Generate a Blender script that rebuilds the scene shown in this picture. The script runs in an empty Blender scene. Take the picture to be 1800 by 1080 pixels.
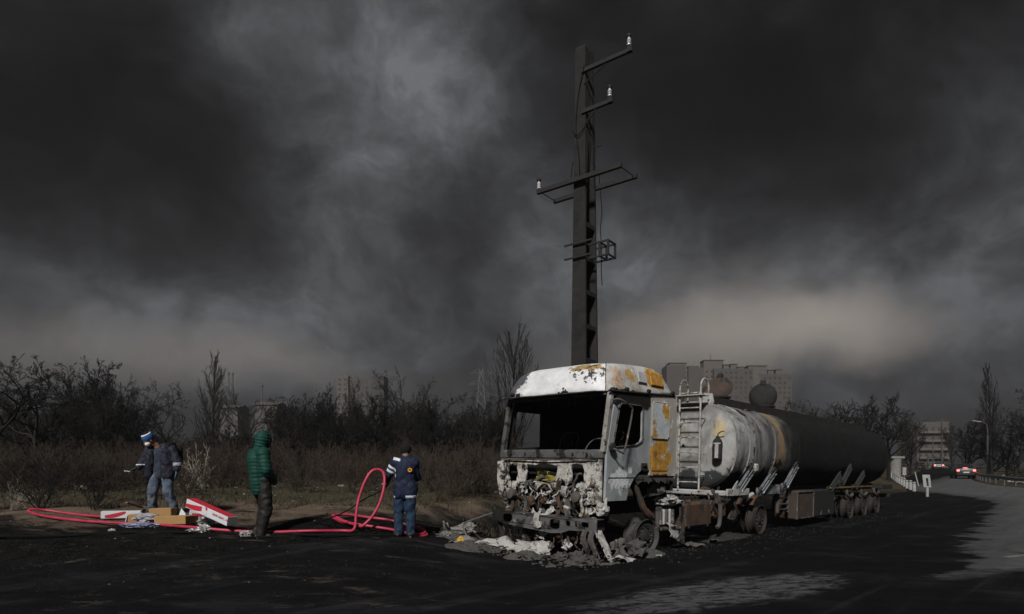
import bpy, bmesh, math, random
import numpy as np
from mathutils import Vector, Matrix, noise as mnoise
from mathutils.geometry import tessellate_polygon
R = math.radians
S = bpy.context.scene
C = S.collection

# ------------------------------------------------------------------ camera
F, HX, HY, CAMZ = 1100.0, 900.0, 834.0, 1.45
cam = bpy.data.cameras.new('camera')
cam.sensor_width = 36.0
cam.lens = 36.0 * F / 1800.0
cam.shift_y = (HY - 540.0) / 1800.0
cam.clip_start = 0.1
cam.clip_end = 5000
camo = bpy.data.objects.new('camera', cam)
camo.location = (0, 0, CAMZ)
camo.rotation_euler = (R(90), 0, 0)
C.objects.link(camo)
S.camera = camo
S.render.resolution_x, S.render.resolution_y = 1024, 614

# ------------------------------------------------------------------ light and exposure
SUN_DIR = Vector((-0.22, -0.75, 0.62)).normalized()     # towards the sun: behind the camera, to its left
sun = bpy.data.lights.new('sun', 'SUN')
sun.energy = 4.1
sun.angle = R(6)
sun.color = (1.0, 0.975, 0.94)
suno = bpy.data.objects.new('sun', sun)
suno.rotation_euler = SUN_DIR.to_track_quat('Z', 'Y').to_euler()
suno.location = (-20, -40, 60)
C.objects.link(suno)
S.view_settings.view_transform = 'Standard'
S.view_settings.look = 'None'
S.view_settings.gamma = 1.0
S.view_settings.exposure = 0.0
S.view_settings.use_curve_mapping = False
S.cycles.use_denoising = True
S.cycles.max_bounces = 4
S.cycles.diffuse_bounces = 2
S.cycles.glossy_bounces = 2
S.cycles.transmission_bounces = 3
S.cycles.transparent_max_bounces = 6
S.cycles.volume_bounces = 0
S.cycles.caustics_reflective = False
S.cycles.caustics_refractive = False


# ------------------------------------------------------------------ node helpers
class NT:
    def __init__(s, tree):
        s.t = tree
        s.n = tree.nodes
        s.l = tree.links

    def new(s, kind, **kw):
        n = s.n.new(kind)
        for k, v in kw.items():
            setattr(n, k, v)
        return n

    def put(s, sock, v):
        if hasattr(v, 'is_output'):
            s.l.new(v, sock)
        elif isinstance(v, (int, float)):
            try:
                sock.default_value = v
            except Exception:
                sock.default_value = (v,) * len(sock.default_value)
        else:
            v = tuple(v)
            if len(sock.default_value) == 4 and len(v) == 3:
                v = v + (1.0,)
            sock.default_value = v

    def math(s, op, a, b=0.0, c=None, clamp=False):
        n = s.new('ShaderNodeMath', operation=op, use_clamp=clamp)
        s.put(n.inputs[0], a)
        s.put(n.inputs[1], b)
        if c is not None:
            s.put(n.inputs[2], c)
        return n.outputs[0]

    def vmath(s, op, a, b=None, out=0):
        n = s.new('ShaderNodeVectorMath', operation=op)
        s.put(n.inputs[0], a)
        if b is not None:
            s.put(n.inputs[1], b)
        return n.outputs['Value' if out else 'Vector']

    def noise(s, vec, scale, detail=6.0, rough=0.6, dist=0.0, color=False):
        n = s.new('ShaderNodeTexNoise')
        s.put(n.inputs['Vector'], vec)
        n.inputs['Scale'].default_value = scale
        n.inputs['Detail'].default_value = detail
        n.inputs['Roughness'].default_value = rough
        n.inputs['Distortion'].default_value = dist
        return n.outputs['Color' if color else 'Fac']

    def mapr(s, v, a, b, c=0.0, d=1.0, smooth=True):
        n = s.new('ShaderNodeMapRange')
        n.interpolation_type = 'SMOOTHSTEP' if smooth else 'LINEAR'
        s.put(n.inputs['Value'], v)
        s.put(n.inputs['From Min'], a)
        s.put(n.inputs['From Max'], b)
        s.put(n.inputs['To Min'], c)
        s.put(n.inputs['To Max'], d)
        return n.outputs['Result']

    def mix(s, f, a, b, blend='MIX'):
        n = s.new('ShaderNodeMix', data_type='RGBA', blend_type=blend)
        s.put(n.inputs[0], f)
        s.put(n.inputs[6], a)
        s.put(n.inputs[7], b)
        return n.outputs[2]

    def mapping(s, vec, loc=(0, 0, 0), rot=(0, 0, 0), scale=(1, 1, 1)):
        n = s.new('ShaderNodeMapping')
        s.put(n.inputs['Vector'], vec)
        n.inputs['Location'].default_value = loc
        n.inputs['Rotation'].default_value = rot
        n.inputs['Scale'].default_value = scale
        return n.outputs[0]

    def sep(s, vec):
        n = s.new('ShaderNodeSeparateXYZ')
        s.put(n.inputs[0], vec)
        return n.outputs

    def bump(s, h, strength=0.3, dist=0.02):
        n = s.new('ShaderNodeBump')
        n.inputs['Strength'].default_value = strength
        n.inputs['Distance'].default_value = dist
        s.put(n.inputs['Height'], h)
        return n.outputs[0]


def mat(name):
    m = bpy.data.materials.new(name)
    m.use_nodes = True
    nt = NT(m.node_tree)
    return m, nt, nt.n['Principled BSDF']


def coords(nt, kind='Object'):
    return nt.new('ShaderNodeTexCoord').outputs[kind]


def world_pos(nt):
    return nt.new('ShaderNodeNewGeometry').outputs['Position']


MATS = {}


def plain(name, col, rough=0.7, metal=0.0, var=0.25, scale=6.0, bump=0.15, bdist=0.01, spec=0.3, emit=None):
    """A colour with mottling and fine relief."""
    if name in MATS:
        return MATS[name]
    m, nt, p = mat(name)
    co = coords(nt)
    n1 = nt.noise(co, scale, 6, 0.65)
    n2 = nt.noise(co, scale * 7.3, 4, 0.6)
    f = nt.math('ADD', nt.math('MULTIPLY', n1, 0.65), nt.math('MULTIPLY', n2, 0.35))
    k = nt.mapr(f, 0.3, 0.7, 1 - var, 1 + var, False)
    col3 = nt.vmath('MULTIPLY', tuple(col), (1, 1, 1))
    sc = nt.new('ShaderNodeVectorMath', operation='SCALE')
    nt.l.new(col3, sc.inputs[0])
    nt.l.new(k, sc.inputs['Scale'])
    nt.l.new(sc.outputs[0], p.inputs['Base Color'])
    p.inputs['Roughness'].default_value = rough
    p.inputs['Metallic'].default_value = metal
    p.inputs['Specular IOR Level'].default_value = spec
    if bump:
        nt.l.new(nt.bump(f, bump, bdist), p.inputs['Normal'])
    if emit:
        nt.put(p.inputs['Emission Color'], emit[0])
        p.inputs['Emission Strength'].default_value = emit[1]
    MATS[name] = m
    return m


def burnt(name, base, layers, rough=0.6, metal=0.0, bump=0.25, spec=0.35):
    """Burnt paint: base colour with hard-edged flaked layers.
    layer: (colour, noise scale, threshold, softness, seed[, (cx,cy,cz,rx,ry,rz)[, pull]]) in the part's own metres."""
    if name in MATS:
        return MATS[name]
    m, nt, p = mat(name)
    co = coords(nt)
    nb = nt.noise(co, 3.1, 7, 0.68)
    kb = nt.mapr(nb, 0.3, 0.72, 0.72, 1.14, False)
    sc = nt.new('ShaderNodeVectorMath', operation='SCALE')
    sc.inputs[0].default_value = base
    nt.l.new(kb, sc.inputs['Scale'])
    col = sc.outputs[0]
    edge = None
    for L in layers:
        c, scale, thr, soft, seed = L[:5]
        n = nt.noise(nt.mapping(co, loc=(seed * 3.7, seed * 1.9, seed * 5.3)), scale, 9, 0.68, 0.15)
        if len(L) > 5:
            cx, cy, cz, rx, ry, rz = L[5]
            pull = L[6] if len(L) > 6 else 0.5
            q = nt.mapping(nt.vmath('SUBTRACT', co, (cx, cy, cz)), scale=(1 / rx, 1 / ry, 1 / rz))
            d = nt.vmath('LENGTH', q, out=1)
            n = nt.math('ADD', n, nt.mapr(d, 0.0, 2.0, pull, -pull, False))
        f = nt.mapr(n, thr, thr + soft)
        n3 = nt.noise(co, scale * 4, 5, 0.6)
        cc = nt.new('ShaderNodeVectorMath', operation='SCALE')
        cc.inputs[0].default_value = c
        nt.l.new(nt.mapr(n3, 0.3, 0.7, 0.6, 1.35, False), cc.inputs['Scale'])
        col = nt.mix(f, col, cc.outputs[0])
        edge = f if edge is None else nt.math('SUBTRACT', edge, nt.math('MULTIPLY', f, 0.7))
    nt.l.new(col, p.inputs['Base Color'])
    p.inputs['Roughness'].default_value = rough
    p.inputs['Metallic'].default_value = metal
    p.inputs['Specular IOR Level'].default_value = spec
    nf = nt.noise(co, 22, 6, 0.65)
    h = nt.math('ADD', nt.math('MULTIPLY', nf, 0.7), nt.math('MULTIPLY', nb, 0.9))
    if edge is not None:
        h = nt.math('ADD', h, nt.math('MULTIPLY', edge, -0.25))
    nt.l.new(nt.bump(h, bump, 0.025), p.inputs['Normal'])
    MATS[name] = m
    return m


# ------------------------------------------------------------------ world: a smoke-filled sky
def pix_dir(px, py):
    return Vector((px - HX, F, HY - py)).normalized()


W = bpy.data.worlds.new('World')
S.world = W
W.use_nodes = True
nt = NT(W.node_tree)
bg = nt.n['Background']
sky = nt.new('ShaderNodeTexSky', sky_type='NISHITA')
sky.sun_disc = False
sky.sun_elevation = math.asin(SUN_DIR.z)
sky.sun_rotation = math.atan2(SUN_DIR.x, SUN_DIR.y)
sky.air_density = 1.0
sky.dust_density = 4.0
sky.ozone_density = 1.0
dirv = nt.new('ShaderNodeTexCoord').outputs['Generated']
flat = nt.mapping(dirv, scale=(1.0, 1.0, 1.2))


def warped(vec, scale, amount, loc):
    w_ = nt.noise(nt.mapping(vec, loc=loc), scale, 5, 0.55, color=True)
    w_ = nt.vmath('SUBTRACT', w_, (0.5, 0.5, 0.5))
    sc_ = nt.new('ShaderNodeVectorMath', operation='SCALE')
    nt.l.new(w_, sc_.inputs[0])
    sc_.inputs['Scale'].default_value = amount
    return nt.vmath('ADD', vec, sc_.outputs[0])


dw = warped(warped(flat, 1.7, 0.30, (1, 2, 3)), 5.5, 0.10, (7, 1, 4))
big = nt.noise(dw, 2.3, 3, 0.5)
mid = nt.noise(nt.mapping(dw, loc=(3, 1, 7)), 4.6, 8, 0.60)
fine = nt.noise(nt.mapping(dw, loc=(5, 2, 4)), 12, 8, 0.62)
dens = nt.math('ADD', nt.math('MULTIPLY', big, 1.6), nt.math('ADD', nt.math('MULTIPLY', mid, 2.9), nt.math('MULTIPLY', fine, 1.35)))
dens = nt.math('SUBTRACT', dens, 2.925)
# thinner (+) and thicker (-) banks of smoke, by direction
banks = [(690, 100, .17, .38), (470, 40, .13, .55), (380, 90, .10, .3), (800, 150, .12, .35), (60, 480, .16, .55), (190, 530, .15, .45), (640, 440, .15, .45), (560, 570, .18, .40), (330, 600, .18, .35), (920, 560, .14, .35),
         (1720, 170, .15, .65), (1620, 420, .16, .30), (1120, 480, .14, .55), (1050, 570, .14, .60), (1450, 490, .16, .45), (1600, 610, .20, .45), (1760, 640, .18, .35),
         (110, 140, .25, -1.6), (340, 340, .18, -.95), (20, 300, .15, -.75), (1370, 80, .27, -1.7), (1180, 170, .15, -.55), (1260, 290, .15, -.55), (1560, 40, .16, -.55),
         (960, 60, .10, -.35), (830, 330, .10, -.45), (1420, 320, .15, -.55), (470, 450, .12, -.45), (780, 530, .11, -.30)]
expo = nt.math('MULTIPLY', dens, 1.25)
expo = nt.math('ADD', expo, nt.mapr(nt.sep(dirv)[2], 0.0, 0.34, 0.55, 0.0))      # thinner towards the horizon
for px, py, rad, amp in banks:
    d0 = pix_dir(px, py)
    d0 = Vector((d0.x, d0.y, d0.z * 1.2))
    dd = nt.vmath('DISTANCE', dw, tuple(d0), out=1)
    expo = nt.math('ADD', expo, nt.mapr(dd, 0.0, rad * 1.6, amp, 0.0))
lum = nt.math('MULTIPLY', nt.math('EXPONENT', expo), 0.058)
lum = nt.math('MINIMUM', lum, 0.20)
skc = nt.new('ShaderNodeHueSaturation')
skc.inputs['Saturation'].default_value = 0.12
nt.l.new(sky.outputs[0], skc.inputs['Color'])
SKYK = 1.0
smoke_col = nt.new('ShaderNodeVectorMath', operation='SCALE')
smoke_col.inputs[0].default_value = (0.955, 0.98, 1.045)
nt.l.new(lum, smoke_col.inputs['Scale'])
col = smoke_col.outputs[0]
# gaps low on the horizon where hazy warm sky comes through
for px, py, rx, rz, amp in [(1370, 628, .16, .050, 1.0), (1310, 600, .12, .07, .30), (1150, 650, .17, .042, .40), (230, 648, .30, .042, .38), (470, 650, .10, .04, .22)]:
    d0 = pix_dir(px, py)
    q = nt.mapping(nt.vmath('SUBTRACT', dw, (d0.x, d0.y, d0.z * 1.2)), scale=(1 / rx, 1 / rx, 1 / rz / 1.2))
    dd = nt.vmath('LENGTH', q, out=1)
    f = nt.mapr(nt.math('ADD', dd, nt.math('MULTIPLY', nt.math('SUBTRACT', mid, 0.5), 1.5)), 0.0, 1.75, amp, 0.0)
    col = nt.mix(f, col, nt.mix(0.5, (1.0, 0.90, 0.81), nt.mix(1.0, skc.outputs[0], (0.012, 0.0105, 0.0092), 'MULTIPLY')))
nt.l.new(nt.mix(1.0, col, (10.0, 10.0, 10.0), 'MULTIPLY'), bg.inputs['Color'])
bg.inputs['Strength'].default_value = 0.10


# ------------------------------------------------------------------ mesh helpers
class MB:
    def __init__(s):
        s.v = []
        s.f = []

    def add(s, vs, fs):
        o = len(s.v)
        s.v.extend([tuple(p) for p in vs])
        s.f.extend([tuple(i + o for i in f) for f in fs])
        return s

    def box(s, c, size, rot=None, taper=1.0):
        x, y, z = size[0] / 2, size[1] / 2, size[2] / 2
        vs = [Vector((sx * x * (taper if sz > 0 else 1), sy * y * (taper if sz > 0 else 1), sz * z)) for sz in (-1, 1) for sx, sy in ((-1, -1), (1, -1), (1, 1), (-1, 1))]
        if rot is not None:
            vs = [rot @ p for p in vs]
        c = Vector(c)
        return s.add([p + c for p in vs], [(3, 2, 1, 0), (4, 5, 6, 7), (0, 1, 5, 4), (1, 2, 6, 5), (2, 3, 7, 6), (3, 0, 4, 7)])

    def bbox(s, c, size, b=0.02, rot=None):
        """box with chamfered edges"""
        x, y, z = [k / 2 for k in size]
        b = min(b, x * .8, y * .8, z * .8)
        pts = []
        for sz in (-1, 1):
            for sx in (-1, 1):
                for sy in (-1, 1):
                    pts += [Vector((sx * (x - b), sy * (y - b), sz * z)), Vector((sx * x, sy * (y - b), sz * (z - b))), Vector((sx * (x - b), sy * y, sz * (z - b)))]
        bm = bmesh.new()
        for p in pts:
            bm.verts.new(p)
        bmesh.ops.convex_hull(bm, input=bm.verts)
        bm.verts.index_update()
        c = Vector(c)
        vs = [(rot @ v.co if rot is not None else v.co) + c for v in bm.verts]
        fs = [[v.index for v in f.verts] for f in bm.faces]
        bm.free()
        return s.add(vs, fs)

    def tube(s, path, r, n=8, cap=True, closed=False):
        P = [Vector(p) for p in path]
        m = len(P)
        rr = r if isinstance(r, (list, tuple)) else [r] * m
        vs, fs = [], []
        prev = None
        for i in range(m):
            if closed:
                t = P[(i + 1) % m] - P[i - 1]
            else:
                t = P[min(i + 1, m - 1)] - P[max(i - 1, 0)]
            if t.length < 1e-9:
                t = Vector((0, 0, 1))
            t.normalize()
            if prev is None:
                a = Vector((0, 0, 1)) if abs(t.z) < .9 else Vector((1, 0, 0))
                nx = t.cross(a).normalized()
            else:
                nx = prev - t * prev.dot(t)
                if nx.length < 1e-6:
                    nx = t.orthogonal()
                nx.normalize()
            prev = nx
            ny = t.cross(nx)
            for k in range(n):
                a = 2 * math.pi * k / n
                vs.append(P[i] + nx * (math.cos(a) * rr[i]) + ny * (math.sin(a) * rr[i]))
        for i in range(m if closed else m - 1):
            j = (i + 1) % m
            for k in range(n):
                k2 = (k + 1) % n
                fs.append((i * n + k, i * n + k2, j * n + k2, j * n + k))
        if cap and not closed:
            fs.append(tuple(range(n - 1, -1, -1)))
            fs.append(tuple((m - 1) * n + k for k in range(n)))
        return s.add(vs, fs)

    def lathe(s, prof, c, axis='z', n=24, rot=None, closed=False):
        """prof: list of (radius, height along axis)"""
        vs, fs = [], []
        m = len(prof)
        for r, h in prof:
            for k in range(n):
                a = 2 * math.pi * k / n
                x, y = math.cos(a) * r, math.sin(a) * r
                p = Vector((x, y, h)) if axis == 'z' else (Vector((x, h, y)) if axis == 'y' else Vector((h, x, y)))
                vs.append((rot @ p if rot is not None else p) + Vector(c))
        for i in range(m if closed else m - 1):
            j = (i + 1) % m
            for k in range(n):
                k2 = (k + 1) % n
                fs.append((i * n + k, i * n + k2, j * n + k2, j * n + k))
        if not closed:
            fs.append(tuple(range(n - 1, -1, -1)))
            fs.append(tuple((m - 1) * n + k for k in range(n)))
        return s.add(vs, fs)

    def prism(s, outline, holes, fn, t):
        """outline/holes in 2D -> fn(a, b, depth) gives the 3D point; thickness t"""
        loops = [outline] + list(holes)
        tris = tessellate_polygon([[Vector((a, b, 0)) for a, b in L] for L in loops])
        flat2 = [p for L in loops for p in L]
        n = len(flat2)
        vs = [fn(a, b, 0.0) for a, b in flat2] + [fn(a, b, t) for a, b in flat2]
        fs = [tuple(x) for x in tris] + [tuple(i + n for i in reversed(x)) for x in tris]
        o = 0
        for L in loops:
            m = len(L)
            for i in range(m):
                j = (i + 1) % m
                fs.append((o + i, o + j, o + j + n, o + i + n))
            o += m
        return s.add(vs, fs)

    def grid(s, nu, nv, fn, wrap_u=False):
        vs = [fn(i, j) for j in range(nv) for i in range(nu)]
        fs = []
        for j in range(nv - 1):
            for i in range(nu if wrap_u else nu - 1):
                i2 = (i + 1) % nu
                fs.append((j * nu + i, j * nu + i2, (j + 1) * nu + i2, (j + 1) * nu + i))
        return s.add(vs, fs)

    def mesh(s, name, smooth=False, fix=True):
        me = bpy.data.meshes.new(name)
        me.from_pydata(s.v, [], s.f)
        if fix:
            bm = bmesh.new()
            bm.from_mesh(me)
            bmesh.ops.recalc_face_normals(bm, faces=bm.faces)
            bm.to_mesh(me)
            bm.free()
        if smooth:
            me.shade_smooth()
            if smooth != 'all':
                me.set_sharp_from_angle(angle=R(smooth if isinstance(smooth, (int, float)) and smooth > 1 else 40))
        me.update()
        return me

    def build(s, name, m, parent=None, smooth=False, fix=True, loc=None):
        return obj(name, s.mesh(name, smooth, fix), m, parent, loc)


def obj(name, me, m=None, parent=None, loc=None):
    o = bpy.data.objects.new(name, me)
    C.objects.link(o)
    if m is not None and me is not None:
        me.materials.clear()
        me.materials.append(m)
    if parent is not None:
        o.parent = parent
    if loc is not None:
        o.location = loc
    return o


def tag(o, label=None, cat=None, group=None, kind=None):
    for k, v in (('label', label), ('category', cat), ('group', group), ('kind', kind)):
        if v:
            o[k] = v
    return o


def thing(name, label, cat, loc=(0, 0, 0), rot=(0, 0, 0), group=None):
    o = bpy.data.objects.new(name, None)
    C.objects.link(o)
    o.empty_display_size = 0.2
    o.location = loc
    o.rotation_euler = rot
    return tag(o, label, cat, group)


def copy_tree(o, parent=None):
    c = o.copy()
    C.objects.link(c)
    if parent is not None:
        c.parent = parent
    for ch in list(o.children):
        copy_tree(ch, c)
    return c


def sstep(a, b, x):
    t = np.clip((x - a) / (b - a), 0, 1)
    return t * t * (3 - 2 * t)


def spline(pts, n=8, closed=False):
    P = [Vector(p) for p in pts]
    m = len(P)
    out = []
    rng = range(m if closed else m - 1)
    for i in rng:
        p0 = P[(i - 1) % m] if closed or i > 0 else P[0]
        p1, p2 = P[i], P[(i + 1) % m]
        p3 = P[(i + 2) % m] if closed or i + 2 < m else P[-1]
        for k in range(n):
            t = k / n
            out.append(0.5 * ((2 * p1) + (p2 - p0) * t + (2 * p0 - 5 * p1 + 4 * p2 - p3) * t * t + (3 * p1 - p0 - 3 * p2 + p3) * t ** 3))
    if not closed:
        out.append(P[-1])
    return out


# ------------------------------------------------------------------ terrain
LY = np.array([-50, 6, 8, 10.5, 12.2, 17, 25, 40, 100, 400, 900, 3000.])
LZ = np.array([0, 0, .12, .46, .64, 1.0, 1.15, 1.3, 2.0, 6, 8, 12.])
RY = np.array([-50, 20, 39, 55, 110, 200, 400, 900, 3000.])
RZ = np.array([0, 0, .38, .8, 2.2, 3.5, 6, 8, 12.])


def _sm(y, A, B):
    y = np.asarray(y, float)
    w = 0.6 + 0.05 * np.abs(y)
    return (np.interp(y - w, A, B) + 2 * np.interp(y, A, B) + np.interp(y + w, A, B)) / 4


def road_left(y):
    return np.interp(y, [-50, 7.6, 8.0, 8.5, 9.2, 10.4, 12.3, 16, 25.5, 39, 50, 56, 71, 110, 200, 400, 900],
                     [-90, -90, -22, -9, -4.6, -2.3, -.9, 2.6, 11.6, 24.6, 31, 34.5, 45, 72, 140, 300, 700])


def road_right(y):
    return np.interp(y, [-50, 0, 10, 25, 40, 48, 56, 70, 110, 200, 400, 900],
                     [90, 70, 40, 36, 35, 37, 41.5, 51, 81, 151, 313, 716])


def gz(x, y):
    """ground height before the fine roughness"""
    x = np.asarray(x, float)
    y = np.asarray(y, float)
    L = _sm(y, LY, LZ)
    r = _sm(y, RY, RZ)
    xb = 0.4 + 0.9 * np.maximum(0, y - 13.5)
    xb = np.minimum(xb, road_left(y) + 0.5 + 0 * x)
    xb = np.where(y < 13, np.minimum(0.4, 0.4), xb)
    M = 1 - sstep(-3.4, 0.0, x - xb)
    far = sstep(120, 400, y)
    rr = r + 0.3 * sstep(2, 12, x - road_right(y))
    return rr + (L - rr) * M * (1 - far)


def rough(x, y):
    return (0.05 * np.sin(x * 1.7 + np.sin(y * 1.3) * 1.5) * np.sin(y * 1.9 + x * .4) + 0.03 * np.sin(x * 4.3 + y * 2.2) * np.sin(y * 5.1 - x * 1.1)
            + 0.018 * np.sin(x * 11.3 + y * 3.1) * np.sin(y * 9.7 + 1.3 * x))


def ground_h(x, y):
    """final ground sheet height (scalar use)"""
    inside = sstep(0.0, 1.2, x - road_left(y)) * sstep(0.0, 1.2, road_right(y) - x)
    off = (1 - sstep(-1.0, 1.0, x - road_left(y))) + (1 - sstep(-1.0, 1.0, road_right(y) - x))
    off = np.clip(off, 0, 1)
    return gz(x, y) + off * rough(x, y) * np.clip(1.4 - np.asarray(y) / 120, 0.4, 1.2) - 0.12 * inside


def surf(x, y):
    """height of whatever one stands on at x, y: the road where it runs, else the ground"""
    x, y = float(x), float(y)
    if road_left(y) + 0.35 < x < road_right(y) - 0.35:
        return float(gz(x, y)) + 0.004
    return float(ground_h(x, y))


def on_ground(px, py, d=None):
    """point where the sight line through a pixel of the photograph meets the ground"""
    a, b = (px - HX) / F, (HY - py) / F
    if d is None:
        y = 4.0
        while y < 900:
            if CAMZ + b * y <= surf(a * y, y):
                break
            y *= 1.003
        d = y
    return Vector((a * d, d, surf(a * d, d)))


def at(px, py, d):
    return Vector(((px - HX) / F * d, d, CAMZ + (HY - py) / F * d))
# ------------------------------------------------------------------ setting: ground and road
def build_ground():
    t = np.linspace(0, 1, 330)
    ys = -12 + 60 * t + 850 * t ** 5
    u = np.linspace(-1, 1, 340)
    xs = np.sinh(u * 5.6) / math.sinh(5.6) * 1000
    xs = 0.85 * xs + 0.15 * 150 * u
    X, Y = np.meshgrid(xs, ys)
    Z = ground_h(X, Y)
    nx, ny = len(xs), len(ys)
    verts = np.stack([X, Y, Z], -1).reshape(-1, 3)
    idx = np.arange(nx * ny).reshape(ny, nx)
    faces = np.stack([idx[:-1, :-1], idx[:-1, 1:], idx[1:, 1:], idx[1:, :-1]], -1).reshape(-1, 4)
    me = bpy.data.meshes.new('ground')
    me.from_pydata(verts.tolist(), [], faces.tolist())
    me.shade_smooth()
    m, nt, p = mat('ground')
    w = world_pos(nt)
    x, y, z = nt.sep(w)
    n1 = nt.noise(w, 0.55, 8, 0.62, 0.4)
    n2 = nt.noise(w, 2.6, 8, 0.68)
    n3 = nt.noise(nt.mapping(w, scale=(0.6, 1.6, 1)), 1.1, 8, 0.62, 0.6)
    fine = nt.noise(w, 18, 6, 0.7)
    # field: dry grass, earth
    field = nt.mix(nt.mapr(n2, .38, .62), (.050, .040, .029), (.075, .066, .040))
    field = nt.mix(nt.mapr(n1, .50, .66), field, (.026, .020, .016))
    earth = nt.mix(nt.mapr(n3, .35, .65), (.150, .112, .082), (.080, .060, .046))
    earth = nt.mix(nt.mapr(fine, .45, .75), earth, (.18, .14, .11))
    dfield = nt.math('ADD', y, nt.math('MULTIPLY', nt.math('SUBTRACT', n1, .5), 5.0))
    col = nt.mix(nt.mapr(dfield, 13.6, 15.2), earth, field)
    # burnt ground: soot round the wreck
    soot = nt.mix(nt.mapr(n2, .35, .72), (.0042, .0042, .0044), (.013, .0125, .0118))
    soot = nt.mix(nt.mapr(nt.noise(w, 44, 4, .75), .59, .67, 0, .7), soot, (.12, .116, .108))
    soot = nt.mix(nt.mapr(nt.noise(nt.mapping(w, loc=(4, 9, 0), scale=(.45, 1.6, 1)), 2.2, 8, .68), .55, .70, 0, .75), soot, (.070, .060, .050))
    edge = nt.math('ADD', y, nt.math('MULTIPLY', nt.math('SUBTRACT', n3, .5), 5.5))
    edge = nt.math('ADD', edge, nt.mapr(x, -9, 0.5, -0.2, -1.2, False))
    edge = nt.math('SUBTRACT', edge, nt.mapr(x, .2, 3.0, 0, 6.0))
    fsoot = nt.mapr(edge, 10.6, 11.7, 1.0, 0.0)
    xs_ = nt.math('SUBTRACT', x, nt.math('MULTIPLY', nt.math('SUBTRACT', y, 13.5), 0.93))
    near_truck = nt.mapr(nt.math('ADD', xs_, nt.math('MULTIPLY', nt.math('SUBTRACT', n3, .5), 3.0)), -3.0, -1.2)
    near_truck = nt.math('MULTIPLY', near_truck, nt.mapr(y, 30, 46, 1, 0))
    fs = nt.math('MAXIMUM', fsoot, near_truck)
    # soot patches in the earth too
    patch = nt.math('MULTIPLY', nt.mapr(n1, .55, .63), nt.mapr(y, 14, 20, .9, .25))
    col = nt.mix(patch, col, soot)
    col = nt.mix(fs, col, soot)
    nt.l.new(col, p.inputs['Base Color'])
    p.inputs['Roughness'].default_value = .95
    p.inputs['Specular IOR Level'].default_value = .03
    h = nt.math('ADD', nt.math('MULTIPLY', n2, .6), nt.math('MULTIPLY', fine, .4))
    nt.l.new(nt.bump(h, .9, .09), p.inputs['Normal'])
    tag(obj('ground', me, m), kind='structure')


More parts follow.
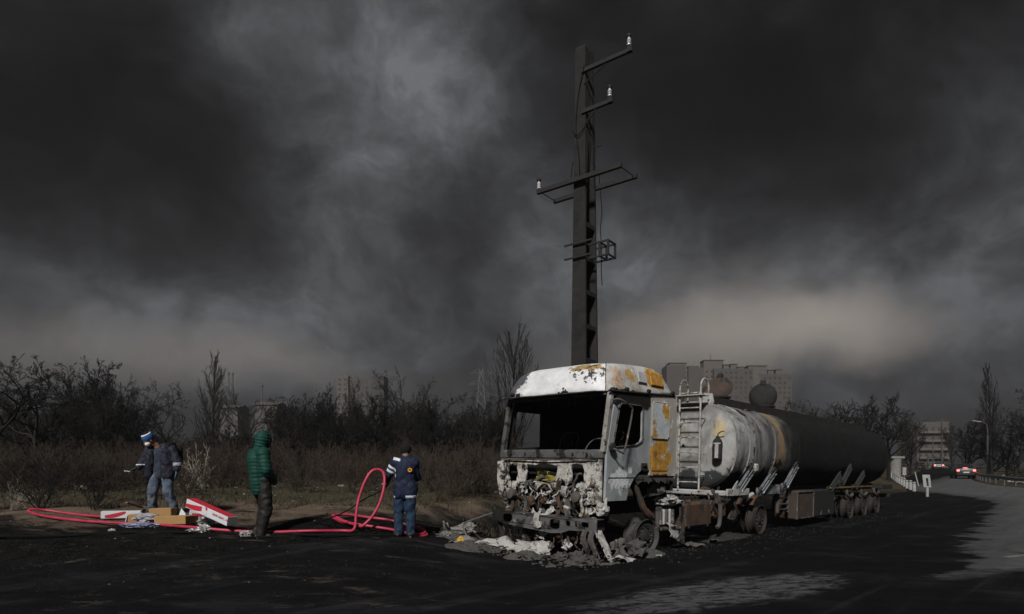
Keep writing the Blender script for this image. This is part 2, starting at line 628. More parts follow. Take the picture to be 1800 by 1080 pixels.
def build_road():
    vs, fs = [], []

    def strip(ys, cols):
        o = len(vs)
        nc = len(cols(ys[0]))
        for y in ys:
            a, b = float(road_left(y)), float(road_right(y))
            row = cols(y)
            for k, xx in enumerate(row):
                edge = k in (0, nc - 1)
                vs.append((xx, y, float(gz(xx, y)) + (-0.16 if edge else 0.004)))
        for j in range(len(ys) - 1):
            for k in range(nc - 1):
                fs.append((o + j * nc + k, o + j * nc + k + 1, o + (j + 1) * nc + k + 1, o + (j + 1) * nc + k))
    fixed = np.concatenate([np.linspace(-88, -24, 17), np.linspace(-22, 40, 125), np.linspace(42, 88, 12)])

    def near_cols(y):
        a, b = float(road_left(y)), float(road_right(y))
        return [a] + [float(q) for q in np.clip(fixed, a + .12, b - .12)] + [b]

    def far_cols(y):
        a, b = float(road_left(y)), float(road_right(y))
        return [a] + [a + .12 + (b - a - .24) * k / 24 for k in range(25)] + [b]
    strip(np.concatenate([np.linspace(-12, 7.2, 22), np.linspace(7.5, 40, 110)]), near_cols)
    strip(np.concatenate([np.linspace(40, 60, 30), np.geomspace(61, 420, 60)]), far_cols)
    me = bpy.data.meshes.new('road')
    me.from_pydata(vs, [], fs)
    me.shade_smooth()
    m, nt, p = mat('asphalt')
    w = world_pos(nt)
    x, y, z = nt.sep(w)
    st = nt.noise(nt.mapping(w, scale=(.75, 1.05, 1)), .8, 10, .62, .5)
    st2 = nt.noise(nt.mapping(w, loc=(7, 3, 0), scale=(.8, 1.5, 1)), 2.2, 10, .66, .4)
    fine = nt.noise(w, 55, 5, .75)
    mid = nt.noise(w, 6, 6, .65)
    clean = nt.mix(nt.mapr(mid, .3, .7), (.085, .085, .088), (.112, .111, .112))
    clean = nt.mix(nt.mapr(fine, .5, .8, 0, .5), clean, (.16, .16, .16))
    sooty = nt.mix(nt.mapr(st2, .3, .75), (.0042, .0042, .0045), (.0078, .0077, .0080))
    sooty = nt.mix(nt.mapr(nt.noise(w, 95, 2, .7), .66, .74, 0, .4), sooty, (.06, .06, .06))
    flk = nt.noise(nt.mapping(w, loc=(4, 9, 0), scale=(.6, 1.5, 1)), 2.0, 9, .7, .4)
    lft = nt.mapr(x, .8, -1.5)
    sooty = nt.mix(nt.math('MULTIPLY', nt.mapr(flk, .56, .68, 0, .75), lft), sooty, (.058, .050, .042))
    sooty = nt.mix(nt.math('MULTIPLY', nt.mapr(nt.noise(w, 42, 4, .75), .60, .68, 0, .8), nt.math('MULTIPLY', lft, nt.mapr(flk, .44, .58))), sooty, (.15, .145, .135))
    wob = nt.math('MULTIPLY', nt.math('SUBTRACT', st, .5), 6.0)
    wob = nt.math('ADD', wob, nt.math('MULTIPLY', nt.math('SUBTRACT', st2, .5), 2.2))
    s = nt.math('SUBTRACT', nt.math('MULTIPLY', nt.math('SUBTRACT', x, 6.0), .78), nt.math('MULTIPLY', nt.math('SUBTRACT', y, 8.6), .62))
    s = nt.math('ADD', s, nt.math('MULTIPLY', wob, .40))
    far = nt.math('MULTIPLY', nt.mapr(y, 28, 44), 5.0)
    s = nt.math('ADD', s, far)
    f1 = nt.math('ADD', nt.math('MULTIPLY', nt.mapr(s, -.12, .2), .6), nt.math('MULTIPLY', nt.mapr(s, .0, 1.6), .4))
    t_ = nt.math('SUBTRACT', nt.math('SUBTRACT', y, 8.6), nt.math('MULTIPLY', nt.math('SUBTRACT', x, 5.6), .36))
    t_ = nt.math('ADD', t_, nt.math('MULTIPLY', wob, .30))
    f1 = nt.math('MULTIPLY', f1, nt.mapr(t_, -.15, .5))
    # worn strip in front of the wreck, where wheels have rubbed the soot off
    q = nt.mapping(nt.mapping(nt.vmath('SUBTRACT', w, (2.7, 7.75, 0)), rot=(0, 0, R(-33))), scale=(1 / 2.1, 1 / .60, 0))
    d = nt.vmath('LENGTH', q, out=1)
    st3 = nt.noise(nt.mapping(nt.mapping(w, rot=(0, 0, R(-30))), loc=(1, 5, 0), scale=(.7, 1.6, 1)), 3.2, 10, .7, .5)
    f2 = nt.mapr(nt.math('ADD', nt.math('MULTIPLY', d, .30), nt.math('ADD', nt.math('MULTIPLY', st3, .80), nt.math('MULTIPLY', st2, .30))), .74, .96, .80, 0)
    f2 = nt.math('MULTIPLY', f2, nt.mapr(d, .9, 1.5, 1, 0))
    brk = nt.noise(nt.mapping(nt.mapping(w, rot=(0, 0, R(-20))), loc=(3, 1, 0), scale=(.75, 1.5, 1)), 5.5, 9, .72, .6)
    f2 = nt.math('MULTIPLY', f2, nt.mapr(brk, .40, .53, .12, 1))
    ff = nt.math('MAXIMUM', f1, f2)
    trk = nt.noise(nt.mapping(nt.mapping(w, rot=(0, 0, R(-46))), scale=(.12, 2.6, 1)), 1.0, 8, .65, .3)
    trk2 = nt.noise(nt.mapping(w, loc=(9, 4, 0), scale=(.6, 1.0, 1)), .9, 9, .68, .4)
    grey = nt.math('ADD', nt.mapr(trk, .52, .72, 0, .12), nt.mapr(trk2, .50, .74, 0, .14))
    ff = nt.math('MAXIMUM', ff, grey)
    warpv = nt.vmath('ADD', w, nt.vmath('MULTIPLY', nt.noise(w, 1.3, 5, .6, color=True), (.9, .9, 0)))
    vor = nt.new('ShaderNodeTexVoronoi', feature='DISTANCE_TO_EDGE')
    nt.l.new(warpv, vor.inputs['Vector'])
    vor.inputs['Scale'].default_value = .55
    crack = nt.mapr(vor.outputs['Distance'], .006, .02, .75, 0)
    crack = nt.math('MULTIPLY', crack, nt.mapr(st, .42, .6))
    clean = nt.mix(crack, clean, (.02, .02, .02))
    clean = nt.mix(nt.mapr(trk, .35, .6, .35, 0), clean, (.045, .045, .046))
    col = nt.mix(ff, sooty, clean)
    # tyre-dark cracks and patches on the clean part
    col = nt.mix(nt.mapr(nt.noise(nt.mapping(w, loc=(2, 8, 0), scale=(.7, .9, 1)), 1.7, 9, .7), .63, .68, 0, .55), col, (.028, .028, .029))
    nt.l.new(col, p.inputs['Base Color'])
    p.inputs['Roughness'].default_value = .85
    p.inputs['Specular IOR Level'].default_value = .05
    h = nt.math('ADD', nt.math('MULTIPLY', fine, .5), nt.math('MULTIPLY', mid, .8))
    nt.l.new(nt.bump(h, .5, .02), p.inputs['Normal'])
    tag(obj('road', me, m), kind='structure')


build_ground()
build_road()
# painted edge line, worn
def road_line():
    pts = [(15.5, 15.3), (14.2, 14.3), (12.6, 13.2), (11.0, 12.2), (9.6, 11.4), (8.6, 10.9)]
    pts = spline([(a, b, 0) for a, b in pts], 6)
    mb = MB()
    for i in range(len(pts) - 1):
        d = (pts[i + 1] - pts[i]).normalized()
        n = Vector((-d.y, d.x, 0)) * .06
        q = [pts[i] - n, pts[i + 1] - n, pts[i + 1] + n, pts[i] + n]
        mb.add([(c.x, c.y, float(gz(c.x, c.y)) + .008) for c in q], [(0, 1, 2, 3)])
    o = mb.build('road_marking', plain('worn_line', (.15, .15, .148), .8, var=.5, scale=3), None)
    tag(o, kind='structure')


road_line()
# ------------------------------------------------------------------ the burnt tractor unit
TO = Vector((1.53, 10.4, 0.0))
AX = math.atan2(.723, .691)


def truck_empty(name, label, cat):
    o = thing(name, label, cat, TO, (R(1.6), 0, 0))
    o.rotation_mode = 'XYZ'
    o.rotation_euler = (R(1.4), 0, AX)
    return o


SOOT = (.016, .015, .0145)
GREYB = (.20, .22, .245)
RUST = (.30, .145, .035)
RUSTD = (.10, .052, .028)
WHITE = (.74, .745, .75)
ASH = (.42, .40, .375)

M_roof = burnt('roof_paint', (.74, .745, .755), [
    ((.50, .52, .55), 2.2, .57, .10, 1),
    ((.20, .19, .17), 6.5, .665, .02, 2),
    ((.36, .25, .10), 5.5, .60, .02, 3, (.25, .62, 3.30, .40, .50, .11), .30),
    ((.055, .05, .05), 9.0, .60, .015, 8, (.20, .45, 3.18, .4, .42, .20), .17),
    ((.085, .09, .10), 3.5, .54, .03, 4, (.10, 2.48, 3.12, .75, .62, .55), .50),
    (SOOT, 5.0, .60, .03, 5, (.1, 2.35, 2.86, .6, .75, .09), .45),
    (SOOT, 6.0, .655, .03, 6, (.1, 1.2, 2.82, 1.2, 3.5, .05), .22)], rough=.5)
M_roof_side = burnt('roof_side_paint', (.50, .505, .50), [
    ((.34, .31, .26), 2.6, .50, .12, 11),
    ((.42, .27, .10), 3.2, .60, .04, 12, (.75, .0, 3.22, .30, .3, .18), .42),
    ((.45, .235, .045), 3.0, .58, .03, 13, (1.62, .0, 3.20, .34, .4, .26), .55),
    ((.45, .32, .23), 3.0, .56, .05, 17, (.42, .0, 3.05, .18, .4, .30), .3),
    ((.72, .73, .74), 7, .63, .02, 16),
    (SOOT, 6.0, .60, .04, 14, (1.0, .0, 2.88, 1.6, .5, .05), .30),
    (SOOT, 8.0, .70, .02, 15)], rough=.6)
M_door = burnt('door_paint', (.33, .345, .36), [
    ((.17, .18, .19), 1.6, .52, .18, 21),
    ((.66, .675, .69), 7.5, .585, .02, 22, (.45, .0, 1.38, .45, .3, .28), .26),
    ((.58, .60, .62), 8.5, .69, .03, 23),
    ((.055, .055, .058), 2.4, .58, .12, 24, (.95, .0, 1.2, .45, .3, .3), .30),
    (SOOT, 3.2, .53, .06, 25, (.75, .0, 2.75, .95, .3, .17), .55),
    (SOOT, 14, .70, .02, 26)], rough=.55)
M_quarter = burnt('quarter_paint', (.40, .375, .33), [
    ((.46, .24, .045), 2.3, .52, .05, 31, (1.72, .0, 1.78, .44, .3, .36), .45),
    ((.52, .50, .47), 4.5, .58, .03, 32),
    ((.20, .115, .045), 2.6, .60, .08, 33, (1.55, .0, 1.85, .20, .3, .25), .35),
    (SOOT, 4.5, .66, .05, 34),
    (SOOT, 4.0, .60, .05, 35, (1.8, 0, 1.42, .6, .4, .05), .3)], rough=.65)
M_blank = burnt('sleeper_blank', (.54, .57, .60), [
    ((.47, .26, .05), 2.7, .57, .03, 41, (1.95, .0, 2.66, .26, .3, .26), .55),
    ((.42, .24, .06), 3.5, .60, .03, 42, (1.5, .0, 2.15, .16, .3, .5), .22),
    ((.72, .73, .74), 7, .60, .02, 43)], rough=.55)
M_front = burnt('front_panel', (.50, .48, .45), [
    ((.34, .30, .25), 3.4, .50, .07, 51),
    ((.20, .12, .06), 4.6, .63, .04, 52),
    ((.12, .095, .075), 3.4, .50, .10, 55),
    ((.05, .045, .04), 6.5, .55, .06, 56),
    (SOOT, 5.2, .56, .06, 53),
    (SOOT, 16.0, .60, .04, 54)], rough=.8, bump=.5)
M_wreck = burnt('scorched_steel', (.090, .082, .076), [
    ((.30, .28, .255), 4.8, .60, .05, 61),
    ((.15, .075, .035), 3.3, .61, .07, 62),
    (SOOT, 3.8, .50, .10, 63)], rough=.8)
M_pillar = burnt('pillar_steel', (.26, .245, .225), [((.42, .41, .39), 6, .58, .05, 161), ((.13, .09, .06), 4, .60, .05, 162), (SOOT, 7, .57, .04, 163)], rough=.7)
M_black = plain('sooted_steel', (.022, .021, .020), .85, var=.5, scale=5, bump=.4, bdist=.02)
M_dark = plain('charred_interior', (.010, .0098, .0095), .95, var=.4, scale=4, bump=.3)
M_rust = burnt('rusted_plate', (.085, .048, .030), [
    ((.19, .088, .030), 3.0, .56, .10, 71),
    ((.035, .030, .027), 2.4, .50, .12, 72),
    ((.24, .215, .19), 9.0, .70, .03, 73)], rough=.85)
M_ashmetal = burnt('ash_white_metal', (.42, .41, .39), [
    ((.24, .225, .21), 4.2, .52, .08, 81),
    ((.24, .155, .085), 3.6, .66, .05, 82),
    (SOOT, 5.0, .61, .04, 83)], rough=.85, bump=.5)
M_beam = burnt('bumper_steel', (.10, .10, .098), [
    ((.26, .255, .245), 5.5, .60, .08, 91),
    ((.16, .12, .07), 3.2, .64, .06, 92),
    (SOOT, 3.0, .50, .08, 93),
    (SOOT, 3.0, .55, .10, 94, (-.2, 2.4, .6, .6, .75, .5), .4)], rough=.7, metal=.1)
M_yellow = plain('scorched_yellow', (.20, .17, .028), .8, var=.5, scale=9)

rng = random.Random(7)
TR = truck_empty('tractor_unit', 'burnt-out white truck cab with empty windscreen and exposed engine, parked in front of a tanker', 'truck')


def rrect(u0, u1, v0, v1, r, n=5, crown=0):
    """rounded rectangle in plan, counter-clockwise, as list of (u, v)"""
    pts = []
    for cx, cy, a0 in ((u1 - r, v1 - r, 0), (u0 + r, v1 - r, 90), (u0 + r, v0 + r, 180), (u1 - r, v0 + r, 270)):
        for k in range(n + 1):
            a = R(a0 + 90 * k / n)
            pts.append((cx + r * math.cos(a), cy + r * math.sin(a)))
    return pts


def dense_plan(u0, u1, v0, v1, r):
    """rounded plan outline resampled with straight sides subdivided"""
    base = rrect(u0, u1, v0, v1, r, 6)
    out = []
    for i in range(len(base)):
        a, b = Vector(base[i]), Vector(base[(i + 1) % len(base)])
        n = 12 if i % 7 == 6 else 1
        for k in range(n):
            out.append(a.lerp(b, k / n))
    return out


def roof():
    # levels: z, u front, u rear, side inset, corner radius
    lev = [(2.83, .10, 2.24, .035, .16), (2.845, .02, 2.29, .0, .18), (2.90, .01, 2.29, -.005, .20), (2.945, .06, 2.27, .02, .24), (3.05, .085, 2.24, .04, .28),
           (3.15, .13, 2.19, .065, .32), (3.25, .19, 2.11, .10, .36), (3.32, .28, 2.02, .155, .40), (3.365, .42, 1.90, .26, .42), (3.395, .66, 1.72, .48, .40), (3.41, .95, 1.45, .85, .2)]
    rings = []
    for z, a, b, ins, r in lev:
        ring = []
        for q in dense_plan(a, b, .03 + ins, 2.44 - ins, r):
            bow = .09 * (1 - ((q.y - 1.22) / 1.22) ** 2) if q.x < (a + b) / 2 else 0      # front bows forward
            zz = z + .05 * q.x
            d = mnoise.noise(Vector((q.x * 2.1, q.y * 1.7, z * 3.0))) * .012
            ring.append(Vector((q.x - bow * (1 - max(0, (z - 3.2)) * 2) + d, q.y + d * .7, zz + d)))
        rings.append(ring)
    n = min(len(r) for r in rings)
    rings = [r[:n] for r in rings]
    fa = MB()
    sd = MB()
    vs = [p for r in rings for p in r]
    front, side = [], []
    for j in range(len(rings) - 1):
        for k in range(n):
            k2 = (k + 1) % n
            f = (j * n + k, j * n + k2, (j + 1) * n + k2, (j + 1) * n + k)
            c = sum((vs[i] for i in f), Vector()) / 4
            (front if 18 <= k <= 38 else side).append(f)
    top = tuple((len(rings) - 1) * n + k for k in range(n))
    side.append(top)

    def sub(faces):
        used = sorted({i for f in faces for i in f})
        mp = {o: i for i, o in enumerate(used)}
        return MB().add([vs[i] for i in used], [tuple(mp[i] for i in f) for f in faces])
    sub(front).build('roof_front', M_roof, TR, smooth=60)
    so = sub(side).build('roof_side', M_roof_side, TR, smooth=60)
    # seam between the two, side panels and lamps
    for (u0, u1, z0, z1) in ((1.0, 1.28, 3.03, 3.24), (1.42, 1.86, 3.00, 3.24)):
        mb = MB()
        zc = (z0 + z1) / 2
        mb.bbox(((u0 + u1) / 2, .062, zc + .05 * u0), (u1 - u0, .03, z1 - z0), .012, Matrix.Rotation(R(-11), 3, 'X'))
        mb.build('side_panel', M_roof_side, TR)
    MB().tube([r[39] + Vector((-.002, -.003, .002)) for r in rings[1:]], .007, 6).build('roof_seam', M_black, TR)
    gutter = MB()
    gutter.tube([(.05, .0, 2.845), (.5, -.012, 2.862), (1.3, -.012, 2.90), (2.2, .0, 2.945)], .022, 6)
    gutter.build('gutter', M_black, TR)
    for u in (.55, 1.25, 2.1):
        mb = MB().bbox((u, -.02, 2.885 + .05 * u), (.10, .05, .06), .015)
        mb.build('roof_bracket', M_black, TR)
    # scorched lamp sockets along the front lip
    for v in (.92, 2.2):
        mb = MB()
        for k in range(7):
            mb.bbox((-.055 + .02 * rng.random(), v + rng.uniform(-.11, .11), 2.872 + rng.uniform(-.03, .045)), (.05, rng.uniform(.03, .11), rng.uniform(.02, .06)), .008,
                    Matrix.Rotation(rng.uniform(-.5, .5), 3, 'X'))
        mb.build('lamp_socket', M_black, TR)
    mb = MB().bbox((-.045, 1.3, 2.835), (.05, 2.2, .025), .008)
    mb.build('visor_lip', M_wreck, TR)


roof()


def side_fn(v0, sgn):
    return lambda a, b, d: Vector((a, v0 + sgn * d, b))


def arc(cx, cz, r, a0, a1, n=10):
    return [(cx + r * math.cos(R(a0 + (a1 - a0) * k / n)), cz + r * math.sin(R(a0 + (a1 - a0) * k / n))) for k in range(n + 1)]


def cab():
    far = 2.44
    # near door, with its window opening and the cut for the wheel arch
    outline = [(.0, 1.0), (.63, 1.0)] + arc(1.38, .80, .78, 164, 108, 8) + [(1.20, 1.50), (1.355, 1.53), (1.355, 2.80), (1.30, 2.855), (.34, 2.815), (.20, 2.60), (.03, 1.84)]
    hole = [(.17, 1.90), (.90, 1.965), (1.06, 2.03), (1.10, 2.10), (1.10, 2.60), (1.05, 2.66), (.42, 2.655), (.36, 2.60)]
    door = MB().prism(outline, [hole], side_fn(.0, 1), .045).build('door', M_door, TR)
    mb = MB()
    mb.tube([(a, -.006, b) for a, b in hole], .017, 6, closed=True)
    mb.build('window_frame', M_wreck, door)
    mb = MB().box((.62, -.003, 1.392), (1.1, .008, .012))
    mb.build('crease', M_black, door)
    mb = MB().bbox((1.17, -.004, 1.585), (.20, .02, .13), .015)
    mb.build('handle_recess', M_black, door)
    mb = MB().tube([(1.10, -.02, 1.60), (1.13, -.035, 1.61), (1.22, -.035, 1.61), (1.25, -.02, 1.60)], .012, 6)
    mb.build('handle', M_wreck, door)
    # mirror arm hanging in front of the window
    P = [(.10, -.02, 1.89), (.10, -.13, 1.86), (.25, -.15, 1.815), (.32, -.15, 1.86), (.52, -.15, 2.50), (.46, -.15, 2.60), (.20, -.12, 2.70), (.16, -.02, 2.70)]
    MB().tube(spline(P, 5), .017, 7).build('mirror_arm', M_wreck, TR, smooth=True)
    MB().lathe([(.02, -.04), (.07, -.03), (.085, 0), (.06, .03), (.02, .045)], (.10, -.05, 1.90), 'y', 10).build('mirror_hinge', M_black, TR)
    # torn wiring behind the window
    for k in range(7):
        p = Vector((rng.uniform(.25, .7), .12 + .1 * rng.random(), 1.9))
        path = [p]
        for i in range(5):
            p = p + Vector((rng.uniform(-.05, .12), rng.uniform(-.03, .05), rng.uniform(.02, .11)))
            path.append(p)
        MB().tube(path, .007, 5).build('wire', M_black, TR)
    # quarter panel behind the door
    outline = [(1.375, 1.42), (2.30, 1.42), (2.30, 2.93), (1.375, 2.885)]
    MB().prism(outline, [], side_fn(.0, 1), .045).build('quarter_panel', M_quarter, TR)
    mb = MB()
    mb.prism([(1.42, 2.12), (1.93, 2.12), (1.98, 2.17), (1.98, 2.72), (1.93, 2.77), (1.45, 2.76), (1.40, 2.70), (1.40, 2.15)], [], side_fn(-.020, 1), .018)
    b = mb.build('sleeper_panel', M_blank, TR)
    mb = MB().tube([(1.42, -.012, 2.11), (1.93, -.012, 2.11), (1.99, -.012, 2.17), (1.99, -.012, 2.73), (1.93, -.012, 2.78), (1.45, -.012, 2.77), (1.39, -.012, 2.71), (1.39, -.012, 2.14)], .013, 6, closed=True)
    mb.build('panel_frame', M_quarter, b)
    mb = MB().prism([(1.42, 1.52), (1.95, 1.52), (1.98, 1.56), (1.98, 2.03), (1.42, 2.03)], [], side_fn(-.012, 1), .010)
    mb.build('locker_door', M_quarter, TR)
    # far side: door with opening
    outline = [(.0, 1.0), (1.355, 1.0), (1.355, 2.84), (.34, 2.81), (.03, 1.84)]
    hole2 = [(.17, 1.90), (1.10, 1.95), (1.10, 2.62), (.38, 2.62)]
    MB().prism(outline, [hole2], side_fn(far, -1), .045).build('door', M_black, TR)
    MB().prism([(1.375, 1.0), (2.30, 1.0), (2.30, 2.93), (1.375, 2.885)], [], side_fn(far, -1), .045).build('quarter_panel', M_black, TR)
    # rear wall, floor, roof lining
    MB().box((2.285, far / 2, 2.02), (.03, far - .1, 1.78)).build('rear_wall', M_dark, TR)
    MB().box((1.16, far / 2, 1.44), (2.2, far - .1, .04)).build('cab_floor', M_dark, TR)
    MB().box((1.2, far / 2, 2.80), (2.15, far - .1, .03)).build('roof_lining', M_dark, TR)
    # pillars
    for v in (.055, far - .055):
        mb = MB()
        P0, P1 = Vector((-.01, v, 1.80)), Vector((.17, v, 2.83))
        d = (P1 - P0).normalized()
        rot = Vector((0, 0, 1)).rotation_difference(d).to_matrix()
        mb.bbox((P0 + P1) / 2, (.12, .085, (P1 - P0).length), .02, rot)
        mb.build('pillar', M_pillar if v < 1 else M_wreck, TR)
    mb = MB().bbox((.13, far / 2, 2.80), (.09, far - .2, .05), .015)
    mb.build('windscreen_header', M_wreck, TR)
    # beam below the windscreen with its bolts
    mb = MB()
    n = 26
    mb.grid(5, n, lambda i, j: Vector((-.03 - .055 * (1 - ((j / (n - 1) - .5) * 2) ** 2) + (.0, -.03, -.034, -.028, .01)[i] + .006 * mnoise.noise(Vector((j * .9, i * 2.0, 0))),
                                       .03 + (far - .06) * j / (n - 1), (1.86, 1.845, 1.78, 1.72, 1.70)[i] + .006 * mnoise.noise(Vector((j * .7, i, 5))))))
    mb.build('windscreen_beam', M_beam, TR, smooth=50)
    for v in (.32, .62, .95, 1.35, 1.72, 2.1):
        MB().lathe([(.022, -.125), (.022, -.11), (.015, -.10)], (0, v, 1.785), 'x', 8).build('bolt', M_black, TR)
    MB().tube([(-.09, .1, 1.69), (-.135, 1.2, 1.68), (-.09, 2.35, 1.69)], .018, 6).build('wiper_rail', M_wreck, TR)
    # front panel, ragged, with the openings where the grille was
    pts = [(.06, 1.72), (2.40, 1.70)]
    v = 2.42
    low = []
    while v > .05:
        low.append((v, 1.22 - .22 * (v < .32) - .20 * (v > 2.2) + rng.uniform(-.12, .10) + .05 * math.sin(v * 9)))
        v -= rng.uniform(.05, .11)
    low.append((.05, .98))
    outline = pts + low

    def jag(v0, v1, z0, z1):
        out = []
        for (a, b), (c, d) in (((v0, z0), (v1, z0)), ((v1, z0), (v1, z1)), ((v1, z1), (v0, z1)), ((v0, z1), (v0, z0))):
            m = 4
            for k in range(m):
                out.append((a + (c - a) * k / m + rng.uniform(-.03, .03), b + (d - b) * k / m + rng.uniform(-.03, .03)))
        return out
    holes = [jag(.42, .66, 1.27, 1.60), jag(.98, 1.70, 1.27, 1.60), jag(1.94, 2.18, 1.25, 1.60)]
    fn = lambda a, b, d: Vector((-.035 - .05 * (1 - ((a - 1.22) / 1.22) ** 2) + d + .02 * mnoise.noise(Vector((a * 3, b * 4, 1))), a, b))
    MB().prism(outline, holes, fn, .025).build('front_panel', M_front, TR)
    # torn cladding strip at the far corner
    mb = MB().prism([(2.28, 1.66), (2.45, 1.64), (2.47, 1.3), (2.40, 1.02), (2.33, .95), (2.27, 1.1), (2.30, 1.4)], [], lambda a, b, d: Vector((-.09 + d + .03 * mnoise.noise(Vector((a * 6, b * 7, 0))), a, b)), .02)
    mb.build('corner_panel', M_front, TR)
    mb = MB().prism([(.03, 1.68), (.34, 1.66), (.33, 1.2), (.28, .92), (.12, .95), (.02, .9)], [], lambda a, b, d: Vector((-.085 + d + .03 * mnoise.noise(Vector((a * 6, b * 5, 9))), a, b)), .02)
    mb.build('corner_panel', M_front, TR)
    # firewall behind, heater box, yellow insulation
    MB().box((.30, far / 2, 1.36), (.04, far - .15, .66)).build('firewall', M_dark, TR)
    mb = MB()
    mb.grid(8, 5, lambda i, j: Vector((.10 + .03 * math.sin(i * 2 + j), 1.62 - .52 * i / 7, 1.34 + .20 * j / 4 - .10 * (i / 7) + .03 * mnoise.noise(Vector((i * 1.3, j * 2.1, 0))))))
    o = mb.build('insulation', M_yellow, TR)
    sm = o.modifiers.new('thick', 'SOLIDIFY')
    sm.thickness = .02
    # seats: bare tube frames
    for v in (.62, 1.75):
        s = MB()
        s.tube(spline([(1.0, v - .24, 1.46), (1.12, v - .22, 1.80), (1.25, v - .19, 2.18), (1.25, v, 2.23), (1.25, v + .19, 2.18), (1.12, v + .22, 1.80), (1.0, v + .24, 1.46)], 5), .02, 6)
        s.tube([(1.12, v - .22, 1.82), (1.12, v + .22, 1.82)], .012, 6)
        for k in range(-1, 2):
            s.tube([(1.05, v + k * .1, 1.6), (1.24, v + k * .09, 2.2)], .008, 5)
        s.build('seat_frame', M_wreck, TR, smooth=True)
    MB().tube([Vector((.55 + .09 * math.sin(a), .62 + .22 * math.cos(a), 1.88 + .20 * math.sin(a))) for a in [2 * math.pi * k / 20 for k in range(20)]], .012, 6, closed=True).build('steering_wheel', M_wreck, TR)
    # strips hanging from the lining
    for v in (.55, .9, 1.05, 1.5):
        MB().tube([(.28, v, 2.80), (.27, v - .02, 2.72), (.24, v - .05, 2.64)], [.018, .02, .01], 5).build('hanging_strip', M_wreck, TR)


cab()


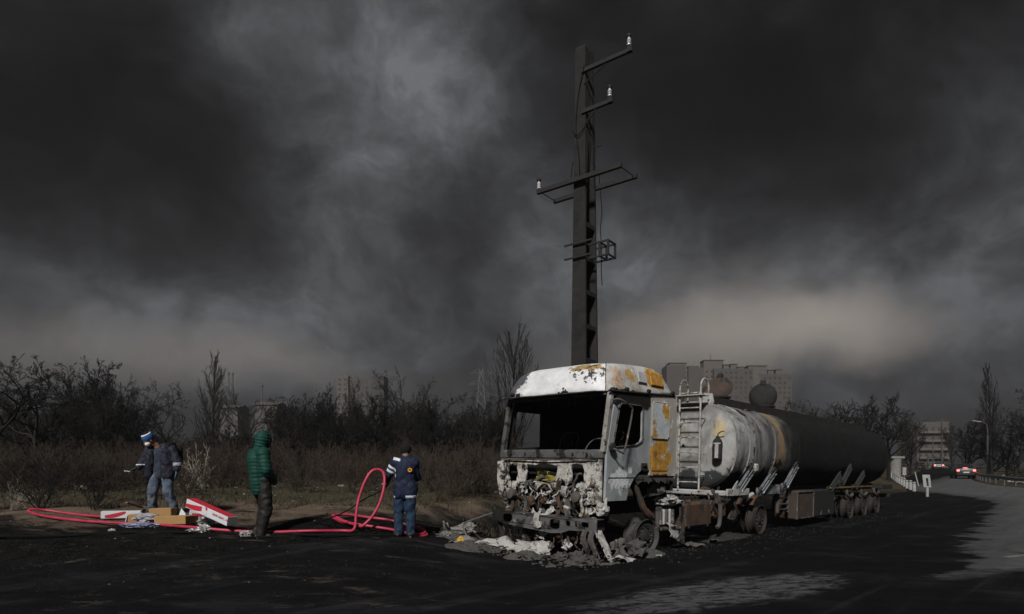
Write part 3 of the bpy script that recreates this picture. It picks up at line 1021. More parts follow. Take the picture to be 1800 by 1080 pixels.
def front_end():
    # pressed bumper beam with lightening holes
    def oval(c, z, w, h, n=14):
        return [(c + w * math.copysign(abs(math.cos(2 * math.pi * k / n)) ** .6, math.cos(2 * math.pi * k / n)), z + h * math.copysign(abs(math.sin(2 * math.pi * k / n)) ** .6, math.sin(2 * math.pi * k / n))) for k in range(n)]
    top = [(.02, .70), (.5, .715), (.62, .725), (1.0, .725), (1.15, .70), (1.75, .69), (1.95, .72), (2.47, .70)]
    bot = [(2.47, .52), (2.1, .50), (1.85, .46), (1.2, .43), (.95, .41), (.72, .43), (.55, .49), (.02, .50)]
    holes = [oval(.86, .575, .115, .085), oval(.58, .605, .05, .045), oval(.42, .605, .028, .05), oval(.24, .605, .075, .045), oval(2.02, .60, .12, .075)]

    def fn(a, b, d):
        return Vector((-.20 - .07 * (1 - ((a - 1.22) / 1.22) ** 2) + d + .012 * mnoise.noise(Vector((a * 4, b * 5, 3))), a, b + .012 * mnoise.noise(Vector((a * 3, 0, 1)))))
    MB().prism(top + bot, holes, fn, .02).build('bumper_beam', M_beam, TR)
    mb = MB()
    n = 22
    mb.grid(n, 3, lambda i, j: fn(.02 + 2.44 * i / (n - 1), .705 + .015 * math.sin(i), .01 + .10 * j) + Vector((0, 0, .01 * mnoise.noise(Vector((i * .8, j * 3, 2))))))
    o = mb.build('bumper_flange', M_beam, TR)
    o.modifiers.new('thick', 'SOLIDIFY').thickness = .015
    mb = MB().prism([(1.18, .74), (1.30, .75), (1.33, .62), (1.30, .50), (1.22, .47), (1.14, .50), (1.12, .58), (1.20, .60)], [], lambda a, b, d: fn(a, b, d - .035), .015)
    mb.build('number_plate_shred', M_ashmetal, TR)
    # bumper brackets and lower stanchions
    for v in (.15, .78, 1.66, 2.30):
        MB().bbox((-.02, v, .56), (.36, .10, .16), .02).build('bumper_bracket', M_black, TR)
        P = [(-.10, v + .05, .48), (-.08 + .05 * rng.random(), v + .04, .32), (-.10 + .1 * rng.random(), v + rng.uniform(-.05, .1), .14), (-.05, v + rng.uniform(-.1, .1), .02)]
        MB().tube(spline(P, 4), .04, 6).build('stanchion', M_black if v > 1 else M_wreck, TR, smooth=True)
    # axle beam and sump seen under the bumper
    MB().bbox((.25, 1.22, .36), (.25, 1.5, .22), .04).build('sump_guard', M_rust, TR)
    for k in range(16):
        v = rng.uniform(.1, 2.35)
        P = [Vector((rng.uniform(-.15, .1), v, rng.uniform(.38, .55)))]
        for i in range(3):
            P.append(P[-1] + Vector((rng.uniform(-.06, .04), rng.uniform(-.10, .10), -rng.uniform(.05, .16))))
        MB().tube(spline(P, 3), rng.choice([.008, .012, .02]), 5).build('hanging_pipe', rng.choice([M_black, M_wreck, M_rust]), TR, smooth=True)
    for v, dx in ((.06, -.25), (.22, -.24)):
        P = [(dx, v, .52), (dx - .03, v + .02, .38), (dx + .02, v - .02, .22), (dx + .06, v - .03, .10)]
        mb = MB()
        mb.tube(spline(P, 4), [.05, .05, .05, .05, .055, .055, .05, .05, .045, .04, .04, .035, .03], 6)
        mb.build('torn_stay', M_wreck, TR, smooth=True)
    # radiator and engine, burnt down to lumps
    MB().bbox((.18, 1.25, .85), (.10, 1.15, .66), .03).build('radiator', M_black, TR)
    for k in range(12):
        MB().box((.11, .75 + k * .09, .88), (.02, .012, .5)).build('radiator_fin', M_wreck, TR)
    MB().bbox((.9, 1.25, .85), (1.1, .75, .75), .08).build('engine_block', M_black, TR)
    # coil-like burnt hoses (the round lumps either side)
    for (v, z, rr) in ((.80, 1.14, .075), (1.98, 1.18, .085)):
        P = [Vector((-.10 + .03 * k / 30 + rr * .5 * math.cos(k * .9), v + .12 * (k / 40 - .5) + .01 * math.sin(k * 2.1), z + rr * math.sin(k * .9))) for k in range(42)]
        MB().tube(P, .022, 6).build('coil', M_ashmetal, TR, smooth=True)
    MB().lathe([(.03, -.14), (.10, -.12), (.115, -.03), (.10, .03), (.05, .06)], (-.06, 2.05, 1.05), 'x', 14).build('headlamp_bowl', M_wreck, TR, smooth=True)
    MB().lathe([(.03, -.14), (.09, -.12), (.10, -.03), (.08, .05)], (-.04, .52, 1.05), 'x', 14).build('headlamp_bowl', M_wreck, TR, smooth=True)
    r2 = random.Random(21)
    # tangle of pipes
    mats = [M_wreck, M_ashmetal, M_black, M_rust, M_front, M_wreck]
    for k in range(46):
        v = r2.uniform(.25, 2.25)
        z = r2.uniform(.74, 1.28)
        p = Vector((r2.uniform(-.12, .08), v, z))
        d = Vector((r2.uniform(-.2, .2), r2.uniform(-1, 1), r2.uniform(-1, 1))).normalized()
        path = [p]
        for i in range(r2.randint(3, 6)):
            d = (d + Vector((r2.uniform(-.25, .25), r2.uniform(-.8, .8), r2.uniform(-.8, .8)))).normalized()
            p = p + d * r2.uniform(.04, .10)
            p.x = max(-.16, min(.12, p.x))
            p.z = max(.70, min(1.5, p.z))
            path.append(p)
        rad = r2.choice([.010, .014, .02, .03, .012])
        MB().tube(spline(path, 3), rad, 6).build('pipe', r2.choice(mats), TR, smooth=True)
    # brackets and torn plates
    for k in range(34):
        v, z = r2.uniform(.2, 2.3), r2.uniform(.68, 1.24)
        rot = Matrix.Rotation(r2.uniform(-1, 1), 3, 'X') @ Matrix.Rotation(r2.uniform(-.7, .7), 3, 'Y')
        mb = MB().bbox((r2.uniform(-.1, .12), v, z), (r2.uniform(.02, .08), r2.uniform(.04, .17), r2.uniform(.05, .22)), .01, rot)
        mb.build('bracket', r2.choice([M_wreck, M_rust, M_black, M_ashmetal, M_wreck]), TR)
    # torn plates caught in the wreckage
    for k in range(56):
        low_ = k > 40
        mb = torn_sheet(r2.uniform(.07, .24), r2.uniform(.04, .13), 200 + k, .3, 7)
        o = mb.build('torn_plate', r2.choice([M_wreck, M_ashmetal, M_front, M_rust, M_ashmetal, M_wreck]), TR)
        o.location = (r2.uniform(-.16, .0), r2.uniform(.1, 2.35), r2.uniform(.12, .45) if low_ else r2.uniform(.74, 1.28))
        o.rotation_euler = (r2.uniform(.8, 2.2), r2.uniform(-.8, .8), r2.uniform(-2.2, -.9))
        o.modifiers.new('thick', 'SOLIDIFY').thickness = .008
    # vertical legs of the front frame between panel and bumper
    for v, m_ in ((.42, M_front), (.92, M_rust), (1.72, M_wreck), (2.05, M_rust)):
        P = [(-.06, v, 1.28), (-.08, v + .03, 1.05), (-.09, v - .02, .85), (-.12, v, .72)]
        MB().tube(spline(P, 4), .032, 6).build('frame_leg', m_, TR, smooth=True)
    # hanging fender lump at the near corner
    crumple((-.02, .05, .86), (.32, .14, .22), 3, 'fender_lump', M_ashmetal, TR)
    MB().tube([(.02, .0, 1.05), (-.02, -.02, .95), (.0, -.02, .84)], [.03, .025, .045], 6).build('fender_stay', M_ashmetal, TR)


def crumple(c, size, seed, name, m, parent=None, sub=3, amp=.45, rot=None, freq=2.4):
    """a crushed lump: icosphere pushed in and out"""
    bm = bmesh.new()
    bmesh.ops.create_icosphere(bm, subdivisions=sub, radius=1.0)
    for v in bm.verts:
        p = v.co.copy()
        q = p * freq + Vector((seed * 7.1, seed * 3.3, seed))
        k = 1 + amp * (mnoise.noise(q) + .6 * mnoise.noise(q * 2.3) + .35 * abs(mnoise.noise(q * 5.1)))
        v.co = Vector((p.x * size[0] / 2 * k, p.y * size[1] / 2 * k, p.z * size[2] / 2 * k))
        if rot is not None:
            v.co = rot @ v.co
    me = bpy.data.meshes.new(name)
    bm.to_mesh(me)
    bm.free()
    return obj(name, me, m, parent, c)


def torn_sheet(w, h, seed, bend=.25, n=12):
    """mesh of a torn, bent piece of sheet metal lying roughly in its own xy plane"""
    r3 = random.Random(seed)
    mb = MB()
    m = max(4, int(n * h / w))
    left = [r3.uniform(0, .25) for _ in range(m)]
    right = [1 - r3.uniform(0, .25) for _ in range(m)]

    def fn(i, j):
        f = left[j] + (right[j] - left[j]) * i / (n - 1)
        x, y = (f - .5) * w, (j / (m - 1) - .5) * h
        z = bend * w * (mnoise.noise(Vector((f * 2.2 + seed, j / m * 1.6, seed))) + .5 * mnoise.noise(Vector((f * 5 + seed, j / m * 4, seed * 2)))) * 1.3
        y += .10 * h * mnoise.noise(Vector((f * 4, seed * 1.7, j)))
        return Vector((x, y, z))
    mb.grid(n, m, fn)
    return mb


front_end()


def wheel(name, c, rad, width, parent, m_rim, m_tyre=None, outer=-1, hubd=.06):
    """bare steel rim: barrel with flanges, dished disc with bolt holes, hub; axis along v"""
    o = thing_part(name, parent, c)
    prof = [(rad, -width / 2), (rad * .985, -width / 2 + .018), (rad * .90, -width / 2 + .03), (rad * .88, -width * .25), (rad * .80, -width * .1), (rad * .80, width * .1),
            (rad * .88, width * .25), (rad * .90, width / 2 - .03), (rad * .985, width / 2 - .018), (rad, width / 2), (rad * .94, width / 2), (rad * .84, width * .25), (rad * .75, 0), (rad * .84, -width * .25), (rad * .94, -width / 2)]
    MB().lathe(prof, (0, 0, 0), 'y', 32, closed=True).build('rim', m_rim, o, smooth=35)
    s = outer
    d = [(.0, s * (width * .40)), (.10, s * width * .41), (.13, s * width * .30), (rad * .45, s * width * .27), (rad * .62, s * width * .36), (rad * .80, s * width * .30), (rad * .83, s * .02), (.02, s * -.03)]
    MB().lathe(d, (0, 0, 0), 'y', 28).build('disc', M_black, o, smooth=35)
    MB().lathe([(.02, s * width * .50), (.075, s * width * .49), (.085, s * width * .15), (.085, 0)], (0, 0, 0), 'y', 16).build('hub', M_black, o, smooth=35)
    mb = MB()
    for k in range(10):
        a = 2 * math.pi * k / 10
        mb.lathe([(.012, s * width * .40), (.012, s * width * .25)], (.165 * math.cos(a), 0, .165 * math.sin(a)), 'y', 6)
    tag(mb.build('wheel_nut', M_wreck, o), kind='stuff')
    return o


def thing_part(name, parent, c):
    o = bpy.data.objects.new(name, None)
    C.objects.link(o)
    o.parent = parent
    o.location = c
    o.empty_display_size = .1
    return o


M_rim = burnt('burnt_rim', (.060, .056, .052), [((.20, .19, .175), 5, .60, .10, 101), ((.13, .07, .035), 4, .62, .08, 102), (SOOT, 3, .55, .1, 103)], rough=.75)
M_rimr = burnt('rusted_rim', (.030, .023, .018), [((.09, .068, .050), 5, .60, .10, 111), ((.035, .03, .028), 3, .52, .1, 103)], rough=.8)


def chassis():
    w1 = wheel('wheel', (1.40, .17, .315), .325, .30, TR, M_rim)
    w1.rotation_euler = (0, 0, R(-9))
    w1b = wheel('wheel', (1.40, 2.28, .315), .325, .30, TR, M_rim, outer=1)
    MB().tube([(1.40, .3, .36), (1.40, 2.2, .36)], .06, 8).build('axle', M_black, TR)
    for v in (.80, 1.66):
        MB().bbox((3.7, v, .80), (7.4, .08, .26), .012).build('chassis_rail', M_black, TR)
    for u in (2.6, 3.9, 5.2, 7.2):
        MB().bbox((u, 1.23, .80), (.12, .8, .18), .015).build('cross_member', M_black, TR)
    # inner wheel arch, dark; shock absorber tube; torn liner
    mb = MB()
    mb.grid(12, 2, lambda i, j: Vector((1.38 + .80 * math.cos(R(15 + 150 * i / 11)), .06 + .75 * j, .74 + .74 * math.sin(R(15 + 150 * i / 11)))))
    o = mb.build('wheel_arch', M_dark, TR)
    o.modifiers.new('thick', 'SOLIDIFY').thickness = .02
    MB().tube(spline([(1.02, .10, 1.28), (1.13, .06, 1.05), (1.22, .04, .86), (1.36, .03, .74), (1.52, .04, .66)], 4), [.05] * 5 + [.062] * 6 + [.075] * 6, 8).build('air_pipe', M_rust, TR, smooth=True)
    mb = torn_sheet(.9, .32, 5, .18, 16)
    o = mb.build('arch_liner', M_wreck, TR, smooth=True)
    o.location = (1.75, .12, 1.20)
    o.rotation_euler = (R(80), 0, R(4))
    mb = MB()
    r3 = random.Random(4)
    top = [(.95 + .12 * k, 1.43 + .02 * r3.random()) for k in range(12)]
    low = [(.95 + .06 * k, 1.36 - .07 * r3.random() - .04 * (k % 2)) for k in range(22, -1, -1)]
    mb.prism(top + low, [], side_fn(.02, 1), .012)
    mb.build('arch_trim', M_wreck, TR)
    # fender remains and battery shelf behind the front wheel
    MB().bbox((2.18, .17, .62), (.5, .10, .42), .03).build('battery_box', M_wreck, TR)
    for k in range(5):
        MB().bbox((1.95 + .11 * k, .10, .63), (.075, .06, .30), .02).build('battery_cell', M_ashmetal if k % 2 else M_wreck, TR)
    crumple((2.30, .16, .93), (.75, .30, .20), 9, 'melted_cover', M_ashmetal, TR, amp=.5)
    mb = torn_sheet(.62, .26, 12, .14)
    o = mb.build('mudguard_shred', M_ashmetal, TR, smooth=True)
    o.location = (2.28, -.02, .34)
    o.rotation_euler = (R(84), R(14), R(3))
    o.modifiers.new('thick', 'SOLIDIFY').thickness = .012
    mb = MB().prism([(2.48, .80), (2.66, .84), (2.68, .12), (2.60, .08), (2.40, .16), (2.38, .2), (2.52, .3)], [], side_fn(-.02, 1), .02)
    mb.build('mudflap', M_wreck, TR)
    MB().tube([(1.9, .05, .42), (2.5, .0, .40)], .035, 8).build('side_rail', M_wreck, TR)
    # fuel tank box, rusty, with straps
    MB().bbox((3.35, .34, .62), (1.15, .62, .52), .05).build('fuel_tank', M_rust, TR)
    for u in (2.95, 3.75):
        MB().bbox((u, .34, .62), (.06, .65, .55), .05).build('tank_strap', M_black, TR)
    MB().bbox((2.74, .05, .55), (.05, .05, .75), .01).build('post', M_wreck, TR)
    P = [(4.25, .10, 1.02), (4.33, .06, .88), (4.36, .05, .62), (4.34, .06, .36), (4.28, .08, .30)]
    MB().tube(spline(P, 4), .045, 8).build('exhaust_stay', M_wreck, TR, smooth=True)
    MB().tube([(4.08, .12, 1.12), (4.14, .08, 1.0), (4.20, .06, .85)], .03, 6).build('stay', M_wreck, TR)
    MB().bbox((4.75, .45, .66), (.5, .5, .40), .06).build('air_tank_box', M_rust, TR)
    MB().lathe([(.03, -.36), (.17, -.34), (.19, -.28), (.19, .28), (.17, .34), (.03, .36)], (5.25, .45, .72), 'x', 18).build('air_tank', M_black, TR, smooth=True)
    MB().lathe([(.03, -.30), (.15, -.28), (.17, -.22), (.17, .22), (.15, .28), (.03, .3)], (5.2, .75, .98), 'x', 18).build('air_tank', M_rust, TR, smooth=True)
    # drive axle with bare dual rims and a curved mudguard stay
    for v, s in ((.16, -1), (.50, -1), (2.0, 1), (2.32, 1)):
        wheel('wheel', (6.55, v, .35), .36, .24, TR, M_rimr, outer=s)
    MB().tube([(6.55, .3, .38), (6.55, 2.2, .38)], .09, 10).build('axle', M_black, TR)
    MB().lathe([(.05, -.2), (.26, -.12), (.28, .0), (.26, .12), (.05, .2)], (6.55, 1.25, .40), 'x', 14).build('differential', M_black, TR, smooth=True)
    mb = MB()
    mb.grid(9, 2, lambda i, j: Vector((6.55 + .50 * math.cos(R(70 + 75 * i / 8)), .08 + .42 * j, .42 + .52 * math.sin(R(70 + 75 * i / 8)))))
    o = mb.build('mudguard', M_rust, TR)
    o.modifiers.new('thick', 'SOLIDIFY').thickness = .02
    MB().tube([(5.6, .15, .95), (5.9, .12, .9), (6.15, .1, .98)], .05, 8).build('stay', M_ashmetal, TR)
    r4 = random.Random(33)
    for k in range(18):
        u = r4.uniform(2.6, 6.2)
        P = [Vector((u, r4.uniform(.08, .5), r4.uniform(.85, 1.1)))]
        for i in range(4):
            P.append(P[-1] + Vector((r4.uniform(-.15, .2), r4.uniform(-.03, .03), r4.uniform(-.2, .06))))
        MB().tube(spline(P, 3), r4.choice([.012, .018, .03]), 6).build('pipe', r4.choice([M_black, M_wreck, M_black, M_rust]), TR, smooth=True)
    # fifth wheel
    MB().bbox((6.2, 1.23, .98), (.9, .85, .08), .03).build('coupling_plate', M_black, TR)


chassis()
# ------------------------------------------------------------------ the tank trailer
TT = truck_empty('tank_trailer', 'long fuel tank semi-trailer, front end burnt pale and rusty, rear blackened with soot', 'trailer')


def tank_mat(name, light):
    m, nt, p = mat(name)
    co = coords(nt)
    x, y, z = nt.sep(co)
    n1 = nt.noise(co, 1.1, 8, .62, .5)
    n2 = nt.noise(co, 3.4, 9, .66, .2)
    n3 = nt.noise(co, 9.0, 8, .7)
    st = nt.noise(nt.mapping(co, scale=(1.6, 1.6, .35)), 2.2, 8, .65, .4)
    pale = nt.mix(nt.mapr(st, .32, .68), (.15, .145, .14), (.36, .36, .355))
    pale = nt.mix(nt.mapr(n2, .56, .70), pale, (.47, .47, .465))
    pale = nt.mix(nt.mapr(n2, .46, .34, 0, .8), pale, (.07, .066, .062))
    tan = nt.mix(nt.mapr(n3, .4, .65), (.33, .255, .16), (.37, .23, .075))
    wob = nt.math('ADD', nt.math('MULTIPLY', nt.math('SUBTRACT', n1, .5), 3.2), nt.math('MULTIPLY', nt.math('SUBTRACT', n2, .5), 1.2))
    xx = nt.math('ADD', x, wob)
    # bare, scorched grey strip behind the head; then a rust-coloured line where the soot begins
    grey = nt.mix(nt.mapr(st, .3, .7), (.075, .072, .07), (.21, .21, .21))
    col = nt.mix(nt.mapr(xx, 5.7, 7.2), pale, grey)
    q = nt.math('ABSOLUTE', nt.math('SUBTRACT', nt.math('ADD', x, nt.math('MULTIPLY', wob, .42)), 7.75))
    col = nt.mix(nt.mapr(q, .08, .34, .8, 0), col, tan)
    col = nt.mix(nt.math('MULTIPLY', nt.mapr(n1, .56, .66), nt.mapr(x, 6.8, 8.6, .75, 0)), col, tan)
    soot = nt.mix(nt.mapr(n2, .3, .7), (.006, .0059, .0058), (.012, .0118, .0118))
    blk = nt.mapr(nt.math('ADD', x, nt.math('MULTIPLY', wob, .95)), 7.0, 9.0)
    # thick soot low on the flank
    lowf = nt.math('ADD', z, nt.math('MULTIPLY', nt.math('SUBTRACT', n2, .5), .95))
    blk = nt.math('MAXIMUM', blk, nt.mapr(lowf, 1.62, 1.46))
    blk = nt.math('MAXIMUM', blk, nt.math('MULTIPLY', nt.mapr(n1, .57, .63), nt.mapr(x, 5.1, 5.5)))
    run_ = nt.noise(nt.mapping(co, loc=(2, 7, 3), scale=(2.6, 2.6, .30)), 2.0, 9, .7, .5)
    col = nt.mix(nt.mapr(run_, .50, .70, 0, .85), col, (.035, .032, .030))
    col = nt.mix(blk, col, soot)
    # brighter scuffs on the rear shoulder
    col = nt.mix(nt.math('MULTIPLY', nt.mapr(n3, .62, .72), nt.mapr(x, 7, 9, 0, .22)), col, (.13, .11, .09))
    nt.l.new(col, p.inputs['Base Color'])
    rr = nt.mix(blk, (.55, .55, .55), (.85, .85, .85))
    nt.l.new(rr, p.inputs['Roughness'])
    p.inputs['Specular IOR Level'].default_value = .22
    nt.l.new(nt.bump(nt.math('ADD', nt.math('MULTIPLY', n3, .5), n2), .35, .03), p.inputs['Normal'])
    return m


def head_mat():
    m, nt, p = mat('tank_head_paint')
    co = coords(nt)
    x, y, z = nt.sep(co)
    n1 = nt.noise(co, 1.6, 8, .62, .4)
    n2 = nt.noise(co, 4.2, 9, .68, .2)
    n3 = nt.noise(co, 12, 7, .7)
    col = nt.mix(nt.mapr(n1, .34, .64), (.17, .165, .155), (.40, .40, .39))
    col = nt.mix(nt.mapr(n2, .58, .66), col, (.43, .42, .40))
    col = nt.mix(nt.mapr(n2, .40, .30, 0, .85), col, (.06, .057, .055))
    d = nt.vmath('LENGTH', nt.mapping(nt.vmath('SUBTRACT', co, (5.0, .38, 2.45)), scale=(.6, 3.6, 2.0)), out=1)
    col = nt.mix(nt.mapr(nt.math('ADD', d, nt.math('MULTIPLY', n2, 1.2)), .7, 1.3, .8, 0), col, (.50, .38, .16))
    rn = nt.noise(nt.mapping(co, loc=(4, 2, 8), scale=(2.4, 2.4, .45)), 2.2, 9, .7, .5)
    col = nt.mix(nt.mapr(rn, .50, .72, 0, .75), col, (.075, .068, .062))
    col = nt.mix(nt.mapr(nt.noise(nt.mapping(co, loc=(9, 2, 1)), 2.6, 8, .7), .56, .68, 0, .6), col, (.30, .235, .15))
    zl = nt.math('ADD', z, nt.math('MULTIPLY', nt.math('SUBTRACT', n2, .5), 1.3))
    col = nt.mix(nt.mapr(zl, 1.52, 1.44), col, (.035, .037, .041))
    col = nt.mix(nt.mapr(nt.math('ADD', z, nt.math('MULTIPLY', nt.math('SUBTRACT', n1, .5), .9)), 2.72, 2.95, 0, .8), col, (.11, .105, .10))
    col = nt.mix(nt.mapr(n3, .66, .70), col, SOOT)
    nt.l.new(col, p.inputs['Base Color'])
    p.inputs['Roughness'].default_value = .6
    nt.l.new(nt.bump(nt.math('ADD', n3, n2), .25, .02), p.inputs['Normal'])
    return m


M_tank = tank_mat('tank_paint', 1)
M_head = head_mat()
M_saddle = burnt('saddle_steel', (.17, .18, .19), [((.42, .44, .46), 4.5, .57, .06, 121), ((.02, .02, .02), 3.2, .50, .08, 122)], rough=.6)
M_box_brown = burnt('toolbox_brown', (.060, .042, .033), [((.12, .075, .05), 3, .55, .1, 131), ((.20, .18, .15), 10, .70, .03, 132), (SOOT, 2.5, .58, .1, 133)], rough=.85)
M_box_dark = burnt('toolbox_dark', (.018, .0185, .0185), [((.05, .045, .04), 5, .62, .08, 141), ((.22, .21, .19), 7, .74, .02, 142)], rough=.8)

U0, U1, VC, ZC, RV, RZ_ = 5.05, 18.2, 1.23, 2.09, 1.20, 1.03


def ell(a, k=1.0):
    c, s = math.cos(a), math.sin(a)
    e = .80
    return VC + RV * k * math.copysign(abs(c) ** e, c), ZC + RZ_ * k * math.copysign(abs(s) ** e, s)


def tank():
    n, m = 56, 66
    mb = MB()

    def fn(i, j):
        u = U0 + (U1 - U0) * j / (m - 1)
        a = 2 * math.pi * i / n
        v, z = ell(a)
        dent = .030 * mnoise.noise(Vector((u * .9, v * 1.1, z * 1.1))) + .012 * mnoise.noise(Vector((u * 2.5, v * 2.5, z * 2.5)))
        return Vector((u, v + (v - VC) * dent, z + (z - ZC) * dent))
    mb.grid(n, m, fn, True)
    mb.build('shell', M_tank, TT, smooth='all')
    for u, s, mm, dp in ((U0, -1, M_head, .20), (U1, 1, M_tank, .75)):
        mb = MB()
        q = 9

        def hd(i, j):
            t = j / (q - 1)
            k = math.cos(t * math.pi / 2) if j < q - 1 else .01
            v, z = ell(2 * math.pi * i / n, k ** .75)
            return Vector((u + s * dp * math.sin(t * math.pi / 2), v, z))
        mb.grid(n, q, hd, True)
        mb.build('head', mm, TT, smooth='all')
    for u in (U0, 5.75, 7.3, 8.95, U1):
        ring = [Vector((u, *ell(2 * math.pi * k / n, 1.006))) for k in range(n)]
        MB().tube(ring, .018, 6, closed=True).build('weld_ring', M_tank, TT, smooth=True)
    # reinforcing strip on the shoulder
    ring = [Vector((5.95 + .12 * k / 8, *ell(R(196 - 6.5 * k), 1.012))) for k in range(9)]
    MB().tube(ring, .028, 6).build('strap', M_saddle, TT, smooth=True)
    # walkway coaming on top
    for v in (.86, 1.62):
        mb = MB()
        mb.grid(40, 2, lambda i, j: Vector((5.15 + 12.9 * i / 39, v, 2.96 + (.33 + .015 * mnoise.noise(Vector((i * .6, v, 0)))) * j)))
        o = mb.build('coaming', M_black, TT)
        o.modifiers.new('thick', 'SOLIDIFY').thickness = .02
    MB().box((11.6, 1.24, 3.075), (12.9, .74, .02)).build('walkway', M_black, TT)
    for u in (5.16, 18.0):
        MB().box((u, 1.24, 3.12), (.02, .76, .34)).build('coaming_end', M_wreck, TT)
    # front bracket plate by the ladder head
    mb = MB().prism([(.62, 2.98), (.95, 2.98), (.95, 3.34), (.62, 3.30), (.58, 3.1)], [], lambda a, b, d: Vector((5.02 + d, a, b)), .03)
    mb.build('gusset', M_ashmetal, TT)
    # hatches: open dished lids on their collars
    for u, z, tilt, yaw, m_ in ((6.45, 3.62, 52, 8, M_box_brown), (9.35, 3.66, 84, 22, M_black)):
        rot = Matrix.Rotation(R(yaw), 3, 'Z') @ Matrix.Rotation(R(-tilt), 3, 'Y')
        o = thing_part('hatch', TT, (u, 1.2, z))
        MB().lathe([(.0, .10), (.16, .092), (.27, .065), (.345, .015), (.37, -.03), (.385, -.035), (.385, -.065), (.35, -.065), (.33, -.03), (.0, .05)], (0, 0, 0), 'z', 28, rot=rot).build('lid', m_, o, smooth=40)
        up = rot @ Vector((-.38, 0, 0))
        if up.z < 0:
            up = -up
        MB().bbox(up, (.16, .14, .12), .02, rot).build('latch', M_black, o)
        MB().lathe([(.30, 0), (.30, .28), (.34, .29), (.34, .33), (.28, .33)], (0.0, 0, 3.05 - z), 'z', 24).build('collar', M_black, o, smooth=40)
    # ladder on the head with looped hand rails
    lv0, lv1, lu = .70, 1.22, 4.62
    lad = thing_part('ladder', TT, (0, 0, 0))
    for v in (lv0, lv1):
        P = [(lu, v, 1.06), (lu, v, 3.25)] + [(lu + .19 - .19 * math.cos(a), v, 3.42 + .20 * math.sin(a)) for a in [math.pi * k / 8 for k in range(9)]] + [(lu + .38, v, 3.16)]
        MB().tube(P, .022, 8).build('stile', M_ashmetal if v < 1 else M_front, lad, smooth=True)
        MB().tube([(lu, v, 2.7), (4.85, v, 2.7)], .014, 6).build('standoff', M_wreck, lad)
        MB().tube([(lu, v, 1.4), (4.85, v, 1.4)], .014, 6).build('standoff', M_wreck, lad)
    for k in range(7):
        z = 1.25 + k * .34
        MB().tube([(lu, lv0, z), (lu, lv1, z)], .016, 6).build('rung', M_front, lad)
    MB().bbox((4.70, 1.0, 3.23), (.34, .75, .025), .008).build('step_plate', M_ashmetal, lad)
    # fire extinguisher on the head
    ex = thing_part('extinguisher', TT, (4.80, .36, 2.0))
    MB().lathe([(.05, -.23), (.10, -.215), (.11, -.17), (.11, .16), (.085, .22), (.04, .26), (.04, .30)], (0, 0, 0), 'z', 20).build('cylinder', M_black, ex, smooth=40)
    MB().bbox((-.105, -.03, -.03), (.02, .085, .34), .008).build('label_strip', M_ashmetal, ex)
    MB().lathe([(.117, -.01), (.117, .02)], (0, 0, .13), 'z', 20).build('band', M_ashmetal, ex)
    MB().tube(spline([(0, 0, .30), (-.02, -.03, .36), (-.02, -.10, .40), (-.01, -.16, .41)], 4), .014, 6).build('lever', M_rust, ex, smooth=True)


tank()


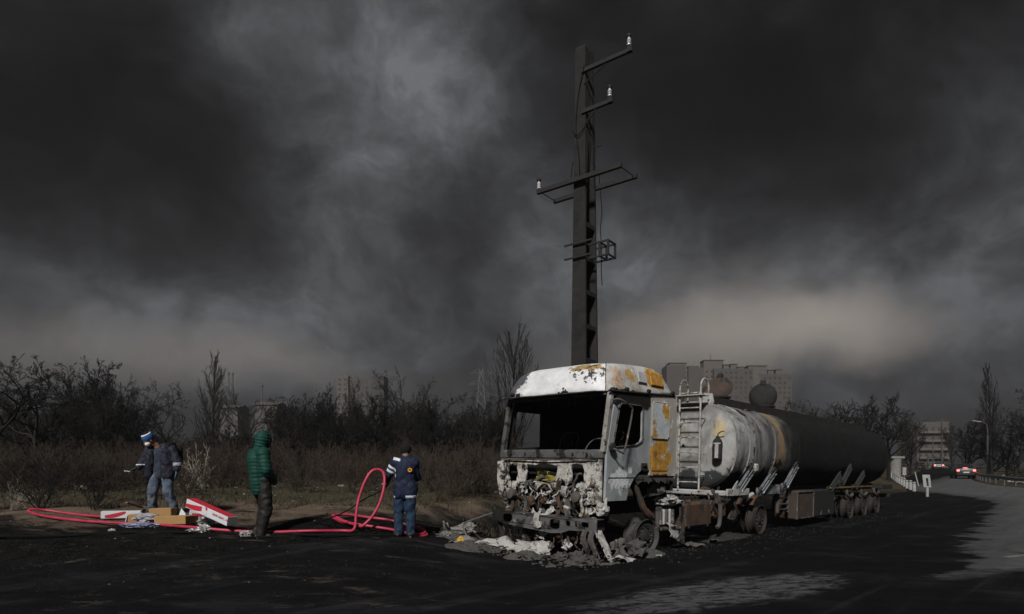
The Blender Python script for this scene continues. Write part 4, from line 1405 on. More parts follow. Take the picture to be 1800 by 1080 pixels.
def trailer_frame():
    for v in (.62, 1.84):
        MB().bbox((11.6, v, .99), (13.6, .10, .22), .015).build('frame_rail', M_black, TT)
    for u in (5.3, 7.6, 10, 12, 14, 16, 18):
        MB().bbox((u, 1.23, .98), (.10, 1.2, .16), .01).build('cross_member', M_black, TT)
    # front crossbeam below the ladder
    MB().bbox((4.72, .95, 1.02), (.16, 1.75, .12), .02).build('front_beam', M_ashmetal, TT)
    MB().bbox((5.25, .06, 1.04), (1.15, .05, .16), .012).build('side_beam', M_ashmetal, TT)
    mb = MB().prism([(4.82, 1.02), (5.10, 1.12), (5.20, 1.30), (5.06, 1.22)], [], side_fn(.04, 1), .02)
    mb.build('gusset', M_ashmetal, TT)
    # saddles hugging the flank: slanted channels
    for k, u in enumerate((5.55, 6.75, 8.45, 11.9, 13.2, 14.5)):
        sd = thing_part('saddle', TT, (u, 0, 0))
        sd.rotation_euler = (0, R((0, 3, -4, 6, -3, 4)[k]), 0)
        sd.location.z = (0, -.06, .07, -.12, .08, -.09)[k]
        mm = M_saddle if u < 9 else plain('dull_saddle', (.03, .031, .031), .7, var=.6, scale=5)
        lo = Vector((-.22, .10, 1.10))
        hi = Vector((.32, -.0, 1.62))
        d = hi - lo
        rot = Vector((1, 0, 0)).rotation_difference(d.normalized()).to_matrix()
        MB().bbox((lo + hi) / 2 + Vector((0, -.01, -.02)), (d.length, .05, .20), .02, rot).build('web', mm, sd)
        for off in (-.10, .0, .10):
            MB().bbox((lo + hi) / 2 + Vector((-off * .55, -.045, off * .75)), (d.length, .05, .028), .008, rot).build('rib', mm, sd)
        if k == 0:
            MB().bbox(hi + Vector((.05, -.05, -.02)), (.18, .10, .20), .03).build('lug', M_ashmetal, sd)
        MB().bbox((-.10, .12, 1.07), (.55, .05, .20), .012).build('foot', mm, sd)
    # side guard box section between the saddles
    MB().bbox((7.3, .12, 1.06), (1.1, .06, .24), .012).build('side_plate', M_saddle, TT)
    MB().bbox((8.05, .14, 1.04), (.35, .06, .26), .012).build('side_plate', M_wreck, TT)
    MB().bbox((14.0, .05, 1.03), (4.6, .04, .05), .01).build('edge_strip', burnt('edge_strip', (.17, .12, .04), [((.18, .06, .02), 2, .5, .1, 3), (SOOT, 4, .55, .1, 4)]), TT)
    # landing leg frame
    for u in (8.05, 8.75):
        MB().bbox((u, .22, .72), (.07, .07, .60), .01).build('post', M_wreck, TT)
    for z in (.52, .66, .82):
        MB().bbox((8.4, .20, z), (.7, .03, .035), .006).build('side_guard_bar', M_wreck, TT)
    # pair of tool boxes
    MB().bbox((9.62, .36, .60), (1.30, .60, .78), .04).build('tool_box', M_box_brown, TT)
    MB().tube([(8.97, .05, .24), (8.97, .05, .96), (10.25, .05, .96), (10.25, .05, .24)], .02, 6, closed=True).build('door_frame', M_wreck, TT)
    MB().bbox((11.25, .36, .60), (1.85, .60, .78), .03).build('tool_box', M_box_dark, TT)
    for u in (10.9, 11.6):
        MB().bbox((u, .04, .32), (.10, .03, .13), .02).build('latch', M_wreck, TT)
    # running gear
    for u in (13.75, 15.35, 16.95):
        for v, s in ((.14, -1), (.48, -1), (2.0, 1), (2.32, 1)):
            wheel('wheel', (u, v, .36), .37, .22, TT, M_rimr if v < .3 else M_rim, outer=s)
        MB().tube([(u, .2, .38), (u, 2.3, .38)], .08, 10).build('axle', M_black, TT)
        MB().tube([(u - .5, .72, .66), (u - .2, .72, .50), (u + .2, .72, .50), (u + .5, .72, .66)], .045, 6).build('leaf_spring', M_black, TT)
        P = [(u - .35, .08, .95), (u - .28, .06, .78), (u, .05, .72), (u + .25, .06, .80)]
        MB().tube(spline(P, 4), .05, 6).build('brake_chamber', M_wreck, TT, smooth=True)
    # rear platform and bumper
    MB().bbox((18.55, 1.23, .98), (1.5, 2.3, .16), .02).build('rear_platform', M_black, TT)
    MB().bbox((19.2, 1.23, .62), (.10, 2.2, .14), .02).build('rear_bumper', M_black, TT)
    for v in (.6, 1.85):
        MB().bbox((19.15, v, .78), (.08, .10, .30), .01).build('stanchion', M_black, TT)


trailer_frame()
# ------------------------------------------------------------------ concrete power pole
M_pole = burnt('sooted_concrete', (.022, .0215, .021), [((.014, .0137, .0133), 1.4, .48, .12, 151), ((.12, .115, .11), 8, .72, .03, 152), ((.018, .018, .018), 2.2, .56, .1, 153)], rough=.9, bump=.5)
M_steel = plain('dark_angle_steel', (.022, .021, .021), .7, var=.4)
M_porc = plain('insulator_glaze', (.55, .55, .55), .25, var=.25, spec=.6)
M_cord = plain('black_cable', (.007, .007, .007), .9, var=.3, spec=.1)


def pole():
    D0 = 16.0
    base = Vector((1.86, D0, 0))
    base.z = surf(base.x, base.y) - .3
    P = thing('power_pole', 'tall tapered black concrete power pole standing behind the burnt truck cab', 'pole', base, (0, 0, math.atan2(-.6, .8)))
    H = 12.3 - base.z
    # local x = crossarm direction (to the right and nearer), local -y = the face towards the camera's left

    def half(z):
        f = z / H
        return .25 - .11 * f, .375 - .155 * f
    # solid upper part and two flanges with a recessed web lower down
    mb = MB()
    zs = [0, 2, 4, 6, 8.2, 10, H - .06, H]
    rr = [(1, 0)] * 6 + [(1, 0), (.85, 0)]
    for i, z in enumerate(zs):
        a, b = half(z)
        k = rr[i][0]
        w = .30 if i < 5 else .96
        dpt = .30 if i < 5 else .97
        a, b = a * k, b * k
        mb.v.extend([(-a, -b, z), (a, -b, z), (a, -b + b * w * .62, z), (-a + 2 * a * dpt, -b + b * w * .72, z), (-a + 2 * a * dpt, b - b * w * .72, z), (a, b - b * w * .62, z), (a, b, z), (-a, b, z)])
    m = 8
    for i in range(len(zs) - 1):
        for k in range(m):
            k2 = (k + 1) % m
            mb.f.append((i * m + k, i * m + k2, (i + 1) * m + k2, (i + 1) * m + k))
    mb.f.append(tuple(range(m - 1, -1, -1)))
    mb.f.append(tuple((len(zs) - 1) * m + k for k in range(m)))
    mb.build('shaft', M_pole, P)
    z = 1.0
    while z < 8.2:
        a, b = half(z)
        MB().bbox((a * .32, 0, z), (a * 1.25, 2 * b * .80, .13), .01).build('rung', M_pole, P)
        z += .86

    def L(px, py):
        """local height for a pixel at the pole's distance"""
        return at(px, py, D0).z - base.z
    # single arms with insulators
    for z, ln, brace in ((L(0, 136), 1.34, .55), (L(0, 207), .82, .45)):
        arm = thing_part('arm', P, (0, 0, 0))
        MB().bbox((ln / 2 + .08, -.24, z), (ln + .05, .08, .10), .006).build('bar', M_steel, arm)
        MB().tube([(.12, -.24, z - .34), (ln * .62, -.24, z - .02)], .022, 5).build('brace', M_steel, arm)
        MB().bbox((ln + .04, -.24, z + .02), (.12, .10, .14), .01).build('seat', M_steel, arm)
        insulator(arm, (ln + .02, -.24, z + .09))
    # double crossarm
    zc = L(0, 325)
    xa = thing_part('crossarm', P, (0, 0, 0))
    MB().bbox((-.0, -.36, zc), (2.45, .09, .11), .006).build('bar', M_steel, xa)
    MB().bbox((.05, .36, zc), (2.45, .09, .11), .006).build('bar', M_steel, xa)
    for x in (-1.15, 1.17):
        MB().tube([(x, -.36, zc), (x + .03, .36, zc)], .012, 5).build('tie_rod', M_steel, xa)
    insulator(xa, (-1.17, -.36, zc + .05))
    # small bracket frame lower down
    z0, z1 = L(0, 458), L(0, 434)
    br = thing_part('bracket', P, (0, 0, 0))
    for z in (z0, z1):
        MB().bbox((.0, -.34, z), (.80, .035, .045), .004).build('bar', M_steel, br)
        MB().bbox((.38, .31, z), (.68, .035, .045), .004).build('bar', M_steel, br)
        MB().bbox((.38, -.06, z), (.68, .035, .045), .004).build('bar', M_steel, br)
    for x in (.46, .70):
        for y in (-.06, .31):
            MB().bbox((x, y, (z0 + z1) / 2), (.05, .05, z1 - z0 + .05), .005).build('post', M_steel, br)
        for z in (z0, z1):
            MB().bbox((x, .125, z), (.04, .40, .04), .004).build('bar', M_steel, br)
    # step bolts and loose wires
    for z, x in ((L(0, 258), .18),):
        MB().tube([(x - .1, .2, z), (x + .22, .2, z + .0)], .012, 5).build('step_bolt', M_steel, P)
    a, b = half(8)
    wires = [[(.22, .34, L(0, 300)), (.27, .36, L(0, 345)), (.30, .36, L(0, 370)), (.26, .35, L(0, 400)), (.29, .36, L(0, 430)), (.28, .36, L(0, 470)), (.30, .37, L(0, 500))],
             [(-.20, -.27, L(0, 235)), (-.05, -.30, L(0, 246)), (.12, -.28, L(0, 238)), (.2, -.1, L(0, 222))],
             [(-.16, -.30, L(0, 290)), (-.21, -.31, L(0, 310)), (-.22, -.31, L(0, 330))],
             [(.16, -.30, L(0, 130)), (-.02, -.26, L(0, 170)), (-.1, -.27, L(0, 230)), (.0, -.30, L(0, 280)), (.05, -.32, L(0, 330))]]
    for w in wires:
        MB().tube(spline(w, 6), .011, 5).build('wire', M_cord, P, smooth=True)


def insulator(parent, c):
    prof = [(.018, 0), (.018, .03), (.05, .035), (.05, .06), (.032, .075), (.05, .095), (.05, .115), (.032, .13), (.05, .15), (.05, .17), (.03, .19), (.034, .23)]
    MB().lathe(prof, c, 'z', 12).build('insulator', M_porc, parent, smooth=30)
    MB().lathe([(.035, .23), (.06, .24), (.06, .285), (.03, .30)], c, 'z', 12).build('insulator_cap', M_steel, parent, smooth=30)


pole()


# ------------------------------------------------------------------ bare trees and shrubs
def limb_mesh(mb_t, mb_c, rnd, p, d, ln, r, lev, prm):
    n = prm['seg'][min(lev, len(prm['seg']) - 1)]
    wander = prm['wander'][min(lev, len(prm['wander']) - 1)]
    up = prm['up'][min(lev, len(prm['up']) - 1)]
    pts, rad, dirs = [p], [r], [d]
    cur, dd = p, d
    tip = prm['tip']
    for i in range(n):
        dd = (dd + Vector((rnd.gauss(0, wander), rnd.gauss(0, wander), rnd.gauss(0, wander) + up))).normalized()
        cur = cur + dd * (ln / n)
        pts.append(cur)
        dirs.append(dd)
        f = (i + 1) / n
        rad.append(max(prm['rmin'], r * (1 - f * (1 - tip))))
    (mb_t if lev == 0 else mb_c).tube(pts, rad, 7 if lev == 0 else (5 if lev == 1 else 3), cap=False)
    if lev >= prm['levels']:
        return
    k = prm['kids'][min(lev, len(prm['kids']) - 1)]
    k = rnd.randint(int(k * .8), int(k * 1.2) + 1)
    s0 = prm['start'][min(lev, len(prm['start']) - 1)]
    for q in range(k):
        f = s0 + (1 - s0) * ((q + rnd.random()) / k)
        i = min(n - 1, int(f * n))
        t = f * n - i
        base = pts[i].lerp(pts[i + 1], min(1, t))
        ang = R(rnd.uniform(*prm['angle'][min(lev, len(prm['angle']) - 1)]))
        ax = dirs[i + 1].orthogonal().normalized()
        ax.rotate(Matrix.Rotation(rnd.uniform(0, 2 * math.pi), 3, dirs[i + 1]))
        nd = dirs[i + 1].copy()
        nd.rotate(Matrix.Rotation(ang, 3, ax))
        kl = prm['len'][min(lev, len(prm['len']) - 1)]
        shape = prm['shape'](f) if lev == 0 else 1 - .45 * f
        L = ln * kl * rnd.uniform(.7, 1.2) * shape
        rr = max(prm['rmin'], rad[i] * prm['rk'] * rnd.uniform(.75, 1.1))
        limb_mesh(mb_t, mb_c, rnd, base, nd, L, rr, lev + 1, prm)


def tree_meshes(name, seed, h, r, prm, lean=0.0):
    rnd = random.Random(seed)
    t, c = MB(), MB()
    limb_mesh(t, c, rnd, Vector((0, 0, -.15)), Vector((lean, 0, 1)).normalized(), h, r, 0, prm)
    return t.mesh('trunk', 'all', False), c.mesh('crown', 'all', False)


P_ROUND = dict(seg=[7, 6, 4, 3, 2], wander=[.10, .20, .22, .22, .2], up=[.05, .10, .05, .03, .02], tip=.35, rmin=.0085, levels=4, kids=[13, 9, 7, 5], start=[.30, .25, .2, .2],
               angle=[(35, 68), (25, 60), (25, 60), (20, 60)], len=[.62, .48, .42, .40], shape=lambda f: 1.05 - .55 * abs(f - .45), rk=.62)
P_POPLAR = dict(seg=[9, 6, 4, 3], wander=[.03, .06, .08, .1], up=[.05, .16, .12, .05], tip=.12, rmin=.008, levels=3, kids=[52, 9, 5], start=[.10, .2, .2],
                angle=[(18, 36), (12, 28), (12, 30)], len=[.36, .42, .4], shape=lambda f: 1.15 - .85 * f, rk=.42)
P_FAN = dict(seg=[9, 8, 5, 3], wander=[.02, .035, .06, .1], up=[.05, .07, .05, .04], tip=.15, rmin=.008, levels=3, kids=[44, 8, 4], start=[.06, .25, .2],
             angle=[(20, 40), (8, 22), (12, 30)], len=[.62, .40, .4], shape=lambda f: 1.1 - .75 * f, rk=.40)
P_GNARL = dict(seg=[6, 7, 5, 4, 2], wander=[.16, .30, .32, .30, .3], up=[.03, .05, .03, .03, .02], tip=.4, rmin=.0085, levels=4, kids=[8, 8, 7, 5], start=[.35, .3, .2, .2],
               angle=[(35, 75), (30, 70), (30, 70), (25, 65)], len=[.75, .5, .42, .4], shape=lambda f: 1.1 - .4 * f, rk=.66)
P_THICK = dict(seg=[6, 6, 4, 3, 2], wander=[.14, .22, .22, .22, .2], up=[.05, .10, .06, .04, .02], tip=.35, rmin=.009, levels=4, kids=[19, 10, 7, 5], start=[.04, .15, .15, .15],
               angle=[(22, 62), (20, 55), (20, 55), (20, 55)], len=[.66, .48, .42, .4], shape=lambda f: 1.15 - .55 * f, rk=.55)
P_SHRUB = dict(seg=[3, 5, 4, 3], wander=[.2, .16, .18, .2], up=[.0, .05, .03, .02], tip=.3, rmin=.0045, levels=3, kids=[17, 8, 5], start=[.0, .15, .15],
               angle=[(8, 58), (15, 45), (20, 50)], len=[4.2, .42, .4], shape=lambda f: 1.0, rk=.7)
P_PALE = dict(seg=[3, 6, 5, 3], wander=[.2, .12, .16, .2], up=[.0, .05, .03, .02], tip=.3, rmin=.007, levels=3, kids=[11, 6, 4], start=[.0, .25, .2],
              angle=[(12, 55), (18, 45), (20, 50)], len=[5.0, .36, .4], shape=lambda f: 1.0, rk=.72)

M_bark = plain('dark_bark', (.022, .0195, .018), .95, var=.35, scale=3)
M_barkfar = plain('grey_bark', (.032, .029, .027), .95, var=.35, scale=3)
M_scorch = plain('scorched_bark', (.011, .010, .0095), .95, var=.35, scale=3)
M_shrub = plain('brown_twigs', (.048, .037, .028), .95, var=.45, scale=2)
M_shrub2 = plain('reddish_twigs', (.050, .036, .028), .95, var=.45, scale=2)
M_dry = plain('bleached_twigs', (.30, .27, .225), .95, var=.35, scale=2)
TREES = {}
for key, seed, h, r, prm in (('round1', 11, 6.2, .17, P_ROUND), ('round2', 12, 6.0, .19, P_ROUND), ('round3', 15, 6.2, .16, P_ROUND), ('poplar1', 21, 8.0, .15, P_POPLAR), ('poplar2', 22, 8.0, .12, P_FAN),
                             ('gnarl1', 31, 4.2, .11, P_GNARL), ('gnarl2', 37, 4.2, .10, P_GNARL), ('thick1', 41, 4.6, .12, P_THICK), ('thick2', 42, 4.6, .12, P_THICK), ('thick3', 47, 4.2, .12, P_THICK)):
    TREES[key] = tree_meshes(key, seed, h, r, prm)
SHRUBS = {}
for key, seed, h, r, prm in (('s1', 51, .32, .018, P_SHRUB), ('s2', 52, .32, .018, P_SHRUB), ('s3', 53, .32, .018, P_SHRUB), ('s4', 54, .30, .016, P_SHRUB), ('pale', 59, .34, .026, P_PALE)):
    SHRUBS[key] = tree_meshes(key, seed, h, r, prm)


def mesh_h(me):
    n = len(me.vertices)
    a = np.empty(n * 3)
    me.vertices.foreach_get('co', a)
    a = a.reshape(-1, 3)
    return float(np.percentile(a[:, 2], 99.6)), float(np.percentile(np.abs(a[:, 0]), 98))


DIM = {k: mesh_h(v[1]) for k, v in list(TREES.items()) + list(SHRUBS.items())}


def part_of(key, part, m, name, parent):
    """a tree part sharing its mesh, with the material on the object"""
    me = (TREES.get(key) or SHRUBS[key])[part]
    if not me.materials:
        me.materials.append(None)
    o = obj(name, me, None, parent)
    o.material_slots[0].link = 'OBJECT'
    o.material_slots[0].material = m
    return o


def plant(key, name, label, cat, loc, height, rz, m, group=None, wide=1.0, lean=(0, 0)):
    s = height / DIM[key][0]
    o = thing(name, label, cat, loc, (lean[0], lean[1], rz), group)
    o.scale = (s * wide, s * wide, s)
    shrub = key in SHRUBS
    part_of(key, 0, m, 'stem' if shrub else 'trunk', o)
    part_of(key, 1, m, 'twigs' if shrub else 'crown', o)
    return o


LAND = [((-15.5, 17), 'gnarled black tree'), ((-27, 36), 'broad dense dark tree'), ((-24, 50), 'slender poplar'), ((-8.6, 17.5), 'bleached shrub'), ((-14, 38), 'leaning crooked tree'),
        ((-7, 44), 'full rounded tree'), ((0, 34), 'brush-crowned poplar'), ((-1.8, 14.6), 'small sparse grey shrub'), ((-1.3, 15.5), 'far side of the truck cab'), ((-20, 22), 'thin crooked tree'), ((-11.5, 46), 'sparse forked tree')]


def beside(x, y):
    return min(LAND, key=lambda q: (q[0][0] - x) ** 2 + (q[0][1] - y) ** 2)[1]


def tree_px(key, px, top, d, label, rz=0, m=None, wide=1.0, group=None, name='bare_tree', lean=(0, 0), sink=0.0):
    x = (px - HX) / F * d
    z = surf(x, d) - sink
    h = CAMZ + (HY - top) / F * d - z
    return plant(key, name, label, 'tree', (x, d, z), h, rz, m or M_bark, group, wide, lean)


G1 = 'bare trees behind the field'
tree_px('gnarl1', -32, 612, 17, 'black gnarled leafless tree at the field edge, nearest the coiled end of the red hose', 1.0, M_scorch, 1.25)
tree_px('gnarl2', 62, 640, 30, 'thin crooked leafless tree between the gnarled tree and the dense dark tree', 2.0, M_bark, .9)
tree_px('thick2', 150, 634, 36, 'broad dense dark leafless tree, widest crown over the field scrub', .3, M_scorch, .98)
tree_px('thick1', 140, 640, 38, 'dense dark leafless tree tangled with the broadest one over the scrub', 4.0, M_scorch, .9)
tree_px('round2', 215, 645, 40, 'leafless tree with fine rounded crown right behind the dense dark tree', 2.2, M_bark, .72)
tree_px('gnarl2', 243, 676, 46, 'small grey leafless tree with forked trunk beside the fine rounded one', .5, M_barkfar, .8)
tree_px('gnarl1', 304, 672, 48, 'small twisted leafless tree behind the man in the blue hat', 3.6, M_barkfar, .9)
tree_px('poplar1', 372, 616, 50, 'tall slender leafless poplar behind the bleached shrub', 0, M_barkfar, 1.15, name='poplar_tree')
tree_px('round1', 438, 680, 95, 'faint hazy leafless tree far behind the person in the green jacket', 1, M_barkfar, .85)
tree_px('gnarl2', 492, 692, 38, 'leaning leafless tree with a bare crooked trunk at the edge of the thicket', 4.4, M_bark, 1.0, lean=(0, R(-10)))
tree_px('thick1', 545, 690, 42, 'dense dark thicket tree beside the leaning crooked one', 1.1, M_scorch, .9)
tree_px('thick3', 578, 680, 44, 'dark leafless tree with spiky crown left of the grey tower block', 2.6, M_bark, .62)
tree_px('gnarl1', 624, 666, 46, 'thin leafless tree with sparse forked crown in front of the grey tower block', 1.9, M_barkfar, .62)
tree_px('round1', 724, 646, 44, 'leafless tree with full rounded crown rising over the thicket', .2, M_bark, .86)
tree_px('gnarl2', 782, 690, 46, 'twisted leafless tree right of the full rounded one', 5.2, M_bark, .85)
tree_px('poplar2', 902, 572, 34, 'tall leafless poplar with brush-like crown directly behind the truck cab', 1.3, M_bark, 1.0, name='poplar_tree')
rs = random.Random(3)
GT = 'trees of the dark thicket'
for k, px in enumerate(list(range(478, 905, 13)) + [500, 560, 640, 700, 760, 835, 880]):
    ky, tx, tp, td = rs.choice(['thick1', 'thick2', 'thick3']), px + rs.uniform(-9, 9), rs.uniform(694, 738), rs.uniform(33, 47)
    tree_px(ky, tx, tp, td, '%s %s leafless thicket tree standing nearest the %s' % ('tall' if tp < 708 else 'low' if tp > 724 else 'medium-height', {'thick1': 'bushy', 'thick2': 'broad', 'thick3': 'spiky'}[ky], beside((tx - HX) / F * td, td)), rs.uniform(0, 6.2),
            rs.choice([M_bark, M_scorch, M_scorch]), rs.uniform(.8, 1.15), GT, 'thicket_tree')
for k, px in enumerate(list(range(-10, 246, 13)) + [120, 140, 155, 165, 262, 280, 300, 320, 338, 355, 385, 400, 420, 438, 455, 470]):
    ky, tx, tp, td = rs.choice(['thick1', 'thick2', 'thick3']), px + rs.uniform(-9, 9), rs.uniform(690, 740) if px < 240 else rs.uniform(742, 770), rs.uniform(30, 44)
    tree_px(ky, tx, tp, td, '%s %s leafless tree rising behind the scrub, nearest the %s' % ('tall' if tp < 708 else 'low' if tp > 735 else 'medium-height', {'thick1': 'bushy', 'thick2': 'broad', 'thick3': 'spiky'}[ky], beside((tx - HX) / F * td, td)), rs.uniform(0, 6.2),
            rs.choice([M_bark, M_scorch]), rs.uniform(.9, 1.2), 'low trees behind the scrub', 'thicket_tree')
# behind the tanker and along the road
tree_px('round3', 1562, 694, 50, 'broad leafless tree behind the tail of the tanker', .4, M_scorch, 1.25)
tree_px('thick1', 1518, 696, 52, 'dense leafless tree merging with the broad one behind the tanker', 1.4, M_scorch, 1.0)
tree_px('thick3', 1482, 708, 54, 'low leafless tree left of the dense pair behind the tanker', 2.4, M_scorch, 1.0)
for k, (px, tp) in enumerate(((1390, 702), (1422, 706), (1450, 714))):
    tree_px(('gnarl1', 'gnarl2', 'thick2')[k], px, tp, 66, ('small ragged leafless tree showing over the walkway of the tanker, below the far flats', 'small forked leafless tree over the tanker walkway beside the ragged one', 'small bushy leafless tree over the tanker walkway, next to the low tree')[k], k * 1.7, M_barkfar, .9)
tree_px('thick2', 1600, 742, 75, 'dark bushy leafless tree behind the stone gate pillar', .9, M_scorch, 1.0)
tree_px('poplar1', 1744, 638, 66, 'tall slender leafless poplar across the road behind the guardrail', 1.1, M_bark, .85, name='poplar_tree')
tree_px('gnarl2', 1786, 690, 58, 'spreading leafless tree on the bank right of the tall poplar', 2.8, M_bark, 1.0)
tree_px('thick1', 1700, 728, 72, 'dense dark leafless tree overhanging the road by the silver car', .7, M_scorch, 1.1)
tree_px('thick3', 1735, 735, 68, 'dense dark leafless tree under the tall poplar', 3.7, M_scorch, 1.2)
tree_px('round2', 1672, 745, 100, 'pale grey leafless tree over the far bend of the road', 1.7, M_barkfar, .8)
tree_px('thick2', 1770, 748, 60, 'low dark bushy tree behind the guardrail, below the spreading tree', 5.0, M_scorch, 1.2)
tree_px('thick1', 1812, 735, 62, 'dark bushy tree on the bank beside the spreading tree', 1.0, M_scorch, 1.2)
tree_px('round3', 1845, 680, 60, 'spreading leafless tree at the road bank, furthest along the guardrail', 2.0, M_bark, 1.0)


# shrubs of the field
GS = 'brown shrubs of the field'
rs = random.Random(9)
spots = []
for k in range(210):
    d = 15.5 + 19 * rs.random() ** .8
    px = rs.uniform(-60, 885)
    x = (px - HX) / F * d
    if any((x - a) ** 2 + (d - b) ** 2 < .45 for a, b in spots):
        continue
    spots.append((x, d))
    key = rs.choice(['s1', 's2', 's3', 's4'])
    h = rs.uniform(.8, 1.5) * (1.0 + .03 * (d - 15))
    red = rs.random() < .4
    look = ('tall ' if h > 1.75 else 'low ' if h < 1.15 else '') + ('spreading ' if key in ('s2', 's4') else 'upright ')
    plant(key, 'shrub', '%s%s leafless field shrub growing nearest the %s' % (look, 'reddish-brown' if red else 'dull brown', beside(x, d)), 'shrub', (x, d, surf(x, d) - .02), h, rs.uniform(0, 6.28),
          M_shrub2 if red else M_shrub, 'reddish shrubs of the field' if red else GS, rs.uniform(.85, 1.3))
# singled-out shrubs
for px, py, d, h, key, m, label in ((362, 838, 17.5, 1.35, 'pale', M_dry, 'bleached leafless shrub with forked pale branches behind the man in the blue hat'),
                                    (762, 868, 14.6, .95, 'pale', M_shrub, 'small sparse shrub with thin grey branches beside the man in the navy jacket'),
                                    (70, 890, 13.2, 1.35, 's2', M_scorch, 'blackened shrub at the edge of the burnt ground, above the hose bend'),
                                    (160, 888, 13.0, 1.2, 's3', M_scorch, 'scorched twiggy shrub between the hose bend and the white box'),
                                    (800, 862, 15.2, 1.3, 's1', M_shrub2, 'reddish shrub closest to the far side of the truck cab'),
                                    (826, 852, 16.5, 1.2, 's4', M_shrub, 'brown shrub against the far side of the truck cab'),
                                    (15, 885, 13.4, .7, 'pale', M_dry, 'little pale twig bush at the foot of the gnarled tree')):
    x = (px - HX) / F * d
    plant(key, 'shrub', label, 'shrub', (x, d, surf(x, d) - .02), h, px * .37, m, None, 1.0 if key != 'pale' else .85)


# grass and litter of the field
def grass():
    rg = np.random.default_rng(5)
    n = 26000
    d = 13.4 + 24 * rg.random(n) ** 1.6
    px = rg.uniform(-120, 900, n)
    x = (px - HX) / F * d
    clump = np.sin(x * 2.1 + np.sin(d * 1.7) * 2) * np.sin(d * 2.3 + x * .7)
    keep = (clump > -.25) & (rg.random(n) < .9)
    x, d = x[keep], d[keep]
    n = len(x)
    z = ground_h(x, d)
    h = rg.uniform(.05, .17, n)
    a = rg.uniform(0, 6.28, n)
    w = rg.uniform(.006, .014, n)
    lx, ly = rg.normal(0, .06, n), rg.normal(0, .06, n)
    v = np.empty((n, 3, 3))
    v[:, 0] = np.stack([x - np.cos(a) * w, d - np.sin(a) * w, z - .01], -1)
    v[:, 1] = np.stack([x + np.cos(a) * w, d + np.sin(a) * w, z - .01], -1)
    v[:, 2] = np.stack([x + lx, d + ly, z + h], -1)
    me = bpy.data.meshes.new('grass')
    me.from_pydata(v.reshape(-1, 3).tolist(), [], np.arange(n * 3).reshape(-1, 3).tolist())
    m, nt, p = mat('dry_grass')
    w_ = world_pos(nt)
    c = nt.mix(nt.mapr(nt.noise(w_, 1.2, 4, .6), .4, .6), (.044, .035, .022), (.052, .050, .026))
    nt.l.new(c, p.inputs['Base Color'])
    p.inputs['Roughness'].default_value = .9
    o = obj('grass', me, m)
    tag(o, 'short dry olive and brown grass of the rough field', 'grass', kind='stuff')


grass()


def litter():
    """pale scraps, stones and cinders too many to count"""
    def scatter(name, label, spots, size, m, seed, flat_=.4):
        rr = random.Random(seed)
        mb = MB()
        for x, y, s in spots:
            z = surf(x, y)
            vs = []
            for sx, sy, sz in ((-1, -1, 0), (1, -1, 0), (1, 1, 0), (-1, 1, 0), (-.6, -.6, 1), (.6, -.6, 1), (.6, .6, 1), (-.6, .6, 1)):
                vs.append((sx * s * rr.uniform(.5, 1.2), sy * s * rr.uniform(.5, 1.2), sz * s * flat_ * rr.uniform(.6, 1.8) - .004))
            a = rr.uniform(0, 6.28)
            ca, sa = math.cos(a), math.sin(a)
            mb.add([(x + ca * p[0] - sa * p[1], y + sa * p[0] + ca * p[1], z + p[2]) for p in vs], [(4, 5, 6, 7), (0, 1, 5, 4), (1, 2, 6, 5), (2, 3, 7, 6), (3, 0, 4, 7)])
        o = mb.build(name, m, None, fix=False)
        tag(o, label, name.replace('_', ' '), kind='stuff')
    rr = random.Random(17)
    pale, cind = [], []
    for k in range(420):
        d = rr.uniform(7.6, 11.8)
        px = rr.gauss(260, 230)
        x = (px - HX) / F * d
        if x < 0.3:
            pale.append((x, d, rr.choice([.003, .003, .004, .004, .005, .006, .007, .013]) * rr.uniform(.7, 1.3)))
    for k in range(260):
        d = rr.uniform(13.5, 26)
        px = rr.uniform(-20, 880)
        pale.append(((px - HX) / F * d, d, rr.uniform(.01, .04)))
    for k in range(240):
        u, v = rr.uniform(-.8, 8), rr.gauss(-.25, .35)
        p = TO + Vector((.691 * u - .723 * v, .723 * u + .691 * v, 0))
        pale.append((p.x, p.y, rr.uniform(.005, .013)))
    for k in range(1000):
        d = rr.uniform(8.0, 12.5)
        px = rr.uniform(-60, 860)
        cind.append(((px - HX) / F * d, d, rr.uniform(.005, .02) * rr.random() ** .4))
    for k in range(1400):
        u, v = rr.uniform(-1.2, 18), rr.gauss(.3, .9)
        p = TO + Vector((.691 * u - .723 * v, .723 * u + .691 * v, 0))
        cind.append((p.x, p.y, rr.uniform(.006, .03)))
    scatter('pale_litter', 'tiny pale scraps and stones scattered over the burnt ground and field', pale, 1, plain('pale_scrap', (.22, .21, .19), .9, var=.5, scale=1.3), 3)
    scatter('cinders', 'black cinders and charred crumbs strewn over the soot', cind, 1, plain('cinder', (.008, .0078, .0075), .95, var=.6, scale=2), 4, .7)


litter()


# ------------------------------------------------------------------ far buildings
M_wallA = plain('pale_render_wall', (.20, .175, .155), .9, var=.10, scale=.05)
M_shed = plain('weathered_shed', (.13, .12, .115), .9, var=.1, scale=.2)
M_wallB = plain('grey_render_wall', (.14, .128, .118), .9, var=.10, scale=.05)
M_win = plain('dark_window', (.095, .088, .082), .3, var=.2, scale=.3)


